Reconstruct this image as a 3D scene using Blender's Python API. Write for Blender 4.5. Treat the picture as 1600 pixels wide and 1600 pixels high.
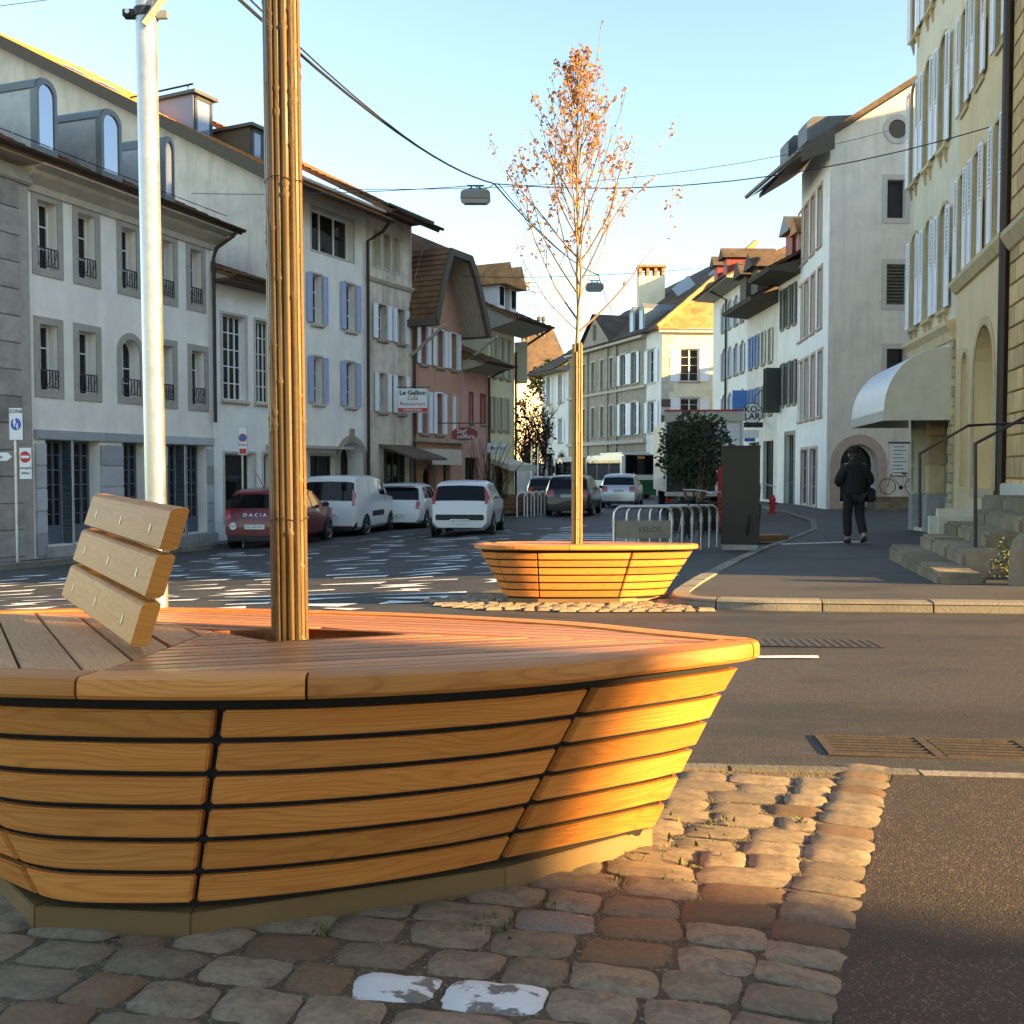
import bpy, bmesh, math, random
from mathutils import Vector, Matrix, noise as mnoise
random.seed(7)
for o in list(bpy.data.objects): bpy.data.objects.remove(o)
SC = bpy.context.scene; COL = SC.collection
R = math.radians
# ---------------------------------------------------------------- camera
CAMZ = 0.78; FPX = 1600.0; PITCH = math.atan(64/1600)
cam = bpy.data.cameras.new('camera'); camo = bpy.data.objects.new('camera', cam); COL.objects.link(camo)
cam.sensor_width = 36; cam.lens = 36*FPX/1600; cam.clip_end = 2000; cam.clip_start = 0.05
camo.location = (0, 0, CAMZ); camo.rotation_euler = (math.pi/2-PITCH, 0, 0); SC.camera = camo
# ---------------------------------------------------------------- light
SUN_DIR = Vector((.925, -.38, 0)).normalized(); SUN_EL = R(13.5)
w = bpy.data.worlds.new('World'); SC.world = w; w.use_nodes = True
nt = w.node_tree; sky = nt.nodes.new('ShaderNodeTexSky'); sky.sky_type = 'NISHITA'; sky.sun_disc = False
sky.sun_elevation = SUN_EL; sky.sun_rotation = math.atan2(SUN_DIR.x, SUN_DIR.y)
sky.air_density = 1.0; sky.dust_density = 0.15; sky.ozone_density = 2.4; sky.altitude = 400
nt.links.new(sky.outputs[0], nt.nodes['Background'].inputs[0]); nt.nodes['Background'].inputs[1].default_value = 0.10
sl = bpy.data.lights.new('sun', 'SUN'); sl.energy = 4.6; sl.angle = R(1.0); sl.color = (1.0, .71, .33)
so = bpy.data.objects.new('sun', sl); COL.objects.link(so)
sv = Vector((SUN_DIR.x*math.cos(SUN_EL), SUN_DIR.y*math.cos(SUN_EL), math.sin(SUN_EL)))
so.rotation_euler = sv.to_track_quat('Z', 'Y').to_euler(); so.location = (30, -20, 30)
SC.view_settings.view_transform = 'Standard'; SC.view_settings.look = 'None'; SC.view_settings.gamma = 1
SC.view_settings.exposure = 2.5
SC.view_settings.use_white_balance = True; SC.view_settings.white_balance_temperature = 8000; SC.view_settings.white_balance_tint = 10
SC.render.engine = 'CYCLES'; SC.cycles.max_bounces = 6; SC.cycles.diffuse_bounces = 4
# ---------------------------------------------------------------- pixel rays / terrain
def ray(u, v):
    dx = (u-800)/FPX; dz = -(v-800)/FPX; c, s = math.cos(PITCH), math.sin(PITCH)
    return Vector((dx, c+s*dz, -s+c*dz))
def at(u, v, Y):
    d = ray(u, v); return Vector((0, 0, CAMZ)) + d*(Y/d.y)
def lerp(a, b, t): return a+(b-a)*t
def sstep(x, a, b):
    t = min(1, max(0, (x-a)/(b-a))); return t
BP = [(-60, 1.0), (-20, .5), (0, 0), (10, -.38), (20, -.70), (27, -.87), (40, -1.02), (70, -1.1), (900, -1.1)]
def gz(x, y):
    z = BP[-1][1]
    for (a, za), (b, zb) in zip(BP, BP[1:]):
        if y <= b:
            z = lerp(za, zb, (max(y, a)-a)/(b-a)); break
    if x < 0: z += .045*max(x, -12)*sstep(y, 3, 12)*(1-sstep(y, 35, 60))
    else: z += .008*min(x, 15)*sstep(y, 3, 12)
    return z
SLOPE = .038
def onplane(u, v, h):                      # point on the near sloped plane, h above the ground
    d = ray(u, v); t = (h-CAMZ)/(d.z+SLOPE*d.y); return Vector((d.x*t, d.y*t))
# ---------------------------------------------------------------- mesh builder
class MB:
    def __init__(s): s.v = []; s.f = []; s.uv = {}; s.mi = []
    def add(s, vs, fs, uv=None, m=0):
        o = len(s.v); s.v += [tuple(p) for p in vs]; s.f += [tuple(i+o for i in f) for f in fs]; s.mi += [m]*len(fs)
        if uv:
            for i, q in enumerate(uv): s.uv[o+i] = q
        return s
    def box(s, x0, x1, y0, y1, z0, z1, m=0):
        vs = [(x, y, z) for z in (z0, z1) for y in (y0, y1) for x in (x0, x1)]
        return s.add(vs, [(0, 2, 3, 1), (4, 5, 7, 6), (0, 1, 5, 4), (2, 6, 7, 3), (0, 4, 6, 2), (1, 3, 7, 5)], m=m)
    def prism(s, poly, z0, z1, m=0):       # poly ccw in xy; z may be callables
        n = len(poly)
        a = z0 if callable(z0) else (lambda x, y: z0); b = z1 if callable(z1) else (lambda x, y: z1)
        vs = [(x, y, a(x, y)) for x, y in poly]+[(x, y, b(x, y)) for x, y in poly]
        return s.add(vs, [tuple(range(n-1, -1, -1)), tuple(range(n, 2*n))]+[(i, (i+1) % n, n+(i+1) % n, n+i) for i in range(n)], m=m)
    def xprism(s, prof, x0, x1, m=0):      # profile in (y,z) extruded along x
        n = len(prof); vs = [(x0, y, z) for y, z in prof]+[(x1, y, z) for y, z in prof]
        return s.add(vs, [tuple(range(n)), tuple(range(2*n-1, n-1, -1))]+[(i, n+i, n+(i+1) % n, (i+1) % n) for i in range(n)], m=m)
    def yprism(s, prof, y0, y1, m=0):      # profile in (x,z) extruded along y
        n = len(prof); vs = [(x, y0, z) for x, z in prof]+[(x, y1, z) for x, z in prof]
        return s.add(vs, [tuple(range(n-1, -1, -1)), tuple(range(n, 2*n))]+[(i, (i+1) % n, n+(i+1) % n, n+i) for i in range(n)], m=m)
    def tube(s, path, r, n=8, cap=True, m=0):
        path = [Vector(p) for p in path]; k = len(path); rs = r if isinstance(r, (list, tuple)) else [r]*k
        vs = []; up = None
        for i, p in enumerate(path):
            d = (path[min(i+1, k-1)]-path[max(i-1, 0)]).normalized()
            if up is None: up = Vector((0, 0, 1)) if abs(d.z) < .9 else Vector((1, 0, 0))
            a = d.cross(up).normalized(); b = a.cross(d).normalized(); up = b
            vs += [p+(a*math.cos(t*2*math.pi/n)+b*math.sin(t*2*math.pi/n))*rs[i] for t in range(n)]
        fs = [(i*n+j, i*n+(j+1) % n, (i+1)*n+(j+1) % n, (i+1)*n+j) for i in range(k-1) for j in range(n)]
        if cap: fs += [tuple(range(n-1, -1, -1)), tuple(range((k-1)*n, k*n))]
        return s.add(vs, fs, m=m)
    def lathe(s, prof, n=16, c=(0, 0, 0), axis='z', m=0):   # prof: (r, h)
        vs = []
        for r, h in prof:
            for j in range(n):
                a = 2*math.pi*j/n; p = (r*math.cos(a), r*math.sin(a), h)
                if axis == 'y': p = (p[0], p[2], p[1])
                if axis == 'x': p = (p[2], p[0], p[1])
                vs.append((p[0]+c[0], p[1]+c[1], p[2]+c[2]))
        fs = [(i*n+j, i*n+(j+1) % n, (i+1)*n+(j+1) % n, (i+1)*n+j) for i in range(len(prof)-1) for j in range(n)]
        fs += [tuple(range(n-1, -1, -1)), tuple(range((len(prof)-1)*n, len(prof)*n))]
        return s.add(vs, fs, m=m)
    def mesh(s, name, mats, bevel=0, smooth=None, fix=True):
        me = bpy.data.meshes.new(name); me.from_pydata(s.v, [], s.f)
        if s.uv:
            l = me.uv_layers.new(name='UVMap')
            for lp in me.loops: l.data[lp.index].uv = s.uv.get(lp.vertex_index, (0, 0))
        if not isinstance(mats, (list, tuple)): mats = [mats]
        for m in mats: me.materials.append(MAT[m] if isinstance(m, str) else m)
        me.polygons.foreach_set('material_index', s.mi)
        if fix or bevel:
            bm = bmesh.new(); bm.from_mesh(me)
            if fix: bmesh.ops.recalc_face_normals(bm, faces=bm.faces)
            if bevel: bmesh.ops.bevel(bm, geom=[e for e in bm.edges if len(e.link_faces) == 2 and e.calc_face_angle(0) > .5], offset=bevel, segments=2, affect='EDGES', clamp_overlap=True)
            bm.to_mesh(me); bm.free()
        if smooth is not None:
            me.polygons.foreach_set('use_smooth', [True]*len(me.polygons)); me.set_sharp_from_angle(angle=R(smooth))
        me.update(); return me
    def build(s, name, mats, parent=None, bevel=0, smooth=None, fix=True, loc=None, rot=None):
        o = bpy.data.objects.new(name, s.mesh(name, mats, bevel, smooth, fix)); COL.objects.link(o)
        if parent is not None: o.parent = parent
        if loc is not None: o.location = loc
        if rot is not None: o.rotation_euler = rot
        return o
def tag(o, label=None, cat=None, group=None, kind=None):
    if label: o['label'] = label
    if cat: o['category'] = cat
    if group: o['group'] = group
    if kind: o['kind'] = kind
    return o
def empty(name, loc=(0, 0, 0), rz=0, label=None, cat=None, group=None):
    o = bpy.data.objects.new(name, None); COL.objects.link(o); o.location = loc; o.rotation_euler = (0, 0, rz); o.empty_display_size = .2
    return tag(o, label, cat, group)
def copy_tree(o, parent=None):
    c = o.copy(); COL.objects.link(c); c.parent = parent
    for ch in list(o.children): copy_tree(ch, c)
    return c
def text(s, size, name, mat, parent, loc, rot, ext=.002, align='CENTER', sx=1, bold=0):
    cu = bpy.data.curves.new('t', 'FONT'); cu.body = s; cu.size = size; cu.extrude = ext; cu.align_x = align; cu.align_y = 'CENTER'; cu.resolution_u = 2; cu.offset = bold
    t = bpy.data.objects.new('t', cu); COL.objects.link(t)
    dg = bpy.context.evaluated_depsgraph_get(); me = bpy.data.meshes.new_from_object(t.evaluated_get(dg))
    bpy.data.objects.remove(t); me.materials.clear(); me.materials.append(MAT[mat]); me.name = name
    o = bpy.data.objects.new(name, me); COL.objects.link(o); o.parent = parent; o.location = loc; o.rotation_euler = rot; o.scale = (sx, 1, 1)
    return o
# ---------------------------------------------------------------- materials
MAT = {}
class NT:
    def __init__(s, name):
        m = bpy.data.materials.new(name); m.use_nodes = True; s.m = m; s.t = m.node_tree; s.b = s.t.nodes['Principled BSDF']; MAT[name] = m
    def n(s, ty, **kw):
        nd = s.t.nodes.new('ShaderNode'+ty)
        for k, v in kw.items():
            if k in nd.inputs: nd.inputs[k].default_value = v
            else: setattr(nd, k, v)
        return nd
    def l(s, a, b): s.t.links.new(a, b)
    def ramp(s, fac, stops):
        r = s.n('ValToRGB'); e = r.color_ramp.elements
        while len(e) < len(stops): e.new(.5)
        for el, (p, c) in zip(e, stops): el.position = p; el.color = (*c, 1) if len(c) == 3 else c
        s.l(fac, r.inputs[0]); return r.outputs[0]
    def mix(s, fac, a, b, mode='MIX'):
        x = s.n('Mix', data_type='RGBA', blend_type=mode)
        for i, q in ((0, fac), (6, a), (7, b)):
            if hasattr(q, 'type') and not isinstance(q, (float, int)): s.l(q, x.inputs[i])
            elif isinstance(q, (float, int)): x.inputs[i].default_value = q
            else: x.inputs[i].default_value = (*q, 1)
        return x.outputs[2]
    def math(s, op, a, b=0.):
        x = s.n('Math', operation=op)
        for i, q in ((0, a), (1, b)):
            if isinstance(q, (float, int)): x.inputs[i].default_value = q
            else: s.l(q, x.inputs[i])
        return x.outputs[0]
    def coord(s, scale=(1, 1, 1), src='Object', rnd=False):
        tc = s.n('TexCoord'); mp = s.n('Mapping'); mp.inputs['Scale'].default_value = scale; s.l(tc.outputs[src], mp.inputs[0])
        if rnd:
            oi = s.n('ObjectInfo'); m = s.math('MULTIPLY', oi.outputs['Random'], 37.0); cx = s.n('CombineXYZ')
            s.l(m, cx.inputs[0]); s.l(m, cx.inputs[1]); s.l(cx.outputs[0], mp.inputs['Location'])
        return mp.outputs[0]
    def noise(s, vec, scale, detail=5, rough=.6, dist=0):
        x = s.n('TexNoise', Scale=scale, Detail=detail, Roughness=rough, Distortion=dist); s.l(vec, x.inputs['Vector']); return x.outputs['Fac']
    def bump(s, h, st=.3, d=.02):
        x = s.n('Bump', Strength=st, Distance=d); s.l(h, x.inputs['Height']); s.l(x.outputs[0], s.b.inputs['Normal']); return x
    def base(s, c):
        if hasattr(c, 'type') and not isinstance(c, tuple): s.l(c, s.b.inputs['Base Color'])
        else: s.b.inputs['Base Color'].default_value = (*c, 1)
    def rough(s, r):
        if isinstance(r, (float, int)): s.b.inputs['Roughness'].default_value = r
        else: s.l(r, s.b.inputs['Roughness'])
def dk(c, k): return tuple(min(1, x*k) for x in c)
def plain(name, c, rough=.5, metal=0, spec=.5, coat=0):
    m = NT(name); m.base(c); m.rough(rough); m.b.inputs['Metallic'].default_value = metal; m.b.inputs['Specular IOR Level'].default_value = spec
    m.b.inputs['Coat Weight'].default_value = coat; m.b.inputs['Coat Roughness'].default_value = .03; return m
def worn(name, c, var=.25, scale=3., rough=.7, metal=0, bump=.2, bscale=60, stretch=(1, 1, 1), rnd=False, stain=None, bd=.01, spec=.4):
    m = NT(name); v = m.coord(stretch, rnd=rnd); f = m.noise(v, scale, 6, .65)
    col = m.ramp(f, [(.3, dk(c, 1-var)), (.55, c), (.75, dk(c, 1+var*.6))])
    if rnd:
        oi = m.n('ObjectInfo'); k = m.math('ADD', m.math('MULTIPLY', oi.outputs['Random'], .45), .78)
        hsv = m.n('HueSaturation'); m.l(k, hsv.inputs['Value']); m.l(col, hsv.inputs['Color']); col = hsv.outputs[0]
    if stain:
        v2 = m.coord((1.6, 1.6, .28)); f2 = m.noise(v2, 1.3, 6, .7); s2 = m.ramp(f2, [(.48, (0, 0, 0)), (.72, (1, 1, 1))])
        col = m.mix(s2, col, stain)
    m.base(col); f3 = m.noise(m.coord(), bscale, 4, .6); m.bump(f3, bump, bd)
    r = m.ramp(f, [(.3, (rough-.08,)*3), (.7, (rough+.08,)*3)]); m.rough(r); m.b.inputs['Metallic'].default_value = metal; m.b.inputs['Specular IOR Level'].default_value = spec
    return m
def plaster(name, c, stain=None, var=.14): return worn(name, c, var, 1.1, .9, 0, .25, 45, stain=stain or dk(c, .86), bd=.012, spec=.15)
def wood(name, light, dark, rough=.45, gscale=1., knots=True, src='UV', orange=None):
    m = NT(name); v = m.coord((1, 1, 1), src=src, rnd=True); sp = m.n('SeparateXYZ'); m.l(v, sp.inputs[0])
    # growth rings: planks cut from a slowly wandering cylinder
    cx = m.n('CombineXYZ'); m.l(m.math('MULTIPLY', sp.outputs[0], .7), cx.inputs[0]); m.l(m.math('MULTIPLY', sp.outputs[1], 5.0), cx.inputs[1])
    n1 = m.noise(cx.outputs[0], 1.6, 2, .5)
    yy = m.math('MULTIPLY', m.math('SUBTRACT', n1, .5), .32)
    y2 = m.math('ADD', m.math('MULTIPLY', sp.outputs[1], 1.0), yy)
    rings = m.math('SINE', m.math('MULTIPLY', y2, 520.*gscale))
    cx2 = m.n('CombineXYZ'); m.l(m.math('MULTIPLY', sp.outputs[0], 3.0), cx2.inputs[0]); m.l(m.math('MULTIPLY', sp.outputs[1], 240.), cx2.inputs[1])
    fib = m.noise(cx2.outputs[0], 1.0, 3, .6)
    cx3 = m.n('CombineXYZ'); m.l(m.math('MULTIPLY', sp.outputs[0], 1.5), cx3.inputs[0]); m.l(m.math('MULTIPLY', sp.outputs[1], 9.), cx3.inputs[1])
    blot = m.noise(cx3.outputs[0], 1.4, 3, .6)
    rr = m.ramp(m.math('ADD', m.math('MULTIPLY', rings, .5), .5), [(0, (0, 0, 0)), (.7, (.2,)*3), (1, (1, 1, 1))])
    col = m.mix(m.math('MULTIPLY', rr, .42), light, dark)
    col = m.mix(m.ramp(fib, [(.45, (0, 0, 0)), (.75, (.5,)*3)]), col, dk(dark, .9))
    col = m.mix(m.ramp(blot, [(.4, (0, 0, 0)), (.8, (.55,)*3)]), col, orange or dk(light, .75))
    oi = m.n('ObjectInfo'); k = m.math('ADD', m.math('MULTIPLY', oi.outputs['Random'], .46), .74)
    hsv = m.n('HueSaturation'); m.l(k, hsv.inputs['Value']); m.l(col, hsv.inputs['Color']); m.base(hsv.outputs[0])
    m.rough(rough); m.bump(m.math('ADD', m.math('MULTIPLY', rings, .25), fib), .12, .002); m.b.inputs['Specular IOR Level'].default_value = .16
    return m
wood('larch', (.62, .24, .062), (.34, .095, .02), .5, orange=(.54, .16, .032))
wood('larch_deck', (.56, .235, .09), (.30, .10, .032), .4, orange=(.5, .16, .05))
wood('larch_seat', (.60, .30, .13), (.32, .13, .045), .5, orange=(.5, .21, .075))
wood('larch_back', (.62, .26, .062), (.38, .13, .03), .5, orange=(.56, .2, .04))
worn('bamboo', (.21, .12, .045), .35, 6, .42, bump=.2, bscale=40, stretch=(3, 3, .5), rnd=True, bd=.003)
worn('bamboo_pale', (.44, .28, .12), .35, 6, .5, bump=.2, bscale=40, stretch=(3, 3, .5), rnd=True, bd=.003)
worn('bamboo_dark', (.12, .07, .03), .35, 6, .6, bump=.3, bscale=60, stretch=(3, 3, .5))
worn('plinth_metal', (.19, .11, .045), .12, 3, .55, .2, .08, 90, bd=.002)
plain('black', (.006, .006, .007), .8)
plain('gap_black', (.012, .01, .009), .95)
worn('soil', (.06, .04, .025), .4, 20, .95, bump=1, bscale=60, bd=.02)
def asphalt(name, c, speck, sc=1.):
    m = NT(name); v = m.coord(src='Object'); f = m.noise(v, .35, 6, .6); g = m.noise(v, 160*sc, 3, .7)
    vo = m.n('TexVoronoi', Scale=120*sc); m.l(v, vo.inputs['Vector'])
    col = m.ramp(f, [(.3, dk(c, .75)), (.6, c), (.8, dk(c, 1.25))])
    col = m.mix(m.ramp(g, [(.45, (0, 0, 0)), (.7, (1, 1, 1))]), col, dk(c, 1.7))
    sp = m.ramp(vo.outputs['Color'], [(.72, (0, 0, 0)), (.85, (1, 1, 1))])
    col = m.mix(m.math('MULTIPLY', sp, .7), col, speck)
    patch = m.noise(m.coord((.5, 1.2, 1)), 1.2, 5, .7)
    col = m.mix(m.ramp(patch, [(.46, (0, 0, 0)), (.6, (.75,)*3)]), col, dk(c, .55)); m.base(col)
    h = m.math('ADD', m.math('MULTIPLY', vo.outputs['Distance'], -1.2), g); m.bump(h, .55, .006)
    m.rough(m.ramp(g, [(.3, (.5,)*3), (.7, (.8,)*3)])); m.b.inputs['Specular IOR Level'].default_value = .45; return m
asphalt('asphalt', (.036, .033, .031), (.17, .14, .10), 2.)
asphalt('asphalt_brown', (.036, .025, .018), (.22, .15, .08), 2.)
asphalt('asphalt_walk', (.05, .045, .042), (.16, .14, .11), 2.)
m = NT('paint_white'); v = m.coord(); f = m.noise(v, 9, 6, .7); m.base(m.ramp(f, [(.33, (.3, .3, .3)), (.5, (.74, .74, .72))])); m.rough(.6)
worn('kerb_stone', (.21, .185, .145), .3, 3, .85, bump=.5, bscale=50, rnd=True)
worn('granite', (.36, .34, .31), .25, 5, .8, bump=.4, bscale=70)
worn('step_stone', (.25, .19, .12), .45, 2.2, .9, bump=.6, bscale=40, stain=(.13, .11, .06), rnd=True)
m = worn('cobble', (.29, .215, .14), .35, 9, .75, bump=.7, bscale=70, rnd=True, bd=.006, stain=(.13, .1, .07))
worn('cobble_brown', (.2, .12, .065), .3, 9, .75, bump=.6, bscale=70, rnd=True, bd=.006)
def painted_stone(name, pc, thr):
    m = NT(name); v = m.coord(rnd=True); f = m.noise(v, 1.6, 8, .62); g = m.noise(v, 22, 5, .7)
    base = m.ramp(g, [(.3, (.15, .125, .1)), (.7, (.27, .235, .19))]); m.base(m.mix(m.ramp(f, [(thr, (0, 0, 0)), (thr+.03, (1, 1, 1))]), base, pc)); m.rough(.75); m.bump(g, .5, .006)
painted_stone('cobble_white', (.72, .7, .66), .42)
painted_stone('cobble_yellow', (.7, .5, .06), .62)
m = NT('dirt'); v = m.coord(); f = m.noise(v, 5, 6, .7); vo = m.n('TexVoronoi', Scale=150.); m.l(v, vo.inputs['Vector'])
m.base(m.mix(m.ramp(vo.outputs['Color'], [(.75, (0, 0, 0)), (.85, (.8,)*3)]), m.ramp(f, [(.3, (.07, .05, .03)), (.6, (.15, .11, .065)), (.8, (.2, .15, .09))]), (.3, .25, .17))); m.rough(.95)
m.bump(m.math('ADD', vo.outputs['Distance'], m.noise(v, 60, 5, .7)), .9, .012)
worn('grass', (.07, .1, .02), .4, 30, .7)
worn('galvanised', (.5, .5, .48), .2, 8, .38, .85, .1, 60)
worn('steel_tube', (.55, .54, .52), .15, 8, .35, .9, .05, 60)
plain('dark_metal', (.03, .03, .032), .45, .5)
worn('rust_iron', (.09, .065, .045), .4, 20, .7, .4, .3, 60)
plain('brass_plug', (.75, .55, .25), .4)
plain('wire', (.02, .02, .022), .5)
plain('glass_dark', (.012, .013, .014), .05, 0, .4)
plain('glass_car', (.005, .006, .007), .05, 0, .25)
plain('glass_blue', (.16, .2, .28), .05, 0, 1.)
# ================================================================ ground, road, pavements
def axis(parts):
    out = [parts[0][0]]
    for a, b, st in parts:
        n = max(1, round((b-a)/st)); out += [a+(b-a)*i/n for i in range(1, n+1)]
    return out
xs = axis([(-500, -60, 60), (-60, -16, 4), (-16, 16, .5), (16, 60, 4), (60, 500, 60)])
ys = axis([(-300, -60, 60), (-60, -4, 4), (-4, 46, .5), (46, 120, 4), (120, 900, 80)])
def sheet(name, xs, ys, mat, dz=0, kind='structure'):
    mb = MB(); n = len(xs)
    mb.add([(x, y, gz(x, y)+dz) for y in ys for x in xs], [(j*n+i, j*n+i+1, (j+1)*n+i+1, (j+1)*n+i) for j in range(len(ys)-1) for i in range(n-1)])
    return tag(mb.build(name, mat, smooth=60, fix=False), kind=kind)
road = sheet('road', xs, ys, 'asphalt')
def resample(pts, st):
    pts = [Vector(p) for p in pts]; out = [pts[0]]
    for a, b in zip(pts, pts[1:]):
        n = max(1, round((b-a).length/st)); out += [a.lerp(b, i/n) for i in range(1, n+1)]
    return out
def strip(name, A, B, dz, mat, n=6, parent=None, skirt=.3):
    """surface between two polylines with equal point counts, following the terrain"""
    mb = MB(); rows = []
    for a, b in zip(A, B):
        rows.append([(lerp(a[0], b[0], i/n), lerp(a[1], b[1], i/n)) for i in range(n+1)])
    w = n+1
    mb.add([(x, y, gz(x, y)+dz) for r in rows for x, y in r], [(j*w+i, j*w+i+1, (j+1)*w+i+1, (j+1)*w+i) for j in range(len(rows)-1) for i in range(n)])
    o = mb.build(name, mat, parent, smooth=60); 
    if o.data.polygons[0].normal.z < 0: o.data.flip_normals()
    return o
def kerb_run(pts, parent, width=.14, h=.12, st=.9, mat='kerb_stone', side=1, lower=.05):
    P = [Vector(p) for p in pts]
    # arc-length walk
    L = [0]
    for a, b in zip(P, P[1:]): L.append(L[-1]+(b-a).length)
    def pos(t):
        for i in range(len(P)-1):
            if t <= L[i+1]+1e-6: return P[i].lerp(P[i+1], (t-L[i])/(L[i+1]-L[i]))
        return P[-1]
    n = max(1, int(L[-1]/st)); step = L[-1]/n
    for k in range(n):
        a, b = k*step+.006, (k+1)*step-.006; mb = MB(); m = 4; sec = []
        hh = h+random.uniform(-.006, .006)
        for i in range(m+1):
            p = pos(lerp(a, b, i/m)); q = pos(min(L[-1], lerp(a, b, i/m)+.05))-pos(max(0, lerp(a, b, i/m)-.05)); q.normalize(); nn = Vector((-q.y, q.x))*side
            z = gz(p.x, p.y)
            e = p+nn*width
            sec.append([(p.x, p.y, z-lower), (p.x+nn.x*.008, p.y+nn.y*.008, z+hh-.02), (p.x+nn.x*.028, p.y+nn.y*.028, z+hh), (e.x, e.y, z+hh+.003), (e.x, e.y, z-lower)])
        vs = [v for s_ in sec for v in s_]; c = 5
        fs = [(i*c+j, i*c+(j+1) % c, (i+1)*c+(j+1) % c, (i+1)*c+j) for i in range(m) for j in range(c)]+[tuple(range(c)), tuple(range(m*c+c-1, m*c-1, -1))]
        mb.add(vs, fs); mb.build('kerb_stone', mat, parent, smooth=35)
# far right pavement (beyond the side street)
KR = [(9.5, 6.75), (6.0, 7.2), (3.8, 7.5), (2.6, 7.68), (1.9, 7.8), (1.55, 7.95), (1.36, 8.15), (1.3, 8.45), (1.38, 8.9), (1.7, 10), (2.35, 12), (3.1, 14.2), (3.9, 16.5), (4.9, 19.2), (6.2, 22.5), (7.9, 27), (9.6, 33), (10.8, 40), (11.6, 47), (12.0, 60), (11.4, 72)]
KRs = resample(KR, .5)
def inner(p):                                  # building line on the right for a given kerb point
    return (max(p.x+3.2, 6.2+.24*(p.y-9)+ .6), p.y+.3)
IN = []
for p in KRs:
    if p.y < 9 and p.x > 1.32: IN.append((max(p.x+.6, 7.0), 9.2))
    else: IN.append((16.5, p.y+.2))
IN = [(max(q[0], p.x+1), q[1]) for p, q in zip(KRs, IN)]
pav = strip('pavement', KRs, IN, .06, 'asphalt_walk', 14); tag(pav, kind='structure')
kerb_run(KR, pav, .17, .078, .8, side=-1)
# left pavement and kerb
KL = [(-16.5, 2), (-13.2, 11), (-10.55, 17.5), (-8.9, 21.5), (-7.75, 25), (-7.0, 27.6), (-5.95, 30.5), (-4.65, 33.5), (-3.1, 36.5), (-2.2, 38.2), (-.5, 41.6), (1.2, 45), (1.4, 52), (.2, 62), (-2.5, 78), (-6, 95)]
KLs = resample(KL, .6)
lp = strip('pavement', KLs, [(p.x-6.5, p.y+1.5) for p in KLs], .1, 'asphalt_walk', 8); tag(lp, kind='structure')
kerb_run(KL[2:12], lp, .16, .125, 1.2, side=1)
# near right pavement (coarse brown asphalt) and cobbled area
e0 = onplane(1302, 1600, 0); e1 = onplane(1395, 1204, 0); ed = (e1-e0).normalized(); en = Vector((ed.y, -ed.x))
eb = e0-ed*2.2
near = [(eb+(e1-eb)*i/60) for i in range(61)]
npv = strip('near_pavement', [(p.x-.012+.014*math.sin(9*p.y)+random.uniform(-.006, .006), p.y) for p in near], [(p.x+6, p.y-1.3) for p in near], .006, 'asphalt_brown', 10); tag(npv, kind='structure')
bed = strip('cobbled_paving', [(p.x, p.y) for p in near], [(p.x-4.2, p.y+.5) for p in near], .005, 'dirt', 24); tag(bed, kind='structure')
# side-street edging stones, flush, in front of the cobbles
kerb_run([(.1, 3.13), (1.0, 3.06), (2.2, 2.92), (4.5, 2.6)], npv, .085, .014, .55, side=-1)
# cobbles : a few shared rounded-block meshes, laid in rows
def cobble_mesh(seed):
    rnd = random.Random(seed); n = 6; vs = []; fs = []
    ca = [rnd.uniform(-.07, .07) for _ in range(8)]
    for j in range(n+1):
        for i in range(n+1):
            x = i/n*2-1; y = j/n*2-1
            r = max(abs(x), abs(y)); edge = max(0, (r-.66)/.34)
            # rounded corners
            k = 1-.1*(abs(x)*abs(y))**3
            px = x*k*.5+ca[0]*y*.5+ca[1]*x*y*.3; py = y*k*.5+ca[2]*x*.4+ca[3]*x*y*.3
            if abs(x) == 1: px += rnd.uniform(-.02, .02)
            if abs(y) == 1: py += rnd.uniform(-.03, .03)
            z = .0125-.0075*edge**2+ca[4]*x*.012+ca[5]*y*.012+rnd.uniform(-.0014, .0014)
            vs.append((px, py, z))
    w = n+1; fs = [(j*w+i, j*w+i+1, (j+1)*w+i+1, (j+1)*w+i) for j in range(n) for i in range(n)]
    ring = [i for i in range(w)]+[j*w+n for j in range(1, w)]+[n*w+i for i in range(n-1, -1, -1)]+[j*w for j in range(n-1, 0, -1)]
    o = len(vs); vs += [(vs[i][0]*1.02, vs[i][1]*1.02, -.03) for i in ring]; k = len(ring)
    fs += [(ring[i], o+i, o+(i+1) % k, ring[(i+1) % k]) for i in range(k)]
    mb = MB(); mb.add(vs, fs); return mb
CM = {}
for s_ in range(10):
    for mt in ('cobble', 'cobble_brown', 'cobble_white', 'cobble_yellow'):
        me = cobble_mesh(s_).mesh('cobble', mt, smooth=50); CM[(s_, mt)] = me
def put_cobble(cx, cy, a, L, W, mt='cobble', dz=0):
    o = bpy.data.objects.new('cobble', CM[(random.randrange(10), mt)]); COL.objects.link(o); o.parent = bed
    o.location = (cx, cy, gz(cx, cy)+dz+random.uniform(-.002, .003)); o.scale = (L, W, random.uniform(.8, 1.15)); o.rotation_euler = (math.atan(-SLOPE)+random.uniform(-.012, .012), random.uniform(-.012, .012), a+random.uniform(-.05, .05)+(math.pi if random.random() < .5 else 0))
rd = Vector((.976, -.215)); rn = Vector((.215, .976)); O = Vector((.35, 1.28)); random.seed(11)
white_px = [onplane(585, 1550, 0), onplane(770, 1490, 0), onplane(745, 1568, 0), onplane(1215, 1400, 0)]
yellow_px = [onplane(1060, 1520, 0), onplane(880, 1445, 0)]
brown_px = [onplane(985, 1478, 0), onplane(80, 1590, 0), onplane(1200, 1425, 0)]
def near_any(p, L, d): return any((Vector(p)-q).length < d for q in L)
ncob = 0; row = 0; t = -.55
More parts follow.
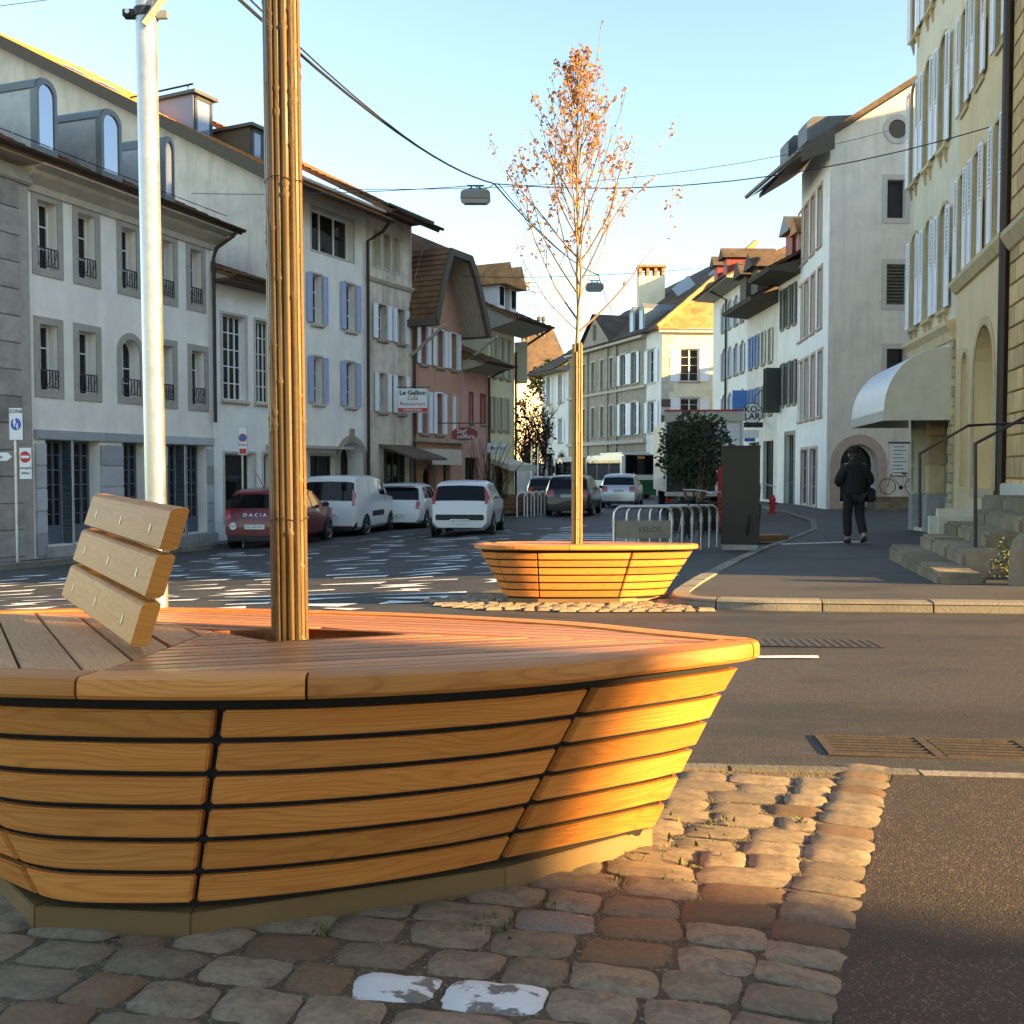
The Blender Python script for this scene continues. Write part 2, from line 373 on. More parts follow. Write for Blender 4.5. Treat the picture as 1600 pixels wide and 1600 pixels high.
while t < 2.3:
    W = random.uniform(.092, .114); s = (-.137-(O+rn*(t+W/2)-e0).dot(en))/rd.dot(en)
    while s > -3.1:
        L = random.choice((.11, .14, .16, .185, .15))*random.uniform(.9, 1.1); c = O+rd*(s-L/2)+rn*(t+W/2)
        # outside the border course
        dist = (c-e0).dot(en)
        if dist < -.14 and c.y < 2.98-.05*c.x and c.x > -.56*c.y-.15 and c.y > 1.4:
            mt = 'cobble'
            if near_any(c, white_px, .062): mt = 'cobble_white'
            elif near_any(c, yellow_px, .07): mt = 'cobble_yellow'
            elif near_any(c, brown_px, .09) or random.random() < .06: mt = 'cobble_brown'
            inside = -1.3 < c.x < .05 and 2.12-.25*min(0, c.x+.5)*-1 < c.y < 2.9 and c.y > 2.2+(.3*(c.x+.6) if c.x > -.6 else -.3*(c.x+.6))
            if not inside and ncob < 292:
                put_cobble(c.x, c.y, math.atan2(rd.y, rd.x), L-.006, W-.004, mt); ncob += 1
        s -= L
    t += W
# border course along the asphalt edge
s = -.9
while s < (e1-e0).length:
    W = random.uniform(.075, .105); c = e0+ed*(s+W/2)-en*.07
    put_cobble(c.x, c.y, math.atan2(en.y, en.x), .14, W-.008, 'cobble' if random.random() < .85 else 'cobble_brown', .001); s += W
# small cobbled patch round the far planter
pp = [onplane(690, 945, 0), onplane(760, 953, 0), onplane(900, 958, 0), onplane(1060, 958, 0), Vector((1.5, 7.72)), Vector((1.25, 8.3)), Vector((1.5, 10)), Vector((0, 10.2)), Vector((-.75, 9.0))]
mb = MB(); poly = [(p.x, p.y) for p in pp]
mb.add([(x, y, gz(x, y)+.006) for x, y in poly], [tuple(range(len(poly)))])
fp = tag(mb.build('cobbled_patch', 'dirt'), kind='structure'); 
if fp.data.polygons[0].normal.z < 0: fp.data.flip_normals()
def inpoly(p, poly):
    c = False; n = len(poly)
    for i in range(n):
        a, b = poly[i], poly[(i+1) % n]
        if (a[1] > p[1]) != (b[1] > p[1]) and p[0] < (b[0]-a[0])*(p[1]-a[1])/(b[1]-a[1])+a[0]: c = not c
    return c
mb = MB(); y = 7.0; rr = random.Random(3)
while y < 10:
    x = -1.2+rr.uniform(0, .1)
    while x < 1.6:
        L = rr.uniform(.1, .16)
        if inpoly((x+L/2, y+.05), poly) and y < 9.2:
            z = gz(x, y)+.006; k = rr.uniform(.012, .022)
            mb.add([(x+.01, y+.008, z), (x+L-.01, y+.008, z), (x+L-.01, y+.09, z), (x+.01, y+.09, z), (x+.025, y+.02, z+k), (x+L-.025, y+.02, z+k), (x+L-.025, y+.08, z+k), (x+.025, y+.08, z+k)],
                   [(4, 5, 6, 7), (0, 1, 5, 4), (1, 2, 6, 5), (2, 3, 7, 6), (3, 0, 4, 7)])
        x += L
    y += .1
tag(mb.build('small_cobbles', 'cobble', fp, smooth=50), kind='stuff')
# painted shards on the road
rr = random.Random(21); nm = 0; used = []
def mark(poly):
    mb = MB(); P = [(x, y, gz(x, y)+.007) for x, y in poly]; mb.add(P, [tuple(range(len(P)))])
    o = mb.build('paint_mark', 'paint_white', road)
    if o.data.polygons[0].normal.z < 0: o.data.flip_normals()
tries = 0
while nm < 235 and tries < 9000:
    tries += 1
    y = 8.3*(30/8.3)**rr.random()**1.0; u = rr.uniform(-40, 1010); x = (u-800)/1600*y
    kl = -16.5+ (y-2)*.366 if y < 25 else -7.75+(y-25)*.49
    if x < kl+2.6 or inpoly((x, y), poly) or (x > -.9 and y < 11 and x < 1.6) or x > .19*y-.2: continue
    if y < 9.3 and x > -.2: continue
    mn = .36+.02*y
    if any(abs(x-a) < mn*1.2 and abs(y-b) < mn*.85 for a, b in used): continue
    used.append((x, y)); nm += 1
    L = rr.uniform(.4, .95)*(1 if y > 9.5 else .8); W = rr.uniform(.11, .34); a = rr.gauss(0, .3); ca, sa = math.cos(a), math.sin(a)
    sh = rr.random()
    if sh < .45: pl = [(-L/2, -W*.2), (L/2, -W*.5), (L/2, W*.5), (-L/2, W*.1)]
    elif sh < .7: pl = [(-L/2, 0), (L/2, -W*.55), (L/2, W*.6)]
    elif sh < .85: pl = [(-L/2, W*.6), (-L/2, -W*.5), (L/2, 0)]
    else: pl = [(-L*.35, -W*.8), (L*.3, -W*.7), (L*.12, W*.1), (L*.35, W*.8), (-L*.3, W*.7), (-L*.1, 0)]
    mark([(x+p*ca-q*sa, y+p*sa+q*ca) for p, q in pl])
# long stripes of the crossing by the bike stands
for k in range(7):
    y = 19.5+k*1.05; mark([(.2+.12*k, y), (2.4+.12*k, y+.05), (2.4+.12*k, y+.42), (.2+.12*k, y+.4)])
p = onplane(1180, 1029, 0); q = onplane(1276, 1029, 0); mark([(p.x-.5, p.y-.035), (q.x, q.y-.045), (q.x+.02, q.y+.045), (p.x-.5, p.y+.05)])
mark([(-1.9, 24.2), (2.2, 31.5), (2.35, 31.4), (-1.75, 24.1)])
# grated drain at the edge of the side street
p = onplane(1312, 1182, 0); dr = empty('drain_grate', (p.x, p.y+.02, gz(p.x, p.y)+.0018), -.12, 'cast iron drain grating let into the side street by the kerb', 'drain grate'); dr.rotation_euler = (math.atan(-SLOPE), 0, -.12)
mb = MB(); mb.box(-.01, 1.5, 0, .26, -.02, .0006); mb.build('pit_dark', 'black', dr)  # flat black slab just under the bars paints the dark of the slots
mb = MB()
for a, b in ((-.03, 0), (.30, .33), (.62, .65), (.94, .97), (1.26, 1.29)): mb.box(a, b, 0, .26, 0, .005)
mb.box(-.03, 1.5, -.014, 0, 0, .004); mb.box(-.03, 1.5, .26, .272, 0, .004); mb.build('grate_frame', 'rust_iron', dr)
for a, b in ((0, .30), (.34, .62), (.66, .94), (.98, 1.26), (1.3, 1.5)):
    for k in range(6):
        mb = MB(); mb.box(a, b, .012+k*.042, .028+k*.042, .001, .0032); mb.build('bar', 'rust_iron', dr)
p = onplane(1255, 1007, 0); mh = empty('manhole_cover', (p.x, p.y, gz(p.x, p.y)+.003), -.1, 'flat ribbed iron cover in the side street beyond the large planter', 'drain cover'); mh.rotation_euler = (math.atan(-SLOPE), 0, -.1)
mb = MB(); mb.box(-.42, .42, -.16, .16, 0, .004); mb.build('plate', 'dark_metal', mh)
for k in range(17):
    mb = MB(); mb.box(-.4+k*.05, -.378+k*.05, -.15, .15, .004, .0065); mb.build('rib', 'rust_iron', mh)
# weeds and moss
def tufts(name, spots, label, n=16, h=.05, mat='grass', seed=5):
    rr = random.Random(seed); mb = MB()
    for cx, cy, r in spots:
        for k in range(n):
            a = rr.uniform(0, 6.28); d = r*rr.random()**.6; x = cx+math.cos(a)*d; y = cy+math.sin(a)*d; z = gz(x, y); hh = h*rr.uniform(.4, 1.2); b = rr.uniform(0, 6.28); w_ = hh*rr.uniform(.08, .2)
            lx, ly = math.cos(b), math.sin(b); k2 = rr.uniform(.2, .9)*hh
            mb.add([(x-ly*w_, y+lx*w_, z), (x+ly*w_, y-lx*w_, z), (x+lx*k2*.5+ly*w_*.8, y+ly*k2*.5-lx*w_*.8, z+hh*.7), (x+lx*k2, y+ly*k2, z+hh), (x+lx*k2*.5-ly*w_*.8, y+ly*k2*.5+lx*w_*.8, z+hh*.7)], [(0, 1, 2, 4), (4, 2, 3)])
    return tag(mb.build(name, mat), label, 'grass', kind='stuff')
sp = [(onplane(u, v, 0).x, onplane(u, v, 0).y, r) for u, v, r in ((1060, 1330, .07), (1110, 1310, .05), (1030, 1285, .05), (1090, 1350, .06), (1130, 1290, .03), (1010, 1345, .05), (765, 1445, .045), (745, 1455, .03), (800, 1465, .03), (960, 1385, .03), (1060, 1385, .04), (860, 1420, .03), (1250, 1290, .02), (500, 1465, .02))]
tufts('weeds', sp, 'small weeds growing between the cobbles beside the large planter', 16, .022)
# ================================================================ boat-shaped planter benches
def catmull(P, n=8, closed=True):
    out = []; k = len(P)
    for i in range(k):
        p0, p1, p2, p3 = (Vector(P[(i+j-1) % k]) for j in range(4))
        for s in range(n):
            t = s/n; out.append(.5*((2*p1)+(-p0+p2)*t+(2*p0-5*p1+4*p2-p3)*t*t+(-p0+3*p1-3*p2+p3)*t**3))
    return out
def offset(P, d):                                     # closed ccw, inward by d
    n = len(P); out = []
    for i in range(n):
        t = (P[(i+1) % n]-P[i-1]).normalized(); out.append(P[i]+Vector((-t.y, t.x))*d)
    return out
def clip(poly, n, c):                                 # keep n.p >= c
    out = []
    for i in range(len(poly)):
        a, b = poly[i], poly[(i+1) % len(poly)]; da, db = n.dot(a)-c, n.dot(b)-c
        if da >= 0: out.append(a)
        if (da >= 0) != (db >= 0): out.append(a.lerp(b, da/(da-db)))
    return out
HT = .49
def plank_uv(mb, pts_a, pts_b, thick_a, thick_b, uvoff=0):
    """solid strip: outer lower / upper edge polylines, and the inner ones"""
    n = len(pts_a); vs = []; uv = []; L = 0
    for i in range(n):
        if i: L += (Vector(pts_a[i])-Vector(pts_a[i-1])).length
        hgt = (Vector(pts_b[i])-Vector(pts_a[i])).length
        vs += [pts_a[i], pts_b[i], thick_b[i], thick_a[i]]; uv += [(L, 0), (L, hgt), (L, hgt+.02), (L, -.02)]
    fs = [(i*4+j, (i+1)*4+j, (i+1)*4+(j+1) % 4, i*4+(j+1) % 4) for i in range(n-1) for j in range(4)]+[(0, 1, 2, 3), (n*4-1, n*4-2, n*4-3, n*4-4)]
    mb.add(vs, fs, uv)
def planter(loc, rz, rim, corners, base, hole, seatA, seatB, rimseams, label, mats=('larch', 'larch_deck', 'larch_seat'), back=None):
    """rim: control points (ccw), corners: points near the rim where hull seams are, base: matching ground corners"""
    root = empty('planter_bench', (loc[0], loc[1], gz(*loc)), rz, label, 'planter bench', 'larch planter benches with young trees')
    root.rotation_euler = (math.atan(-SLOPE), 0, rz)
    O = catmull(rim, 10); n = len(O)
    H = offset(O, .045); I = offset(O, .082)
    idx = [min(range(n), key=lambda i: (H[i]-Vector(c)).length) for c in corners]; K = len(corners)
    z0, z1 = .062, .432; NL = 6
    def hull(k, a, t, ins=0.):
        i0, i1 = idx[k], idx[(k+1) % K]
        if i1 <= i0: i1 += n
        f = i0+(i1-i0)*a; j = int(f); top = H[j % n].lerp(H[(j+1) % n], f-j)
        b0, b1 = Vector(base[k]), Vector(base[(k+1) % K]); lin = b0.lerp(b1, a)
        chord = H[i0 % n].lerp(H[i1 % n], a); bot = lin+(top-chord)*.55
        p = bot.lerp(top, t)
        if ins:
            tg = (H[i1 % n]-H[i0 % n]).normalized(); p = p+Vector((-tg.y, tg.x))*ins
        return (p.x, p.y, lerp(z0, z1, t))
    for k in range(K):
        for l in range(NL):
            ta, tb = l/NL+.016, (l+1)/NL-.016; m = 12
            A = [hull(k, .012+.976*i/m, ta) for i in range(m+1)]; B = [hull(k, .012+.976*i/m, tb) for i in range(m+1)]
            A2 = [hull(k, .012+.976*i/m, ta, .02) for i in range(m+1)]; B2 = [hull(k, .012+.976*i/m, tb, .02) for i in range(m+1)]
            mb = MB(); plank_uv(mb, A, B, A2, B2); mb.build('hull_plank', mats[0], root, bevel=.0035, smooth=40)
    mb = MB(); m = 12
    for k in range(K):
        A = [hull(k, i/m, -.05, .024) for i in range(m+1)]; B = [hull(k, i/m, 1.06, .024) for i in range(m+1)]
        mb.add(A+B, [(i, i+1, m+2+i, m+1+i) for i in range(m)])
    mb.build('gap_backing', 'gap_black', root, fix=False)  # near-black sheet behind the planks, so the gaps read as shade
    mb = MB(); bs = [Vector(b) for b in base]; ctr = sum(bs, Vector((0, 0)))/K
    bo = [b+(b-ctr).normalized()*.012 for b in bs]; bi = [b+(ctr-b).normalized()*.05 for b in bs]
    for k in range(K):
        a, b, c, d = bo[k], bo[(k+1) % K], bi[(k+1) % K], bi[k]
        q = MB(); q.add([(p.x, p.y, -.02) for p in (a, b, c, d)]+[(p.x, p.y, .052) for p in (a, b, c, d)], [(3, 2, 1, 0), (4, 5, 6, 7), (0, 1, 5, 4), (1, 2, 6, 5), (2, 3, 7, 6), (3, 0, 4, 7)])
        q.build('plinth_plate', 'plinth_metal', root, bevel=.002)
    # rim boards
    ri = sorted(min(range(n), key=lambda i: (O[i]-Vector(c)).length) for c in rimseams)
    for q in range(len(ri)):
        i0, i1 = ri[q], ri[(q+1) % len(ri)]
        if i1 <= i0: i1 += n
        prof = [(.08, HT), (.012, HT), (.004, HT-.003), (0, HT-.011), (0, HT-.031), (.005, HT-.038), (.08, HT-.038)]
        vs = []; uv = []; L = 0; prev = None; c = len(prof)
        for i in range(i0, i1+1):
            t_ = (O[(i+1) % n]-O[(i-1) % n]).normalized(); nn = Vector((-t_.y, t_.x)); p = O[i % n].copy()
            if i == i0: p += t_*.0025
            if i == i1: p -= t_*.0025
            if prev is not None: L += (p-prev).length
            prev = p; w_ = 0
            for j, (d, z) in enumerate(prof):
                e = p+nn*d; vs.append((e.x, e.y, z)); w_ += .012 if 0 < j < 6 else 0; uv.append((L, w_ if j else .07))
        m = i1-i0+1
        fs = [(i*c+j, (i+1)*c+j, (i+1)*c+(j+1) % c, i*c+(j+1) % c) for i in range(m-1) for j in range(c)]+[tuple(range(c)), tuple(range(m*c-1, m*c-c-1, -1))]
        b = MB(); b.add(vs, fs, uv); b.build('rim_board', mats[0], root, smooth=30)
    # deck : three board fields meeting at the tree pit
    hole = [Vector(h) for h in hole]                         # right tip, back, left tip, front (ccw)
    bow = max(range(n), key=lambda i: (I[i]-hole[2]).length)
    sa = min(range(n), key=lambda i: (I[i]-Vector(seatA)).length); sb = min(range(n), key=lambda i: (I[i]-Vector(seatB)).length)
    def arc(i, j):
        if j < i: j += n
        return [I[k % n] for k in range(i, j+1)]
    front = arc(sa, bow)+[hole[0], hole[3], hole[2]]
    backp = arc(bow, sb)+[hole[2], hole[1], hole[0]]
    seat = arc(sb, sa)+[hole[2]]
    def boards(poly, d, w_, mat, name):
        d = d.normalized(); nn = Vector((-d.y, d.x)); lo = min(nn.dot(p) for p in poly); hi = max(nn.dot(p) for p in poly); c = lo
        while c < hi:
            q = clip(clip(poly, nn, c+.003), -nn, -(c+w_-.003)); c += w_
            if len(q) < 3: continue
            ar = abs(sum(a.x*b.y-b.x*a.y for a, b in zip(q, q[1:]+q[:1])))/2
            if ar < .0012: continue
            k = len(q); b = MB(); th = .026; zt = HT-.004
            ins = q
            b.add([(p.x, p.y, zt-th) for p in ins]+[(p.x, p.y, zt) for p in ins], [tuple(range(k-1, -1, -1)), tuple(range(k, 2*k))]+[(i, (i+1) % k, k+(i+1) % k, k+i) for i in range(k)],
                  [(d.dot(p), nn.dot(p)-c) for p in ins]*2)
            b.build(name, mat, root, bevel=.003)
    fa, fb = I[sa], I[bow]
    boards(front, (hole[0]-hole[3]) if False else (Vector(fb)-Vector(fa)), .052, mats[1], 'deck_board')
    mid = I[(bow+max(4, ((sb-bow) % n)//2)) % n]
    boards(backp, I[(sb-2) % n]-I[(bow+int(((sb-bow) % n)*.3)) % n], .052, mats[1], 'deck_board')
    boards(seat, back if back else Vector((.5, -.86)), .1, mats[2], 'seat_board')
    # pit walls and soil
    b = MB()
    for a, c in zip(hole, hole[1:]+hole[:1]): b.add([(a.x, a.y, HT-.004), (c.x, c.y, HT-.004), (c.x, c.y, .25), (a.x, a.y, .25)], [(0, 1, 2, 3)], [(0, 0), ((c-a).length, 0), ((c-a).length, .2), (0, .2)])
    b.build('pit_wall', mats[1], root)
    b = MB(); b.add([(p.x*1.05-.05*hole[0].x, p.y, .33) for p in hole], [(0, 1, 2, 3)]); s_ = b.build('soil', 'soil', root)
    if s_.data.polygons[0].normal.z < 0: s_.data.flip_normals()
    return root
C0 = Vector((-.55, 2.45))
def NP(u, v, h=HT): return onplane(u, v, h)-C0
rim = [NP(110, 1062), NP(475, 1062), NP(800, 1047), NP(1000, 1028), NP(1110, 1015.5), NP(1168, 1008), NP(1190, 1002.5), NP(1180, 998.5), NP(1146, 995), NP(1047, 986), NP(884, 971), NP(600, 957), NP(280, 949.5)]
a, b = rim[0], rim[-1]
rim += [Vector((b.x-.45, b.y-.06)), Vector((b.x-.78, b.y-.3)), Vector((a.x-.72, a.y+.42)), Vector((a.x-.33, a.y+.09))]
g = [onplane(u, v, 0)-C0 for u, v in ((62, 1457), (300, 1469), (781, 1395), (1012, 1329))]
corners = [NP(-70, 1085, .43), NP(344, 1100, .43), NP(925, 1076, .43), NP(1176, 1018, .43), NP(760, 975, .43), NP(300, 962, .43), rim[-3]]
base = g+[Vector((-.05, .33)), Vector((-.5, .42)), Vector((-.95, .12))]
hole = [NP(612, 991), NP(560, 982), NP(345, 986), NP(420, 1003)]
hole = [NP(640, 990), NP(500, 979), NP(330, 985), NP(430, 1003)]
pl = planter((C0.x, C0.y), 0, rim, corners, base, hole, NP(128, 1057), NP(60, 951), [NP(107, 1062), NP(475, 1062), NP(1183, 1006), NP(1176, 998), NP(500, 953), NP(-200, 960), NP(-300, 1000)],
             'large larch planter bench with slatted backrest in the foreground on cobbles', back=(NP(175, 1055)-NP(75, 953)))
# backrest : three boards on steel brackets, fixed to the seat boards
br = MB(); n0 = Vector((-.75, 2.06, 0)); n1 = Vector((-1.19, 2.75, 0))
dirb = (n1-n0).normalized(); lean = Vector((dirb.y, -dirb.x, 0))   # leans toward +x side
zb0 = CAMZ-(1012-736)/1600*2.06; bh = .272
def bp(s, h, y):            # along, up, thickness (toward the sitter is +y)
    p = n0.lerp(n1, s)+lean*(h*.30-y)*1.0; return (p.x-C0.x, p.y-C0.y, zb0+h+SLOPE*(p.y-C0.y)-gz(C0.x, C0.y)+ .014*s)
for s in (.14, .5, .86):
    br = MB(); P = [bp(s-.02, -.02, -.012), bp(s+.02, -.02, -.012), bp(s+.02, .26, -.012), bp(s-.02, .26, -.012), bp(s-.02, -.02, -.02), bp(s+.02, -.02, -.02), bp(s+.02, .26, -.02), bp(s-.02, .26, -.02)]
    br.add(P, [(0, 1, 2, 3), (7, 6, 5, 4), (0, 4, 5, 1), (1, 5, 6, 2), (2, 6, 7, 3), (3, 7, 4, 0)]); br.build('backrest_bracket', 'steel_tube', pl)
sh = .0875
for k in range(3):
    h0 = k*(sh+.0085); h1 = h0+sh; prof = [(h0+.002, .028), (h0+.006, .032), (h1-.007, .032), (h1-.002, .028), (h1, .022), (h1, 0), (h1-.005, -.006), (h0+.005, -.006), (h0, 0), (h0, .022)]
    m = 8; vs = []; uv = []
    for i in range(m+1):
        s = -.01+1.02*i/m
        for j, (h, y) in enumerate(prof): vs.append(bp(s, h, y)); uv.append((s*.82+k*3, h+y*.6))
    c = len(prof)
    b = MB(); b.add(vs, [(i*c+j, (i+1)*c+j, (i+1)*c+(j+1) % c, i*c+(j+1) % c) for i in range(m) for j in range(c)], uv)
    for i, sgn in ((0, 1), (m, -1)):
        ids = list(range(i*c, i*c+c)); b.add([b.v[q] for q in ids], [tuple(range(c)) if sgn > 0 else tuple(range(c-1, -1, -1))], [(.3*k+b.v[q][2]*.1, b.v[q][2]*1.0+b.v[q][1]*.5) for q in ids])
    b.build('backrest_board', 'larch_back', pl, smooth=28)
    for s in (.14, .5, .86):
        b = MB(); b.add([bp(s-.006, h0+.028, .0335), bp(s+.006, h0+.034, .0335), bp(s+.006, h0+.052, .0335), bp(s-.006, h0+.046, .0335)], [(0, 1, 2, 3)]); b.build('screw_slot', 'brass_plug', pl)
# far planter (same make, turned a little)
F0 = Vector((.62, 8.72))
def FPt(u, v, h=HT): return onplane(u, v, h)-F0
sc = 1.0
rimf = [Vector(p) for p in ((-.80, -.38), (-.55, -.50), (-.2, -.53), (.25, -.50), (.6, -.42), (.86, -.28), (.95, -.12), (.93, .02), (.8, .2), (.45, .48), (0, .62), (-.4, .62), (-.75, .45), (-.92, .15), (-.93, -.15))]
cornersf = [Vector(p) for p in ((-.76, -.37), (-.42, -.48), (.36, -.44), (.9, -.12), (.45, .44), (-.35, .58), (-.88, .15))]
basef = [Vector(p) for p in ((-.64, -.33), (-.40, -.43), (.25, -.41), (.66, -.12), (.3, .3), (-.25, .4), (-.66, .1))]
holef = [Vector(p) for p in ((.18, 0), (-.02, .17), (-.24, .04), (-.02, -.15))]
pl2 = planter((F0.x, F0.y), 0, rimf, cornersf, basef, holef, (-.62, -.42), (-.7, .4), [(-.6, -.47), (-.15, -.53), (.62, -.41), (.9, .05), (.2, .58), (-.5, .6), (-.93, 0)],
              'smaller-looking larch planter bench farther off beside the kerb corner, lit by sun', mats=('larch', 'larch_deck', 'larch_seat'), back=Vector((.35, -.93)))
# ================================================================ young trees with bamboo-wrapped trunks, poles
def leaf_faces(mb, p, d, L, rr, m):
    d = d.normalized(); side = d.cross(Vector((rr.uniform(-1, 1), rr.uniform(-1, 1), rr.uniform(-.3, 1)))).normalized(); up = side.cross(d)
    w_ = L*rr.uniform(.22, .34); q = p+d*L*.45; e = p+d*L+up*(-.25*L)
    mb.add([p, q+side*w_+up*.12*L, e, q-side*w_+up*.12*L, q-up*.03*L], [(0, 1, 4), (1, 2, 4), (0, 4, 3), (4, 2, 3)], m=m)
def young_tree(label, base, cane_top, top, seed, R0=.036, canes=14, lean=(0, 0), wild=True, leafy=1.0, bam=('bamboo', 'bamboo_dark')):
    rr = random.Random(seed); bx, by, bz = base
    root = empty('young_tree', base, 0, label, 'tree', 'young trees in the planter benches')
    def ax(z): return Vector((lean[0]*z, lean[1]*z, z))
    H = top-bz; hc = cane_top-bz
    path = [ax(H*i/14)+Vector((rr.uniform(-.008, .008), rr.uniform(-.008, .008), 0))*(i > 4) for i in range(15)]
    rad = [lerp(.027, .004, (i/14)**.9) for i in range(15)]
    MB().tube(path, rad, 8).build('trunk', 'young_bark', root, smooth=60)
    for k in range(canes):
        a = 2*math.pi*k/canes+rr.uniform(-.08, .08); r = rr.uniform(.0066, .0092); Rk = R0+rr.uniform(-.004, .005); tw = rr.uniform(-.12, .12)
        pts = []; rs = []; z = 0; ht = hc*rr.uniform(.985, 1.015) if k % 5 else hc*rr.uniform(.93, .99)
        nodes = sorted(rr.uniform(.05, ht) for _ in range(int(ht/.28)))
        zs = sorted(set([0, ht]+[q for nd in nodes for q in (nd-.01, nd-.003, nd, nd+.004, nd+.012)]))
        for z in zs:
            if z < 0 or z > ht: continue
            aa = a+tw*z/ht; f = 1.28 if any(abs(z-nd) < .0035 for nd in nodes) else 1.0
            c = ax(z); pts.append((c.x+math.cos(aa)*Rk, c.y+math.sin(aa)*Rk, z)); rs.append(r*f*lerp(1.06, .92, z/ht))
        MB().tube(pts, rs, 7).build('bamboo_cane', bam[0] if k % 3 else bam[1], root, smooth=50)
    for z in [hc*q for q in (.2, .55, .9)]:
        c = ax(z); MB().tube([(c.x+math.cos(i*math.pi/10)*(R0+.0095), c.y+math.sin(i*math.pi/10)*(R0+.0095), z+.004*math.sin(i)) for i in range(21)], .0012, 4, False).build('tie_wire', 'rust_iron', root)
    # upright branches
    br = MB(); lf = MB(); n = 40
    def grow(p, d, L, r, lev, zmax):
        pts = [p]; rs = [r]; k = 7
        for i in range(k):
            d = (d+Vector((rr.gauss(0, .10), rr.gauss(0, .10), .085))).normalized(); p = p+d*L/k; pts.append(p); rs.append(lerp(r, .0026, (i+1)/k))
            if lev < 2 and i >= 1 and rr.random() < (.62 if lev == 0 else .3):
                sd = (d+Vector((rr.uniform(-.8, .8), rr.uniform(-.8, .8), rr.uniform(-.1, .3)))).normalized(); grow(p, sd, L*rr.uniform(.25, .5), rs[-1]*.6, lev+1, zmax)
            zr = (p.z/H)
            dens = leafy*(0.05 if zr < .5 else (.3 if zr < .62 else (.8 if zr < .8 else .5 if zr < .86 else .55)))
            nl = dens*(1.0 if lev == 0 else 1.25)*.95
            while nl > 0:
                if rr.random() < nl and i >= 2:
                    ld = Vector((rr.uniform(-1, 1), rr.uniform(-1, 1), rr.uniform(-.9, .25))); leaf_faces(lf, p+Vector((rr.gauss(0, .01), rr.gauss(0, .01), 0)), ld, rr.uniform(.03, .052), rr, rr.choice((0, 0, 0, 1, 2, 2)))
                nl -= 1
        br.tube(pts, rs, 4, False)
    for k in range(n):
        t = k/(n-1); z = lerp(H*.455, H*.93, t**.8); a = k*2.4+rr.uniform(-.4, .4)
        spread = lerp(.8, .26, t); d = Vector((math.cos(a)*spread, math.sin(a)*spread, .8)); L = lerp(1.55, .32, t**.75)*rr.uniform(.72, 1.0)
        grow(ax(z), d, min(L, (H-z)*1.02), lerp(.0105, .0045, t), 0, H)
    if wild: grow(ax(H*.46), Vector((-.75, -.1, .55)), .85, .006, 0, H); 
    for k in range(int(25*leafy)):
        z = H*rr.uniform(.6, 1.0); leaf_faces(lf, ax(z)+Vector((rr.gauss(0, .02), rr.gauss(0, .02), 0)), Vector((rr.uniform(-1, 1), rr.uniform(-1, 1), rr.uniform(-.6, .4))), rr.uniform(.035, .06), rr, rr.choice((0, 0, 1, 2)))
    br.build('branches', 'young_bark', root, smooth=60)
    tag(lf.build('crown', ['leaf_orange', 'leaf_brown', 'leaf_gold'], root, fix=False), kind='stuff')
    return root
worn('young_bark', (.23, .15, .085), .3, 30, .7, bump=.3, bscale=60)
for nm, c in (('leaf_orange', (.48, .21, .09)), ('leaf_brown', (.26, .12, .06)), ('leaf_gold', (.5, .26, .05))):
    m = NT(nm); v = m.coord(); m.base(m.ramp(m.noise(v, 12, 3), [(.3, dk(c, .6)), (.7, dk(c, 1.15))])); m.rough(.6); m.b.inputs['Transmission Weight'].default_value = 0
    tr = m.n('BsdfTranslucent'); tr.inputs[0].default_value = (*c, 1); ms = m.n('MixShader'); ms.inputs[0].default_value = .4
    out = m.t.nodes['Material Output']; m.l(m.b.outputs[0], ms.inputs[1]); m.l(tr.outputs[0], ms.inputs[2]); m.l(ms.outputs[0], out.inputs[0])
tb = at(455, 1000, 2.47)
young_tree('nearest young tree, only its bamboo-wrapped trunk in view, standing in the large planter', (tb.x, tb.y, gz(tb.x, tb.y)+.3), 2.5, 4.9, 5, lean=(-.006, 0), wild=False, leafy=.5, canes=14)
ft = Vector((.555, 8.72)); young_tree('slim young tree with sparse orange leaves rising from the far planter', (ft.x, ft.y, gz(*ft)+.33), at(903, 540, 8.72).z, at(903, 82, 8.72).z, 14, R0=.036, bam=('bamboo_pale', 'bamboo'))
# galvanised post behind the big planter
pb = at(247, 940, 6.3); px_, py_ = pb.x, 6.3
po = empty('galvanised_post', (px_, py_, gz(px_, py_)), 0, 'tall round galvanised steel post behind the backrest with a clamp near its top', 'post')
po.rotation_euler = (0, -.006, 0)
MB().lathe([(.0, 0), (.062, 0), (.062, 5.2), (.05, 5.21), (0, 5.21)], 24).build('tube', 'galvanised', po, smooth=40)
MB().lathe([(.0, 0), (.13, 0), (.13, .015), (.07, .02), (0, .02)], 20).build('base_plate', 'galvanised', po, smooth=40)
zc = at(236, 22, 6.3).z-gz(px_, py_)
MB().lathe([(.064, zc-.025), (.072, zc-.025), (.072, zc+.025), (.064, zc+.025)], 24).build('clamp', 'dark_metal', po, smooth=40)
MB().box(-.135, -.06, -.03, .03, zc-.022, zc+.022).build('clamp_ear', 'dark_metal', po, bevel=.004)
MB().lathe([(0, -.045), (.014, -.045), (.014, .045), (0, .045)], 8, c=(-.1, 0, zc), axis='y').build('bolt', 'steel_tube', po)
MB().box(.06, .13, -.012, .012, zc-.03, zc+.02).build('clamp_ear', 'galvanised', po, bevel=.003)
d0 = Vector((.01, -.075, zc-.09)); d1 = Vector((.36, -.09, zc+.34))
b = MB(); b.tube([d0, d1], .028, 4); b.build('brace', 'galvanised', po)
MB().tube([(.33, -.09, zc+.3), (.9, -.09, zc+.3)], .022, 10).build('arm', 'galvanised', po, smooth=40)
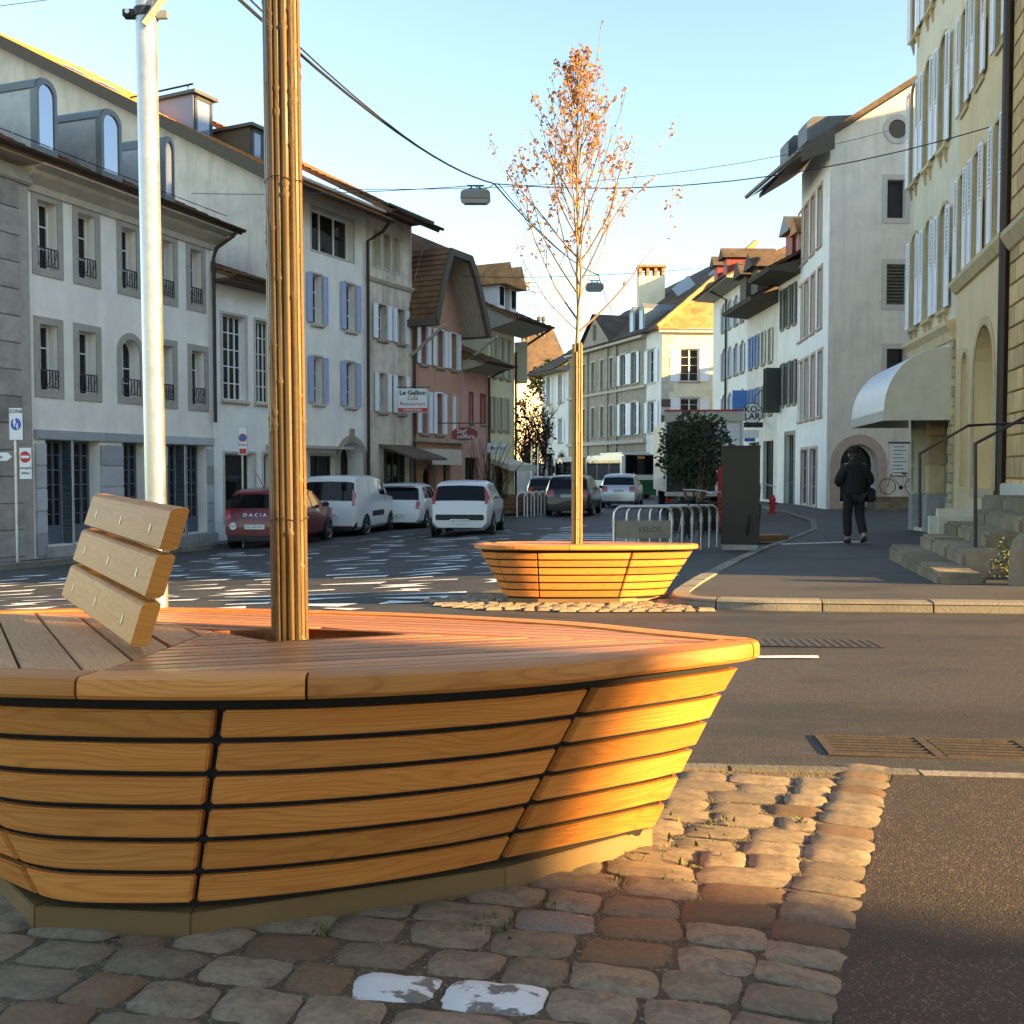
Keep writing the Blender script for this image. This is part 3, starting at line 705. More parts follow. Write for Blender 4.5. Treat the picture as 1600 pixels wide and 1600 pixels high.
# ================================================================ buildings
plaster('pl_grey', (.80, .75, .66)); plaster('pl_white', (.84, .79, .69)); plaster('pl_cool', (.82, .79, .73)); plaster('pl_cream', (.66, .60, .47)); plaster('pl_beige', (.70, .60, .47), (.30, .23, .17), .3)
plaster('pl_salmon', (.56, .30, .2)); plaster('pl_pink', (.6, .33, .27)); plaster('pl_butter', (.74, .66, .42)); plaster('pl_yellow', (.74, .55, .31)); plaster('pl_yellowgrey', (.72, .63, .45)); plaster('pl_orange', (.66, .42, .19))
plaster('pl_ecru', (.76, .68, .56), (.58, .52, .43)); plaster('pl_gable', (.70, .63, .53), (.5, .45, .37), .2); plaster('pl_sun', (.80, .70, .50))
worn('stone_grey', (.36, .33, .28), .2, 4, .85, bump=.4, bscale=40); worn('stone_tan', (.40, .33, .25), .25, 3, .9, bump=.5, bscale=30, stain=(.2, .16, .11)); worn('stone_pale', (.52, .47, .38), .2, 4, .85, bump=.3, bscale=40)
worn('stone_pink', (.52, .37, .29), .15, 4, .85, bump=.3, bscale=40); worn('stone_blue', (.38, .39, .40), .18, 3, .8, bump=.4, bscale=40, rnd=True); worn('stone_ochre', (.55, .41, .22), .2, 3, .85, bump=.3, bscale=40, rnd=True)
worn('door_blue', (.10, .125, .16), .2, 4, .6, bump=.1, bscale=30); worn('stone_pier', (.30, .275, .24), .3, 3, .85, bump=.4, bscale=40, rnd=True); worn('dormer_side', (.42, .42, .39), .25, 2, .4, .3, .1, 20); plain('dormer_lilac', (.27, .25, .3), .4); worn('awning_brown', (.14, .085, .06), .2, 4, .8)
plain('glass_sky', (.3, .32, .36), .06, 1.); plain('shut_cool', (.45, .5, .58), .6); worn('stone_orange', (.60, .38, .17), .2, 3, .85, bump=.3, bscale=40, rnd=True); worn('stone_pink2', (.55, .49, .42), .12, 4, .85); worn('door_grey', (.22, .21, .17), .2, 4, .7)
plain('frame_white', (.75, .74, .70), .5); plain('frame_dark', (.035, .038, .04), .5); plain('shut_white', (.78, .79, .80), .55); plain('shut_lilac', (.36, .40, .56), .6); plain('shut_blue', (.08, .25, .60), .6); plain('shut_green', (.045, .06, .045), .6); plain('shut_cream', (.55, .52, .38), .6); plain('shut_red', (.28, .03, .02), .6)
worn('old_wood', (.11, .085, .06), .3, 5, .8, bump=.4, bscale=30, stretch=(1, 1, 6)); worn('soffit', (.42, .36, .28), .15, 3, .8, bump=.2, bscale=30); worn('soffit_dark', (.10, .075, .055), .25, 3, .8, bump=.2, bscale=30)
worn('brown_metal', (.05, .032, .022), .2, 5, .5, .3, .1, 40); worn('zinc', (.10, .10, .095), .25, 4, .5, .4, .1, 30); worn('lead', (.20, .21, .20), .2, 4, .5, .5, .1, 30)
worn('fabric_cream', (.60, .54, .42), .12, 3, .75, bump=.15, bscale=100); worn('fabric_silver', (.55, .56, .56), .15, 3, .35, .1, .1, 60, spec=.8); plain('curtain', (.6, .58, .52), .9); plain('panel_dark', (.02, .018, .016), .7)
def tiles(name, a, b, sc=1.):
    m = NT(name); v = m.coord(); vo = m.n('TexVoronoi', Scale=5.5*sc); m.l(v, vo.inputs['Vector']); f = m.noise(v, .9, 6, .7)
    col = m.mix(vo.outputs['Color'], a, b); col = m.mix(m.ramp(f, [(.42, (0, 0, 0)), (.7, (1, 1, 1))]), col, dk(a, .5)); m.base(col); m.rough(.85); m.bump(m.noise(v, 9, 4), .6, .03)
tiles('tile_brown', (.16, .075, .035), (.24, .12, .055)); tiles('tile_orange', (.46, .20, .065), (.56, .28, .10)); tiles('tile_dark', (.075, .048, .032), (.12, .075, .045))
WR = random.Random(77)
class Bld:
    def __init__(s, name, label, P0, P1, zb, cat='house', group=None):
        s.P0 = Vector(P0); s.P1 = Vector(P1); d = s.P1-s.P0; s.L = d.length; s.d = d.normalized(); s.zb = zb
        s.root = empty(name, (P0[0], P0[1], zb), math.atan2(d.y, d.x), label, cat, group)
    def px(s, u, v):                          # pixel -> (s, z) on the facade plane
        r = ray(u, v); n = Vector((-s.d.y, s.d.x)); den = n.dot(Vector((r.x, r.y))); t = n.dot(s.P0)/den
        p = Vector((r.x*t, r.y*t)); return (p-s.P0).dot(s.d), CAMZ+r.z*t-s.zb
    def op(s, u0, u1, vt, vb, um=None, arch=False, **k):
        um = (u0+u1)/2 if um is None else um; vm = (vt+vb)/2
        return dict(s0=s.px(u0, vm)[0], s1=s.px(u1, vm)[0], z0=s.px(um, vb)[1], z1=s.px(um, vt)[1], arch=arch, **k)
    def row(s, us, um, vt, vb, **k):          # openings sharing one height
        z0, z1 = s.px(um, vb)[1], s.px(um, vt)[1]
        return [dict(s0=s.px(a, (vt+vb)/2)[0], s1=s.px(b, (vt+vb)/2)[0], z0=z0, z1=z1, arch=k.get('arch', False), **{q: w for q, w in k.items() if q != 'arch'}) for a, b in us]
    def z(s, u, v): return s.px(u, v)[1]
    def part(s, name, mb, mat, parent=None, **k): return mb.build(name, mat, parent or s.root, **k)
    def box(s, name, a, b, y0, y1, z0, z1, mat, parent=None, **k): return s.part(name, MB().box(a, b, y0, y1, z0, z1), mat, parent, **k)
    def wall(s, ops, z1, mat, s0=0, s1=None, z0=-1.5, depth=.25, body=8, y=0, top=True, name='wall'):
        s1 = s.L if s1 is None else s1; mb = MB()
        X = sorted({s0, s1, *[q for o in ops for q in (o['s0'], o['s1']) if s0 < q < s1]}); Z = sorted({z0, z1, *[q for o in ops for q in (o['z0'], o['z1']) if z0 < q < z1]})
        def hole(x, z): return any(o['s0'] < x < o['s1'] and o['z0'] < z < o['z1'] for o in ops)
        for a, b in zip(X, X[1:]):
            run = None
            for c, d in list(zip(Z, Z[1:]))+[(None, None)]:
                h = c is None or hole((a+b)/2, (c+d)/2)
                if not h: run = [c, d] if run is None else [run[0], d]
                elif run is not None:
                    mb.add([(a, y, run[0]), (b, y, run[0]), (b, y, run[1]), (a, y, run[1])], [(0, 1, 2, 3)]); run = None
        for o in ops:
            a, b, c, d = max(o['s0'], s0), min(o['s1'], s1), max(o['z0'], z0), min(o['z1'], z1); dp = y+o.get('depth', depth)
            if o['arch']:
                n = 10; w = (b-a)/2; rise = o.get('rise', w); zs = d-rise; cx = (a+b)/2
                arc = [(cx-w*math.cos(math.pi*i/n), zs+rise*math.sin(math.pi*i/n)) for i in range(n+1)]
                for i in range(n):
                    (xa, za), (xb, zb) = arc[i], arc[i+1]
                    mb.add([(xa, y, za), (xb, y, zb), (xb, y, d), (xa, y, d)], [(0, 1, 2, 3)]); mb.add([(xa, y, za), (xb, y, zb), (xb, dp, zb), (xa, dp, za)], [(0, 1, 2, 3)])
                tz = zs
            else:
                tz = d; mb.add([(a, y, d), (b, y, d), (b, dp, d), (a, dp, d)], [(0, 1, 2, 3)])
            mb.add([(a, y, c), (a, y, tz), (a, dp, tz), (a, dp, c)], [(0, 1, 2, 3)]); mb.add([(b, y, c), (b, y, tz), (b, dp, tz), (b, dp, c)], [(0, 1, 2, 3)])
            mb.add([(a, y, c), (b, y, c), (b, dp, c), (a, dp, c)], [(0, 1, 2, 3)])
        if body:
            mb.add([(s0, y, z0), (s0, y, z1), (s0, body, z1), (s0, body, z0)], [(0, 1, 2, 3)]); mb.add([(s1, y, z0), (s1, y, z1), (s1, body, z1), (s1, body, z0)], [(0, 1, 2, 3)])
            mb.add([(s0, body, z0), (s1, body, z0), (s1, body, z1), (s0, body, z1)], [(0, 1, 2, 3)])
            if top: mb.add([(s0, y, z1), (s1, y, z1), (s1, body, z1), (s0, body, z1)], [(0, 1, 2, 3)])
        return s.part(name, mb, mat, fix=False)
    def win(s, o, nv=1, nh=2, fr='frame_white', sur=None, sw=.12, proud=.025, sill=None, shut=None, louver=False, depth=.25, glass='glass_dark', fw=.05, rail=False, name='window', sc=1., closed=False, curtain=False, ajar=0, y=0, hood=None):
        a, b, c, d = o['s0'], o['s1'], o['z0'], o['z1']; W = b-a; H = d-c; dp = y+o.get('depth', depth); arch = o['arch']; rise = o.get('rise', W/2) if arch else 0; cx = (a+b)/2; n = 10
        def top(x):
            if not arch: return d
            q = max(-1, min(1, (x-cx)/(W/2))); return d-rise+rise*math.sqrt(max(0, 1-q*q))
        mb = MB(); y0, y1 = dp-.05, dp-.001
        mb.box(a+.001, a+fw, y0, y1, c, d-rise); mb.box(b-fw, b-.001, y0, y1, c, d-rise); mb.box(a+fw, b-fw, y0, y1, c, c+fw)
        if arch:
            A = [(cx-W/2*math.cos(math.pi*i/n), d-rise+rise*math.sin(math.pi*i/n)) for i in range(n+1)]; k = 1-2*fw/W
            for (xa, za), (xb, zb) in zip(A, A[1:]):
                ia, ib = (cx+(xa-cx)*k, d-rise+(za-d+rise)*k), (cx+(xb-cx)*k, d-rise+(zb-d+rise)*k)
                mb.add([(xa, y0, za), (xb, y0, zb), (ib[0], y0, ib[1]), (ia[0], y0, ia[1])], [(0, 1, 2, 3)]); mb.add([(ia[0], y0, ia[1]), (ib[0], y0, ib[1]), (ib[0], y1, ib[1]), (ia[0], y1, ia[1])], [(0, 1, 2, 3)])
        else: mb.box(a+fw, b-fw, y0, y1, d-fw, d)
        for i in range(nv):
            x = lerp(a, b, (i+1)/(nv+1)); w_ = fw*(.7 if nv == 1 else .45); mb.box(x-w_, x+w_, y0-.006, y1, c+fw, top(x)-fw*.6)
        for i in range(nh):
            z = lerp(c, d-(rise if arch else 0), (i+1)/(nh+1)); mb.box(a+fw, b-fw, y0+.012, y1, z-.014, z+.014)
        w = s.part(name, mb, fr)
        pts = [(a, c), (b, c)]+([(x, top(x)) for x in [lerp(b, a, i/n) for i in range(n+1)]] if arch else [(b, d), (a, d)])
        g = MB(); g.add([(x, dp-.012, z) for x, z in pts], [tuple(range(len(pts)))]); g.build('pane', glass, w, fix=False)
        if (curtain or WR.random() < .4) and glass == 'glass_dark' and name == 'window' and W > .3:
            k1, k2 = WR.uniform(.12, .34), WR.uniform(0, .3)
            for xa, xb in ((a+fw, a+W*k1), (b-W*k2, b-fw)):
                if xb-xa > .03: MB().box(xa, xb, dp-.011, dp-.0105, c+fw, d-rise-fw).build('curtain', 'curtain', w)
        if sur:
            q = MB(); yo = y-proud
            zb_ = c-(0 if sill else sw)
            q.box(a-sw, a, yo, y+.01, zb_, d-rise); q.box(b, b+sw, yo, y+.01, zb_, d-rise)
            if not sill: q.box(a, b, yo, y+.01, c-sw, c)
            if arch:
                A = [(cx-W/2*math.cos(math.pi*i/n), d-rise+rise*math.sin(math.pi*i/n)) for i in range(n+1)]; kx = 1+2*sw/W; kz = (rise+sw)/rise
                for (xa, za), (xb, zb) in zip(A, A[1:]):
                    oa, ob = (cx+(xa-cx)*kx, d-rise+(za-d+rise)*kz), (cx+(xb-cx)*kx, d-rise+(zb-d+rise)*kz)
                    q.add([(p[0], yy, p[1]) for yy in (yo, y+.01) for p in ((xa, za), (xb, zb), ob, oa)], [(0, 1, 2, 3), (7, 6, 5, 4), (0, 4, 5, 1), (2, 6, 7, 3), (1, 5, 6, 2), (3, 7, 4, 0)])
            else: q.box(a-sw, b+sw, yo, y+.01, d, d+sw)
            q.build('window_surround', sur, w)
        if sill: MB().xprism([(y-.10, c-.09), (y-.10, c-.015), (y+.02, c), (y+.02, c-.13), (y-.04, c-.13)], a-sw*1.1, b+sw*1.1).build('sill', sill, w)
        if hood: MB().xprism([(y-.12, d+sw+.08), (y-.12, d+sw+.03), (y, d+sw-.02), (y, d+sw+.1)], a-sw*1.2, b+sw*1.2).build('hood', hood, w)
        if rail:
            q = MB(); yr = y-.02; q.box(a, b, yr-.01, yr+.01, c+H*.3, c+H*.3+.025); q.box(a, b, yr-.01, yr+.01, c+.06, c+.08)
            for i in range(7): x = lerp(a, b, i/6); q.box(x-.008, x+.008, yr-.008, yr+.008, c+.08, c+H*.3)
            for i in range(3): x = lerp(a, b, (i+.5)/3); q.tube([(x-.07, yr, c+.1), (x, yr-.01, c+H*.15), (x+.07, yr, c+H*.28)], .008, 4)
            q.build('railing', 'dark_metal', w)
        if shut:
            hw = W/2*1.0
            for sd in (-1, 1):
                q = MB(); h1 = H-(rise*.5 if arch else 0)
                if closed: x0 = a if sd < 0 else a+hw; yy = y+.03
                else: x0 = a-hw-.02-sw*.25 if sd < 0 else b+.02+sw*.25; yy = y-proud-.05
                th = .035; f = .07*sc*min(1, hw/.5); xe = x0+hw
                q.box(x0, x0+f, yy, yy+th, c, c+h1); q.box(xe-f, xe, yy, yy+th, c, c+h1)
                for zz in (0, .5, 1): zc_ = lerp(c, c+h1-f*1.2, zz); q.box(x0+f, xe-f, yy, yy+th, zc_, zc_+f*1.2)
                if louver:
                    k = max(6, int(h1*.5/.085))
                    for i in range(k): zz = lerp(c+h1*.5+f, c+h1-f*1.2, (i+.2)/k); q.add([(x0+f, yy+.004, zz), (xe-f, yy+.004, zz), (xe-f, yy+th-.004, zz+.055), (x0+f, yy+th-.004, zz+.055)], [(0, 1, 2, 3)])
                    q.box(x0+f, xe-f, yy+.018, yy+th-.005, c+f*1.2, c+h1*.5)
                else: q.box(x0+f, xe-f, yy+.012, yy+th-.005, c+f*1.2, c+h1-f*1.2)
                so_ = q.build('shutter', shut, w)
                if ajar and not closed:
                    hx = a if sd < 0 else b
                    so_.data.transform(Matrix.Translation((-hx, -(y-proud), 0))); so_.location = (hx, y-proud-.02, 0); so_.rotation_euler = (0, 0, sd*ajar*(-1)*-1)
        return w
    def roof(s, name, s0, s1, y0, z0, y1, z1, mat, th=.1, rows=None, parent=None, ztop=None, tap=(0, 0)):
        """sloping tiled slab from eave (y0,z0) to (y1,z1); stepped courses. tap = how far the ends draw in at the top"""
        L = math.hypot(y1-y0, z1-z0); rows = rows or max(3, int(L/.33)); mb = MB(); ny, nz = -(z1-z0)/L, (y1-y0)/L
        for i in range(rows):
            a, b = i/rows, (i+1)/rows
            def P(t, h, e): return (lerp(s0+tap[0]*t, s1-tap[1]*t, e), lerp(y0, y1, t)+ny*h, lerp(z0, z1, t)+nz*h)
            h0, h1 = .05, .012
            mb.add([P(a, h0, 0), P(a, h0, 1), P(b, h1, 1), P(b, h1, 0), P(a, h1*.5, 0), P(a, h1*.5, 1)], [(0, 1, 2, 3), (4, 5, 1, 0)])
        q = [(s0, y0, z0), (s1, y0, z0), (s1-tap[1], y1, z1), (s0+tap[0], y1, z1)]; lo = [(x, y-ny*th, z-nz*th) for x, y, z in q]; hi = [(x, y+ny*.01, z+nz*.01) for x, y, z in q]
        mb.add(hi+lo, [(4, 7, 6, 5), (0, 4, 5, 1), (1, 5, 6, 2), (2, 6, 7, 3), (3, 7, 4, 0)])
        return s.part(name, mb, mat, parent, fix=False)
    def gutter(s, a, b, y, z, r=.07, mat='brown_metal', parent=None):
        n = 8; mb = MB(); vs = []; 
        for x in (a, b): vs += [(x, y-r*math.cos(math.pi*i/n), z-r*math.sin(math.pi*i/n)) for i in range(n+1)]+[(x, y+(r-.012)*math.cos(math.pi*i/n), z-(r-.012)*math.sin(math.pi*i/n)) for i in range(n+1)]
        k = 2*(n+1); mb.add(vs, [(i, (i+1) % k, k+(i+1) % k, k+i) for i in range(k)]+[tuple(range(k)), tuple(range(2*k-1, k-1, -1))]); return s.part('gutter', mb, mat, parent, fix=True, smooth=40)
    def pipe(s, pts, r=.045, mat='brown_metal'): return s.part('downpipe', MB().tube(pts, r, 8), mat, smooth=40)
def lp2(t, A, B): return (A[0]+(B[0]-A[0])*t, A[1]+(B[1]-A[1])*t)
def ups(p, e, u):              # point on line p+e*t seen at image column u
    k = (u-800)/1600*1.0008; # small pitch correction
    t = (k*p[1]-p[0])/(e[0]-k*e[1]); return (p[0]+e[0]*t, p[1]+e[1]*t)
# ---------------- left row
E1 = (math.sin(R(19.9)), math.cos(R(19.9))); Q1 = (-8.14, 27.9)
A1 = ups(Q1, E1, -45)
b1 = Bld('grey_stone_house', 'pale grey house with stone window surrounds and barrel dormers, leftmost of the street', A1, Q1, -.97)
ops2 = b1.row([(58, 89), (121, 148), (189, 212), (253, 270), (296, 314)], 73, 316, 421); ops1 = b1.row([(62, 90), (123, 150), (253, 270), (299, 319)], 75, 508, 610); opa = [b1.op(190, 218, 531, 621, 204, arch=True)]
zg = b1.z(75, 672)
doors = [b1.op(72, 113, 687, 850, 75), b1.op(116, 156, 687, 850, 75), b1.op(192, 229, 690, 842, 75+0*0), b1.op(261, 289, 690, 850, 75), b1.op(293, 323, 690, 850, 75)]
for o in doors: o['z0'] = .12; o['z1'] = b1.z(75, 687); o['depth'] = .35
ztop = b1.z(330, 375)
b1.wall(ops1+ops2+opa+doors, ztop, 'pl_grey', body=7, depth=.3)
for o in ops2: b1.win(o, 1, 2, sur='stone_grey', sw=.16, rail=True, fw=.035, depth=.3)
for o in ops1+opa: b1.win(o, 1, 2, sur='stone_grey', sw=.16, rail=True, fw=.035, depth=.3)
# rusticated ground floor : stone blocks round the glazed doors
xsd = sorted([(o['s0'], o['s1']) for o in doors]); gaps = [(b1.px(54, 760)[0], xsd[0][0]-.0), (xsd[1][1], xsd[2][0]), (xsd[2][1], xsd[3][0]), (xsd[4][1], b1.L)]
for a, b in gaps:
    n = 6; ztb = b1.z(75, 672)
    for k in range(n):
        b1.box('stone_block', a+.012, b-.012, -.05-.006*(k % 2), .01, lerp(-.6, ztb-.28, k/n)+.008, lerp(-.6, ztb-.28, (k+1)/n)-.008, 'stone_blue', bevel=.008)
for a, b in ((gaps[0][0], xsd[1][1]+.15), (gaps[1][0]+.16, gaps[2][1]-.15), (gaps[2][1]-.14, b1.L)): b1.box('lintel', a, b, -.07, .01, b1.z(75, 687)+.004, b1.z(75, 672), 'stone_blue', bevel=.01)
for i, o in enumerate(doors):
    dn = b1.win(o, 2, 6, fr='door_blue', depth=.35, fw=.06, name='glazed_door'); b1.box('door_panel', o['s0']+.06, o['s1']-.06, .27, .3, o['z0'], o['z0']+.42, 'door_blue', dn)
for a, b in ((0, 1), (3, 4)):
    b1.box('pier', doors[a]['s1'], doors[b]['s0'], .0, .3, .0, b1.z(75, 687), 'door_blue', bevel=.01); b1.box('step', doors[a]['s0']-.1, doors[b]['s1']+.1, -.3, -.056, -.6, .1, 'granite', bevel=.02)
# corner pier of stacked blocks
sp0, sp1 = b1.px(-40, 500)[0], b1.px(42, 500)[0]
zt = b1.z(20, 285); n = 15
for k in range(n): b1.box('pier_block', 0, sp1-.28, -.14, .0, lerp(-.6, zt, k/n)+.006, lerp(-.6, zt, (k+1)/n)-.006, 'stone_pier', bevel=.012)
b1.box('pilaster', sp1-.27, sp1, -.09, 0, -.6, zt, 'stone_grey'); b1.box('pier_capital', -.1, sp1+.06, -.2, 0, zt, zt+.32, 'stone_grey', bevel=.03)
b1.part('cornice', MB().xprism([(.0, ztop-.28), (-.06, ztop-.28), (-.1, ztop-.14), (-.32, ztop+.02), (-.36, ztop+.1), (-.62, ztop+.16), (-.62, ztop+.24), (0, ztop+.24)], sp1-.1, b1.L+.25), 'stone_pale')
ze = ztop+.30
b1.gutter(-.2, b1.L+.55, -.70, ze+.02, .08)
rf = b1.roof('roof', -.3, b1.L+.55, -.66, ze-.02, 4.2, ze+2.3, 'tile_brown', tap=(0, 1.6)); 
b1.part('eaves_board', MB().box(-.2, b1.L+.4, -.6, .1, ze-.13, ze-.06), 'soffit')
for k in range(8): b1.part('snow_rail', MB().tube([(k*1.05, -.2, ze+.42), ((k+1)*1.05-.05, -.2, ze+.42)], .012, 5), 'dark_metal', rf)
s_ = b1.px(335, 600)[0]; b1.pipe([(b1.L+.25, -.66, ze-.03), (b1.L+.2, -.6, ze-.2), (b1.L-.02, -.2, ze-.55), (b1.L-.03, -.12, ze-.8), (b1.L-.03, -.12, b1.z(333, 660))], .05)
def barrel_dormer(u0, u1, vt, vb):
    yf = -.05; f = 1.0
    (a, zt_), (b, zb_) = b1.px(u0, vt), b1.px(u1, vb); zb_ = ze+.32; w = b-a; n = 8; H = zt_-zb_
    prof = [(a, zb_), (b, zb_), (b, zt_-.28)]+[((a+b)/2+w/2*math.cos(math.pi*i/n), zt_-.28+.28*math.sin(math.pi*i/n)) for i in range(1, n)]+[(a, zt_-.28)]
    dm = b1.part('dormer', MB().yprism(prof, yf, 3.0), 'dormer_side', rf)
    q = MB(); k = len(prof); cx = (a+b)/2; cz = (zb_+zt_)/2; inn = [(cx+(x-cx)*.78, cz+(z-cz)*.86) for x, z in prof]; out = [(cx+(x-cx)*1.05, cz+(z-cz)*1.03) for x, z in prof]
    for yy, A, B in ((yf-.05, inn, out),): q.add([(x, yy, z) for x, z in A]+[(x, yy, z) for x, z in B], [(i, (i+1) % k, k+(i+1) % k, k+i) for i in range(k)])
    q.add([(x, yf-.05, z) for x, z in out]+[(x, yf+.12, z) for x, z in out], [(i, (i+1) % k, k+(i+1) % k, k+i) for i in range(k)]); q.add([(x, yf-.05, z) for x, z in inn]+[(x, yf+.0, z) for x, z in inn], [(i, (i+1) % k, k+(i+1) % k, k+i) for i in range(k)]); q.build('dormer_frame', 'lead', b1.root)
    b1.part('dormer_pane', MB().add([(x, yf-.02, z) for x, z in inn], [tuple(range(k))]), 'glass_sky', None, fix=False)
    b1.part('dormer_roof', MB().add([(x*1, y, z) for y in (yf-.02, 3.0) for x, z in [(cx+(x-cx)*1.08, z+.03) for x, z in prof[2:]]], [(i, i+1, len(prof)-2+i+1, len(prof)-2+i) for i in range(len(prof)-3)]), 'lead', None, fix=False)
for u0, u1, vt in ((51, 80, 118), (153, 181, 166), (252, 264, 212)): barrel_dormer(u0, u1, vt, 0)
cs, cz_ = b1.px(40, 105); b1.part('chimney', MB().box(cs-.35, cs+.25, 2.4, 3.0, ze+1, cz_+.75), 'tile_orange', rf); b1.part('chimney_cap', MB().box(cs-.45, cs+.35, 2.3, 3.1, cz_+.95, cz_+1.03), 'tile_orange', rf)
# ---- left row continues at a slightly different angle
E2 = (math.sin(R(26.3)), math.cos(R(26.3)))
def LP(u): return ups(Q1, E2, u)
# low link house
b = Bld('link_house', 'low white house with brown tiled roof between the grey house and tall house', Q1, LP(427), -1.0)
zr = b.z(345, 428)
ops = [b.op(347, 384, 492, 624, 360), b.op(399, 425.5, 492, 624, 360)]
for o in ops: o['z0'], o['z1'] = b.z(360, 624), b.z(360, 492)
g = [b.op(351, 398, 708, 815, 360), b.op(412, 426, 708, 840, 360)]
for o in g: o['z1'] = b.z(360, 708)
b.wall(ops+g, b.z(345, 440), 'pl_cool', body=6, s0=.02)
for o in ops: b.win(o, 3, 4, sur='stone_pale', sw=.07, fw=.035, sill='stone_pale')
for o in g: b.win(o, 0, 0, fr='frame_white', sur='stone_pale', sw=.06)
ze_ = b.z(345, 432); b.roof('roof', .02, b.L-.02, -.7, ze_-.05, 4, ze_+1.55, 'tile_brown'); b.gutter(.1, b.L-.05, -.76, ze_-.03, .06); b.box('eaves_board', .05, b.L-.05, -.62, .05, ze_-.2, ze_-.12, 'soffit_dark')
# tall white house with lilac shutters
P2, P3, P4_, P5, P6, P7 = LP(427), LP(574), LP(645), LP(722), LP(763), LP(803.5)
b = Bld('tall_white_house', 'tall white house with lilac shutters, big gable wall and arched doorway', P2, P3, -1.05); b2 = b
zt = b.z(552, 325)
o3 = [b.op(486, 552, 322, 401, 500)]; o3[0]['z0'], o3[0]['z1'] = b.z(487, 389), b.z(487, 322)
o2 = b.row([(487, 502), (539.5, 554)], 541, 442, 515); o1 = b.row([(489, 503), (540, 554)], 541, 565, 634)
door = b.op(531, 568, 690, 790, 549, arch=True, rise=None); door['rise'] = (door['s1']-door['s0'])*.42; door['z0'] = -.4; door['depth'] = .7; shop = b.op(484, 524, 712, 790, 500); shop['z0'] = .1
b.wall(o3+o2+o1+[door, shop], zt, 'pl_white', body=12, top=False)
b.win(o3[0], 2, 0, fw=.06, depth=.3, sur='stone_pale', sw=.05, glass='glass_dark')
for o in o2: b.win(o, 1, 2, sur='stone_pale', sw=.06, sill='stone_pale', shut='shut_lilac', fw=.035, curtain=True)
for o in o1: b.win(o, 1, 2, sur='stone_pale', sw=.06, sill='stone_pale', shut='shut_lilac', fw=.035)
b.win(door, 0, 0, fr='panel_dark', sur='stone_tan', sw=.2, glass='panel_dark', depth=.7, name='archway'); ks = b.px(549, 680)[0]; b.box('keystone', ks-.11, ks+.11, -.07, .005, door['z1']-.05, door['z1']+.42, 'stone_tan', bevel=.01)
b.win(shop, 1, 0, fr='frame_dark', sur='stone_pale', sw=.08, name='shop_window'); b.part('canopy', MB().box(-.3, shop['s1']+.25, -.55, -.004, b.z(500, 702), b.z(500, 699)+.03), 'soffit')
# gable wall towards the camera + roof
rs = math.tan(R(27.2)); D = 13.0; zg = zt+.05
b.part('gable_wall', MB().add([(-.012, 0, -1.5), (-.012, 0, zg), (-.012, D, zg+D*rs), (-.012, 2*D, zg), (-.012, 2*D, -1.5)], [(0, 1, 2, 3, 4)]), 'pl_gable', fix=False)
b.part('gable_wall', MB().add([(b.L, 0, -1.5), (b.L, 0, zg), (b.L, D, zg+D*rs), (b.L, 2*D, zg), (b.L, 2*D, -1.5)], [(4, 3, 2, 1, 0)]), 'pl_gable', fix=False)
rt = b.roof('roof', -.35, b.L+.1, -1.0, zg-.5+.12, D, zg+D*rs+.15, 'tile_orange', th=.16); b.roof('roof', -.35, b.L+.1, 2*D+1, zg-.4, D, zg+D*rs+.15, 'tile_orange')
b.part('bargeboard', MB().add([(x, y, z) for x in (-.40, -.352) for y, z in ((-1.02, zg-.74), (-1.02, zg-.36), (D, zg+D*rs+.22), (D, zg+D*rs-.22))], [(3, 2, 1, 0), (4, 5, 6, 7), (0, 1, 5, 4), (1, 2, 6, 5), (2, 3, 7, 6), (3, 0, 4, 7)]), 'old_wood')
b.part('rake_soffit', MB().add([(x, y, z) for x in (-.35, -.013) for y, z in ((-1.0, zg-.62), (-1.0, zg-.55), (D, zg+D*rs-.02), (D, zg+D*rs-.09))], [(3, 2, 1, 0), (4, 5, 6, 7), (0, 1, 5, 4), (2, 3, 7, 6)]), 'soffit_dark')
b.box('eaves_board', 0, b.L, -.85, -.001, zt-.10, zt-.02, 'soffit'); b.gutter(-.3, b.L+.05, -1.07, zg-.42, .085)
b.pipe([(b.L-.1, -1.0, zg-.5), (b.L-.06, -.7, zg-.75), (b.L-.06, -.12, zg-1.0), (b.L-.06, -.1, -.5)], .055)
# box dormers on the rake side
def box_dormer(ua, ub, vt, yb, back, mat='dormer_lilac'):
    yy = yb; zz = zg+yy*rs
    a, bb = ua, ub; top = zz+vt
    dm = b.part('dormer', MB().box(a, bb, yy, yy+back, zz-.3, top), mat, rt); b.part('dormer_roof', MB().box(a-.12, bb+.12, yy-.18, yy+back, top, top+.1), 'zinc', rt); b.part('dormer_window', MB().box(a+.12, bb-.12, yy-.03, yy-.005, zz+.15, top-.12), 'glass_blue', rt); b.part('dormer_frame', MB().box(a+.02, a+.12, yy-.06, yy-.002, zz, top).box(bb-.12, bb-.02, yy-.06, yy-.002, zz, top).box(a+.02, bb-.02, yy-.06, yy-.002, top-.12, top), 'frame_dark', rt)
box_dormer(.2, 1.0, 1.25, 3.1, 3.5); box_dormer(1.5, 2.1, 1.05, 2.0, 2.2, 'old_wood'); b.part('roof_rail', MB().tube([(.1, 3.0, zg+3*rs+1.55), (.1, 5.6, zg+3*rs+1.55)], .03, 6).tube([(.1, 3.2, zg+3*rs+1.3), (.1, 3.2, zg+3*rs+1.55)], .02, 6).tube([(.1, 5, zg+3*rs+1.3), (.1, 5, zg+3*rs+1.55)], .02, 6), 'dark_metal', rt)
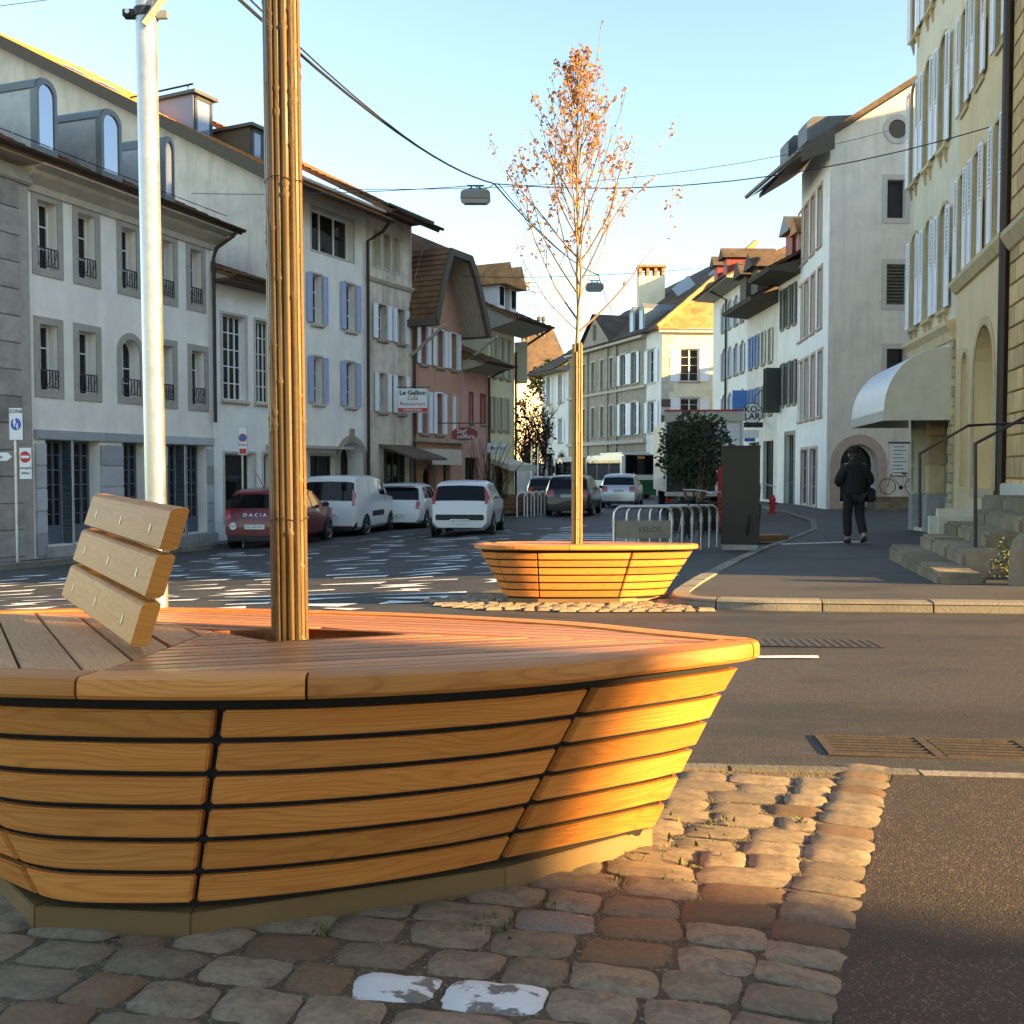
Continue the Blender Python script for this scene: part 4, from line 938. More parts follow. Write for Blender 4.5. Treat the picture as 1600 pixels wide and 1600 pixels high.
for yy in (6.5, 8.0): b.part('skylight', MB().add([(.1, yy, zg+yy*rs+.22), (.9, yy, zg+yy*rs+.22), (.9, yy+1, zg+(yy+1)*rs+.24), (.1, yy+1, zg+(yy+1)*rs+.24)], [(0, 1, 2, 3)]), 'glass_dark', rt, fix=False)
# beige house
b = Bld('beige_house', 'narrow beige house with stained plaster, white shutters and a triple top window', P3, P4_, -1.05)
zt = b.z(610, 335); o3 = b.row([(583, 594), (599, 609), (614, 623.5)], 600, 366, 420); o2 = b.row([(589.5, 603), (619.5, 631)], 596, 476, 530); o1 = b.row([(591, 603), (620, 632)], 596, 583, 643)
shop = b.op(602, 640, 706, 800, 615); shop['z0'] = -.1
b.wall(o3+o2+o1+[shop], zt, 'pl_beige', body=9)
for o in o3: b.win(o, 0, 5, fr='shut_cream', sur='stone_pale', sw=.05, fw=.03, glass='curtain')
for o in o2: b.win(o, 1, 2, sur='stone_pale', sw=.05, sill='stone_tan', shut='shut_white', fw=.03)
for i, o in enumerate(o1): b.win(o, 1, 2, sur='stone_pale', sw=.05, sill='stone_tan', shut='shut_white', fw=.03)
b.win(shop, 3, 2, fr='old_wood', sur='old_wood', sw=.1, name='shop_window')
z_ = b.z(596, 440); b.part('string_course', MB().xprism([(0, z_-.1), (-.05, z_-.08), (-.12, z_+.02), (-.12, z_+.07), (0, z_+.1)], 0, b.L), 'stone_pale')
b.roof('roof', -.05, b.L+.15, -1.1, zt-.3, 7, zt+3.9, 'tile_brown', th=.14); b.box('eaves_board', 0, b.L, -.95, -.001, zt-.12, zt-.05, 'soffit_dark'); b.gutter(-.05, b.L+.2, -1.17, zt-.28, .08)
za = b.z(615, 697); aw = b.part('awning', MB().xprism([(-.005, za+.05), (-1.5, za-.42), (-1.5, za-.5), (-.005, za-.03)], .7, b.L-.1), 'awning_brown')
# salmon house with the big arched gable hood
b = Bld('salmon_gable_house', 'salmon pink house under a huge overhanging brown tiled gable hood', P4_, P5, -1.05)
z2 = b.z(690, 500); o2 = b.row([(656, 666), (681, 692), (704, 713)], 686, 516, 573); o1 = b.row([(657, 668), (681.5, 691), (707, 714)], 686, 615, 678)
sa = b.op(660, 678, 728, 790, 668, arch=True); sa['z0'] = -.1; s2 = b.op(692, 703, 720, 800, 697); s2['z0'] = -.1
apex = b.z(706, 402)
b.wall(o2+o1+[sa, s2], z2, 'pl_salmon', body=9, top=False)
for o in o2: b.win(o, 1, 1, sur='shut_white', sw=.05, sill='stone_tan', shut='shut_white', fw=.03)
for o in o1[:2]: b.win(o, 1, 1, sur='shut_white', sw=.05, sill='stone_tan', shut='shut_white', fw=.03)
b.win(o1[2], 0, 0, fr='shut_white', sur='stone_pale', sw=.05, sill='stone_tan', shut='shut_white', closed=True, fw=.03)
b.win(sa, 0, 0, fr='frame_dark', sur='stone_tan', sw=.12, depth=.4, name='archway'); b.win(s2, 0, 1, fr='frame_dark', sur='stone_tan', sw=.08, name='shop_door')
W = b.L; cx = W/2; zk = z2
gab = [(0, zk), (W, zk), (W*.95, lerp(zk, apex, .5)), (W*.8, lerp(zk, apex, .95)), (W*.5, apex), (W*.2, lerp(zk, apex, .95)), (W*.05, lerp(zk, apex, .5))]
b.part('gable_wall', MB().add([(x, .0, z) for x, z in gab], [tuple(range(7))]), 'pl_salmon', fix=False)
ga = dict(s0=cx-.42, s1=cx-.1, z0=zk+.7, z1=zk+1.45, arch=False, depth=.0)
b.box('gable_window', cx-.45, cx-.12, -.02, .01, zk+.6, zk+1.5, 'frame_white'); b.box('gable_shutter', cx-.1, cx+.1, -.05, -.01, zk+.55, zk+1.5, 'shut_white')
# hood : outer shell of two steep tiled slopes with clipped peak, boarded inside
yf, yb = -1.15, 7.0
def pxy(u, v):
    r = ray(u, v); nn = Vector((-b.d.y, b.d.x)); t = (nn.dot(b.P0)+yf)/nn.dot(Vector((r.x, r.y))); p = Vector((r.x*t, r.y*t)); return ((p-b.P0).dot(b.d), CAMZ+r.z*t-b.zb)
out = [pxy(680, 498), pxy(689, 445), pxy(703, 389), pxy(737, 402), pxy(746, 428), pxy(757, 475), pxy(766, 519)]; cx = (out[2][0]+out[3][0])/2; W0, W = W, out[-1][0]; hd = MB(); inn = [(x+(.12 if x < cx else -.12), z-.16) for x, z in out]
for i in range(len(out)-1):
    (xa, za), (xb, zb) = out[i], out[i+1]; steep = abs(zb-za) > .2
    n = max(1, int(math.hypot(xb-xa, zb-za)/.2)) if steep else 1; L_ = math.hypot(xb-xa, zb-za); nx, nz = -(zb-za)/L_, (xb-xa)/L_
    for k in range(n):
        pa, pb = k/n, (k+1)/n; fwd = za < zb
        h0, h1 = (.05, .01) if fwd else (.01, .05)
        A = (lerp(xa, xb, pa)+nx*h0, lerp(za, zb, pa)+nz*h0); B = (lerp(xa, xb, pb)+nx*h1, lerp(za, zb, pb)+nz*h1); C = (lerp(xa, xb, pa if fwd else pb), lerp(za, zb, pa if fwd else pb)); D_ = A if fwd else B
        hd.add([(A[0], yf, A[1]), (A[0], yb, A[1]), (B[0], yb, B[1]), (B[0], yf, B[1])], [(0, 1, 2, 3)]); hd.add([(C[0], yf, C[1]), (C[0], yb, C[1]), (D_[0], yb, D_[1]), (D_[0], yf, D_[1])], [(0, 1, 2, 3)])
a_ = max(out[2][1], out[3][1]); t0, t1 = out[2], out[3]; hd.add([(t0[0], yf, t0[1]), (t1[0], yf, t1[1]), (cx, yf+2.2, a_+1.0), (cx, yb, a_+1.0), (t0[0], yb, t0[1]), (t1[0], yb, t1[1])], [(0, 1, 2), (0, 2, 3, 4), (1, 5, 3, 2)])
hr = b.part('roof', hd, 'tile_brown', fix=False)
bd = MB(); n_ = 7
for i in range(len(inn)-1):
    for k in range(n_):
        ya, yb_ = lerp(yf+.1, -.002, k/n_)+.006, lerp(yf+.1, -.002, (k+1)/n_)-.006; (xa, za), (xb, zb) = inn[i], inn[i+1]
        bd.add([(xa, ya, za), (xa, yb_, za), (xb, yb_, zb), (xb, ya, zb)], [(0, 1, 2, 3)])
tag(b.part('soffit_boards', bd, 'soffit', hr, fix=False), kind='stuff')
fr_ = MB(); o_ = [(x, z+.05) for x, z in out]; i_ = [(x+(.2 if x < cx else -.2), z-.2) for x, z in out]; k = len(out)
fr_.add([(x, yy, z) for yy in (yf-.06, yf+.1) for P_ in (o_, i_) for x, z in P_], [q for i in range(k-1) for q in ((i, i+1, k+i+1, k+i), (2*k+i, 3*k+i, 3*k+i+1, 2*k+i+1), (i, 2*k+i, 2*k+i+1, i+1), (k+i, k+i+1, 3*k+i+1, 3*k+i))]+[(0, k, 3*k, 2*k), (k-1, 3*k-1, 4*k-1, 2*k-1)])
b.part('hood_fascia', fr_, 'old_wood', hr)
for (x, z), sg in ((out[0], 1), (out[-1], -1)):
    b.part('eave_box', MB().box(x-.12, x+.22 if sg > 0 else x+.12, yf, .3, z-.22, z+.02), 'old_wood', hr); b.part('brace', MB().tube([(x+sg*.2, -.05, z-1.2), (x+sg*.12, -.8, z-.7), (x+sg*.1, -1.5, z-.2)], .06, 6), 'soffit', hr)
z_ = b.z(690, 688); b.box('shop_cornice', 0, b.L, -.22, .0, z_-.1, z_+.05, 'stone_tan'); za = b.z(665, 700); b.part('awning_box', MB().box(.1, b.L*.62, -.75, -.222, za-.28, za-.05), 'fabric_cream'); b.part('awning_skirt', MB().box(.1, b.L*.62, -.77, -.752, za-.62, za-.2), 'fabric_cream')
W = W0; b.pipe([(.03, -.08, zk-.4), (.03, -.08, -.5)], .05)
# small pink house
b = Bld('small_pink_house', 'small low pink house with two slim windows right of the salmon house', P5, P6, -1.05)
zt = b.z(740, 566); o1 = b.row([(733.5, 738), (751, 757)], 740, 615, 660); d = b.op(727, 748, 715, 800, 737); d['z0'] = -.2
b.wall(o1+[d], zt, 'pl_pink', body=8)
for o in o1: b.win(o, 0, 1, fr='shut_white', sur='shut_red', sw=.06, sill='stone_tan', fw=.03)
b.win(d, 1, 1, fr='old_wood', name='shop_window')
b.roof('roof', -.1, b.L+.2, -1.1, zt-.1, 4, zt+2.0, 'tile_brown'); b.part('eaves_box', MB().xprism([(-1.05, zt-.2), (-1.0, zt-.05), (0, zt+.0), (0, zt-.42)], 0, b.L+.15), 'soffit'); b.gutter(-.1, b.L+.25, -1.17, zt-.08, .08)
b.pipe([(b.L-.05, -1.1, zt-.12), (b.L-.1, -.1, zt-.55), (b.L-.1, -.1, -.5)], .05)
# cream house
b = Bld('cream_house', 'cream house with tall shutters and steep dormers at the end of the left row', P6, P7, -1.05)
zt = b.z(765, 487); o2 = b.row([(770, 774), (781, 785.5), (791, 795)], 783, 528, 590); o1 = b.row([(768, 772), (779, 783), (789, 793)], 783, 622, 672); d = b.op(770, 792, 725, 800, 780, arch=True); d['z0'] = -.2
b.wall(o2+o1+[d], zt, 'pl_butter', body=9)
for o in o2+o1: b.win(o, 0, 2, sur='stone_pale', sw=.04, sill='stone_tan', shut='shut_cream', fw=.03)
b.win(d, 0, 0, fr='frame_dark', sur='stone_tan', sw=.1, name='archway')
b.roof('roof', -.1, b.L+.9, -1.4, zt-.35, 3.5, zt+1.9, 'tile_brown', tap=(0, .9)); b.part('eaves_box', MB().xprism([(-1.35, zt-.42), (-1.35, zt-.3), (0, zt+.1), (0, zt-.75)], 0, b.L+.85), 'soffit'); b.gutter(-.1, b.L+.9, -1.47, zt-.33, .08)
for a in (.25, 1.35):
    zz = zt+.3; q = b.part('dormer', MB().box(a, a+.6, -.35, 2.2, zz-.4, zz+.85), 'frame_white'); b.part('dormer_roof', MB().yprism([(a-.2, zz+.8), (a+.3, zz+1.75), (a+.8, zz+.8)], -.75, 2.4), 'tile_orange'); b.part('dormer_pane', MB().box(a+.12, a+.48, -.37, -.352, zz, zz+.75), 'glass_dark')
b.box('chimney', b.L-.5, b.L, .5, 1.2, zt, zt+2.3, 'old_wood')
b.pipe([(b.L+.8, -1.4, zt-.4), (b.L+.3, -.3, zt-1.2), (b.L-.05, -.1, zt-1.5), (b.L-.05, -.1, -.5)], .05)
sg = b.part('shutter', MB().box(b.L-.02, b.L+.02, -.62, -.02, b.z(803, 600), b.z(803, 535)), 'shut_cream'); za = b.z(780, 717); b.part('awning', MB().xprism([(-.01, za), (-.9, za-.25), (-.9, za-.5), (-.01, za-.2)], .2, b.L), 'fabric_cream')
# ---------------- right row (facades read left to right = far to near)
Pa, Pb, Pc, Pd = (10.1, 26.0), (9.46, 21.95), (8.27, 17.1), (6.36, 9.35)
b = Bld('ochre_corner_building', 'tall pale ochre building with arched windows and louvred white shutters above the dome awning', Pa, Pb, -.62, 'building'); ra = b
us = [(1426, 1434.5), (1447, 1456.5), (1470.5, 1481)]
oA = b.row(us, 1430, 132, 284, arch=True); oB = b.row(us, 1430, 368, 511, arch=True)
for o in oA+oB: o['rise'] = .22
dz = oA[0]['z0']-oB[0]['z0']; oT = [dict(o, z0=o['z0']+dz, z1=o['z1']+dz) for o in oA]
ztop = oT[0]['z1']+.7
sf = dict(s0=.45, s1=b.L-.5, z0=0.02, z1=b.z(1450, 590), arch=False, depth=.6)
b.wall(oA+oB+oT+[sf], ztop, 'pl_yellowgrey', body=9, depth=.2)
for o in oA+oB+oT:
    b.win(o, 1, 2, sur='stone_ochre', sw=.1, proud=.05, sill='stone_ochre', shut='shut_white', louver=True, fw=.035, depth=.2)
    for x in (o['s0']+.02, o['s1']-.1): b.part('bracket', MB().xprism([(-.09, o['z0']-.14), (-.02, o['z0']-.4), (0, o['z0']-.4), (0, o['z0']-.13)], x, x+.08), 'stone_ochre')
zc = b.z(1450, 530); b.part('cornice', MB().xprism([(0, zc-.3), (-.05, zc-.3), (-.1, zc-.12), (-.22, zc), (-.22, zc+.08), (0, zc+.14)], -.1, b.L-.02), 'stone_ochre')
b.part('eaves_cornice', MB().xprism([(0, ztop-.3), (-.1, ztop-.3), (-.5, ztop), (-.5, ztop+.12), (0, ztop+.12)], -.3, b.L+.2), 'stone_ochre'); b.roof('roof', -.4, b.L+.2, -.6, ztop+.13, 4.5, ztop+3, 'tile_brown')
for k in range(3):
    x = (0.05, sf['s0']+1.1, b.L-.5)[k]; b.box('pillar_plinth', x, x+.42, -.04, .4, -.3, .85, 'granite', bevel=.02)
    for j in range(4): b.box('pillar_block', x+.04, x+.38, 0.0, .36, lerp(.86, sf['z1'], j/4), lerp(.86, sf['z1'], (j+1)/4)-.012, 'stone_ochre', bevel=.012)
dr_ = b.win(sf, 3, 0, fr='frame_white', depth=.6, fw=.05, name='shop_window')
n = 22
for k in range(n): z0_, z1_ = lerp(-.3, zc-.3, k/n), lerp(-.3, zc-.3, (k+1)/n); b.box('quoin', b.L-.4+(.1 if k % 2 else 0), b.L+.004, -.05, .0, z0_+.01, z1_-.01, 'stone_ochre', bevel=.01) if z1_ > 3.0 or k > -1 else None
# dome awning
zb0, zt0 = b.z(1484, 650), b.z(1484, 545); pr = 1.4; n = 12; prof = [(-pr*math.sin(math.pi/2*i/n)**.85, zb0+.12+(zt0-zb0-.12)*math.cos(math.pi/2*i/n)) for i in range(n+1)]
aw = empty('dome_awning', (Pa[0], Pa[1], b.zb), math.atan2(b.d.y, b.d.x), 'silvery rounded fabric dome awning on the ochre corner building', 'awning')
q = MB(); m = 24
vs = []; 
for j in range(m+1):
    s = lerp(-.15, b.L-.12, j/m); f = 1+.012*(j % 2)
    vs += [(s, y*f-.02, z) for y, z in prof]
c = n+1; q.add(vs, [(j*c+i, j*c+i+1, (j+1)*c+i+1, (j+1)*c+i) for j in range(m) for i in range(n)]); q.build('curved_cover', 'fabric_silver', aw, smooth=25, fix=False)
for s, nm in ((-.15, 'end_panel'), (b.L-.12, 'end_panel')):
    MB().add([(s, -.02, zb0+.12)]+[(s, y-.02, z) for y, z in prof], [tuple(range(len(prof)+1))]).build(nm, 'fabric_cream', aw, fix=False)
MB().box(-.15, b.L-.12, -pr-.035, -pr-.022, zb0-.1, zb0+.12).build('valance', 'fabric_cream', aw); MB().box(b.L-.125, b.L-.11, -pr-.02, -.02, zb0-.1, zb0+.12).build('valance', 'fabric_cream', aw); MB().box(-.15, -.14, -pr-.02, -.02, zb0-.1, zb0+.12).build('valance', 'fabric_cream', aw)
MB().tube([(s, y*1.0-.025, z+.004) for y, z in prof for s in (b.L-.12,)], .012, 5).build('piping', 'frame_white', aw)
# ochre building with arched doorway
b = Bld('ochre_arcade_building', 'yellow ochre building with arched doorway above the stone steps, brown downpipe at its edge', Pb, Pc, -.5, 'building'); rb = b
us = [(1501.5, 1510), (1524, 1534), (1556, 1567)]; o1 = b.row(us, 1529, 238, 402); dz = 3.35; o2 = [dict(o, z0=o['z0']+dz, z1=o['z1']+dz) for o in o1]; o3 = [dict(o, z0=o['z0']+2*dz, z1=o['z1']+2*dz) for o in o1]
dA = b.op(1521, 1552, 508, 772, 1537, arch=True); dA['depth'] = .7; n1 = b.op(1502, 1511, 551, 772, 1507, arch=True); n2 = b.op(1560, 1569, 520, 772, 1565, arch=True)
for o in (dA, n1, n2): o['z0'] = .95
zt = o3[0]['z1']+.8
b.wall(o1+o2+o3+[dA, n1, n2], zt, 'pl_yellow', body=9, depth=.2)
for o in o1+o2+o3: b.win(o, 1, 2, sur='stone_ochre', sw=.09, proud=.04, shut='shut_white', louver=True, fw=.035, depth=.2)
zc = b.z(1529, 412); b.part('string_course', MB().xprism([(0, zc-.22), (-.06, zc-.2), (-.16, zc-.04), (-.16, zc+.04), (0, zc+.08)], 0, b.L), 'stone_ochre')
b.win(dA, 0, 0, fr='stone_ochre', sur='stone_ochre', sw=.16, depth=.7, name='doorway', glass='pl_yellow'); b.win(n1, 0, 0, fr='stone_ochre', sur='stone_ochre', sw=.08, glass='pl_yellow'); b.win(n2, 0, 0, fr='stone_ochre', sur='stone_ochre', sw=.08, glass='pl_yellow')
sg = b.op(1530, 1552, 590, 612, 1541); b.box('door_plaque', sg['s0'], sg['s1'], .28, .34, sg['z0'], sg['z1'], 'stone_pale')
b.part('eaves_cornice', MB().xprism([(0, zt-.3), (-.1, zt-.3), (-.5, zt), (-.5, zt+.12), (0, zt+.12)], 0, b.L), 'stone_ochre'); b.roof('roof', 0, b.L, -.6, zt+.13, 4.5, zt+3, 'tile_brown')
b.pipe([(b.L-.06, -.1, zt), (b.L-.06, -.1, .9)], .085); b.part('pipe_shoe', MB().lathe([(0, .3), (.1, .3), (.1, .95), (0, .95)], 10, c=(b.L-.06, -.1, 0)), 'brown_metal')
# orange ashlar building at the right edge
b = Bld('orange_ashlar_building', 'orange building of grooved ashlar blocks at the right edge', Pc, Pd, -.4, 'building')
b.wall([], zt, 'pl_orange', body=14, y=.05)
n = 34
for k in range(n):
    z0_, z1_ = lerp(.0, 12, k/n), lerp(.0, 12, (k+1)/n); x = 0.02; j = 0
    while x < 2.6:
        w_ = (.62 if (k+j) % 2 else .42); b.box('ashlar_block', x+.012, min(x+w_, 2.7)-.012, -.035, .05, z0_+.014, z1_-.014, 'stone_orange', bevel=.01); x += w_; j += 1
b.box('plinth', -.03, 7.9, -.12, .06, -.5, .98, 'stone_pale', bevel=.02); zc = b.z(1590, 365); b.part('string_course', MB().xprism([(0, zc-.25), (-.08, zc-.2), (-.2, zc), (-.2, zc+.08), (0, zc+.1)], .1, b.L), 'stone_ochre'); b.roof('roof', 0, b.L+.5, -.6, zt+.13, 6, zt+3.5, 'tile_brown')
# grey-white gable building
G0, G1 = (13.5, 44.0), (21.0, 44.6)
b = Bld('white_gable_building', 'grey-white building whose blank gable with oval window faces the camera', G0, G1, -.8, 'building')
w1 = b.op(1386, 1414, 281, 341); w2 = b.op(1385, 1414, 413, 476); w3 = b.op(1385, 1413, 545, 592); ad = b.op(1312, 1370, 694, 800, 1341, arch=True); ad['z0'] = .2; ad['depth'] = .5; ad['rise'] = (ad['s1']-ad['s0'])*.5
zw = b.z(1290, 214); rk = math.tan(R(32.4))
b.wall([w1, w2, w3, ad], zw, 'pl_ecru', body=0, depth=.3); Lg = b.L
b.part('gable_wall', MB().add([(0, 0, zw), (Lg, 0, zw), (Lg, 0, zw+Lg*rk)], [(0, 1, 2)]), 'pl_ecru', fix=False)
b.win(w1, 0, 0, fr='frame_dark', sur='stone_pink2', sw=.22, proud=.03, glass='panel_dark'); b.win(w3, 0, 0, fr='frame_dark', sur='stone_pink2', sw=.22, proud=.03)
w_ = b.win(w2, 0, 0, fr='old_wood', sur='stone_pink2', sw=.22, proud=.03, glass='panel_dark')
for k in range(12): zz = lerp(w2['z0'], w2['z1'], (k+.2)/12); MB().box(w2['s0'], w2['s1'], .05, .1, zz, zz+.1).build('slat', 'old_wood', w_)
b.win(ad, 1, 1, fr='frame_white', sur='stone_pink', sw=.42, proud=.06, depth=.5, name='arched_doorway')
cx, cz = b.px(1402, 202); n = 20
ov = MB(); ov.add([(cx+.62*math.cos(i*2*math.pi/n), -.05, cz+.62*math.sin(i*2*math.pi/n)) for i in range(n)]+[(cx+.4*math.cos(i*2*math.pi/n), -.05, cz+.4*math.sin(i*2*math.pi/n)) for i in range(n)]+[(cx+.62*math.cos(i*2*math.pi/n), 0.0, cz+.62*math.sin(i*2*math.pi/n)) for i in range(n)], [(i, (i+1) % n, n+(i+1) % n, n+i) for i in range(n)]+[(2*n+i, 2*n+(i+1) % n, (i+1) % n, i) for i in range(n)]); wo = b.part('oval_window', ov, 'stone_pink2', fix=False)
MB().add([(cx+.41*math.cos(i*2*math.pi/n), -.012, cz+.41*math.sin(i*2*math.pi/n)) for i in range(n)], [tuple(range(n))]).build('pane', 'old_wood', wo, fix=False)
# roof : eave to the street on the left, overhanging
ov_ = 1.4
b.part('roof', MB().add([(x, y, z+h) for h in (0, .22) for x, y, z in ((-ov_, -.4, zw-.75), (0, -.4, zw+.1), (Lg, -.4, zw+Lg*rk+.1), (Lg, 7, zw+Lg*rk+.1), (.6, 7, zw+.1), (-ov_+.6, 7, zw-.75))], [(0, 1, 4, 5), (1, 2, 3, 4), (6, 11, 10, 7), (7, 10, 9, 8), (0, 6, 7, 1), (1, 7, 8, 2), (0, 5, 11, 6)]), 'tile_dark', fix=False)
for k in range(10): y = -.35+k*.72; b.part('soffit_board', MB().add([(-ov_+.05, y, zw-.75-.03), (-.002, y, zw+.02), (-.002, y+.7, zw+.02), (-ov_+.05, y+.7, zw-.75-.03)], [(0, 1, 2, 3)]), 'soffit', fix=False)
b.part('gutter', MB().tube([(-ov_-.07, -.45, zw-.75+.03), (-ov_-.07, 6.9, zw-.75+.03)], .1, 8), 'zinc'); b.part('verge_board', MB().add([(x, yy, z) for yy in (-.44, -.405) for x, z in ((-ov_, zw-.75-.45), (0.02, zw-.62), (0.02, zw+.3), (-ov_, zw-.75+.22))], [(0, 1, 2, 3), (7, 6, 5, 4), (0, 4, 5, 1), (1, 5, 6, 2), (2, 6, 7, 3), (3, 7, 4, 0)]), 'soffit_dark')
b.part('dormer', MB().yprism([(-.8, zw), (-.8, zw+.75), (-.55, zw+1.05), (1.0, zw+1.15), (1.9, zw+1.25), (0, zw)], .6, 1.7), 'zinc'); b.part('dormer', MB().yprism([(-.8, zw-.1), (-.8, zw+.7), (-.55, zw+1.0), (1.0, zw+1.1), (2.0, zw+1.1), (0, zw)], 2.9, 4.0), 'zinc')
bs = b.op(1392, 1418, 693, 742); nb = empty('notice_board', (G0[0], G0[1], b.zb), math.atan2(b.d.y, b.d.x), 'white notice board on the gable wall under the dome awning', 'sign')
MB().box(bs['s0']-.06, bs['s1'], -.08, -.01, bs['z0'], bs['z1']).build('board', 'frame_white', nb); MB().box(bs['s0']-.12, bs['s1']+.05, -.1, -.012, bs['z1'], bs['z1']+.07).build('frame', 'frame_dark', nb)
for k in range(8): MB().box(bs['s0']+.05, bs['s1']-.1-(k % 3)*.08, -.084, -.081, lerp(bs['z0'], bs['z1'], (k+.5)/8.5), lerp(bs['z0'], bs['z1'], (k+.5)/8.5)+.03).build('text_line', 'frame_dark', nb)
st_ = empty('stone_steps', (G0[0], G0[1], -.8), math.atan2(b.d.y, b.d.x), 'flight of low stone steps against the gable wall behind the walking person', 'steps')
s0_, s1_ = b.px(1345, 800)[0], b.px(1425, 800)[0]
for k in range(4): MB().box(s0_+k*.12, s1_+.6, -2.2+k*.5, -.02, -.5+k*.22, -.5+(k+1)*.22+.1).build('step', 'step_stone', st_, bevel=.03)
# its street facade
b = Bld('white_street_front', 'tall white street front with rows of tall pink-framed windows beside the blank gable', ups((13.5, 44), (.096, .995), 1247), G0, -.8, 'building')
cols = [(1248.5, 1254), (1257.5, 1263), (1267.5, 1273), (1278.5, 1284.5)]; rows = [(1281, 293, 384), (1281, 420, 512), (1281, 549, 650), (1281, 700, 792)]
O = [b.row(cols, *r) for r in rows[:3]]+[b.row([(1252, 1262), (1266, 1276)], *rows[3])]; A = [o for r in O for o in r]; zw2 = b.z(1290, 214)
b.wall(A, zw2, 'pl_cool', body=0, depth=.15)
for o in A: b.win(o, 1, 2, fr='stone_pink', sur='stone_pink', sw=.13, proud=.04, fw=.05, depth=.15, glass='glass_dark', sill='stone_pink' if o['z0'] > 1 else None)
# white house with green shutters, brownish house with blue shutters, long white house
e = (-.035, .999); q0 = ups((13.5, 44), (.096, .995), 1247); q1 = ups(q0, e, 1213); q2 = ups(q0, e, 1165); q3 = ups(q0, e, 1112)
b = Bld('green_shutter_house', 'white house with dark green shutters next to the white street front', q1, q0, -.85)
zt = b.z(1235, 418); O = b.row([(1222, 1225), (1231, 1234.5), (1240, 1243.5)], 1232, 448, 510)+b.row([(1222, 1225), (1231, 1234.5), (1240, 1243.5)], 1232, 566, 632); d = b.row([(1227, 1240)], 1232, 680, 790)
b.wall(O+d, zt, 'pl_white', body=9)
for o in O: b.win(o, 0, 1, sur='stone_tan', sw=.07, sill='stone_tan', shut='shut_green', fw=.04)
b.win(d[0], 3, 2, fr='door_grey', sur='door_grey', sw=.2, name='shop_front'); so_ = b.px(1215, 600)
b.part('shutter', MB().box(.1, .14, -.8, -.02, b.z(1216, 645), b.z(1216, 576)), 'shut_green'); b.part('shutter', MB().box(.5, .54, -.8, -.02, b.z(1216, 645), b.z(1216, 576)), 'shut_green')
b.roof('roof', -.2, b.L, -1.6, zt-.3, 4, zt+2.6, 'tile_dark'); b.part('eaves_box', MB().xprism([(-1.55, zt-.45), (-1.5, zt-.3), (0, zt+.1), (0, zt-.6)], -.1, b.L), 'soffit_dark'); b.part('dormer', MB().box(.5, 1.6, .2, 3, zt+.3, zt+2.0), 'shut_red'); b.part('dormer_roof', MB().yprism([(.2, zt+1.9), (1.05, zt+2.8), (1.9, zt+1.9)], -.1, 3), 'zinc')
b.part('dormer', MB().box(2.2, 3.1, .2, 3, zt+.3, zt+1.6), 'shut_red'); b.part('dormer_roof', MB().yprism([(2.0, zt+1.5), (2.65, zt+2.3), (3.3, zt+1.5)], -.1, 3), 'tile_orange')
b = Bld('blue_shutter_house', 'brownish white house with bright blue shutters half way down the right side', q2, q1, -.9)
zt = b.z(1190, 470); us = [(1172, 1175), (1181, 1184.5), (1191, 1194.5), (1202, 1206)]; O = b.row(us, 1190, 520, 570)+b.row(us, 1190, 604, 650); d = b.row([(1170, 1186), (1192, 1208)], 1190, 690, 780)
b.wall(O+d, zt, 'pl_ecru', body=9)
for i, o in enumerate(O): b.win(o, 0, 1, sur='stone_pale', sw=.07, sill='stone_tan', shut='shut_blue' if i % 4 in (0, 1) else 'shut_cream', fw=.04)
for o in d: b.win(o, 1, 1, fr='frame_dark', name='shop_window')
b.roof('roof', -.1, b.L, -1.5, zt-.3, 4, zt+2.4, 'tile_dark'); b.part('eaves_box', MB().xprism([(-1.45, zt-.45), (-1.4, zt-.3), (0, zt+.1), (0, zt-.6)], 0, b.L), 'soffit_dark')
for a in (.6, 3.0): b.part('dormer', MB().box(a, a+1.3, -.6, 3, zt+.2, zt+1.7), 'soffit_dark'); b.part('dormer_roof', MB().yprism([(a-.3, zt+1.6), (a+.65, zt+2.5), (a+1.6, zt+1.6)], -1.0, 3), 'tile_dark')
b.part('shutter', MB().box(.2, .24, -.9, -.02, b.z(1168, 648), b.z(1168, 610)), 'shut_blue')
b = Bld('long_white_house', 'long white house with arched windows and blue-grey shutters beyond the blue shutters', q3, q2, -.95)
zt = b.z(1150, 436); us = [(1129, 1133), (1138.5, 1142.5), (1148, 1153)]; O = [o for r in ((1131, 476, 518), (1131, 547, 592), (1131, 618, 655)) for o in b.row(us+[(1158, 1162)], *r, arch=True)]
for o in O: o['rise'] = .35
d = b.row([(1128, 1140), (1146, 1158)], 1131, 690, 775)
b.wall(O+d, zt, 'pl_white', body=9)
for o in O: b.win(o, 1, 1, sur='stone_tan', sw=.09, sill='stone_tan', shut='shut_cool', fw=.04)
for o in d: b.win(o, 1, 1, fr='frame_dark', name='shop_window')
b.roof('roof', -.2, b.L, -1.3, zt-.25, 4, zt+2.2, 'tile_brown'); b.part('eaves_box', MB().xprism([(-1.25, zt-.4), (-1.2, zt-.25), (0, zt+.1), (0, zt-.5)], 0, b.L), 'soffit'); b.gutter(-.2, b.L, -1.36, zt-.22, .09); b.pipe([(b.L*.45, -1.3, zt-.3), (b.L*.45, -.1, zt-.9), (b.L*.45, -.1, 0)], .07)
for a in (1, 3.5): b.part('dormer', MB().box(a, a+1, -.2, 3, zt+.2, zt+1.7), 'shut_red'); b.part('dormer_roof', MB().yprism([(a-.2, zt+1.6), (a+.5, zt+2.3), (a+1.2, zt+1.6)], -.5, 3), 'tile_dark')
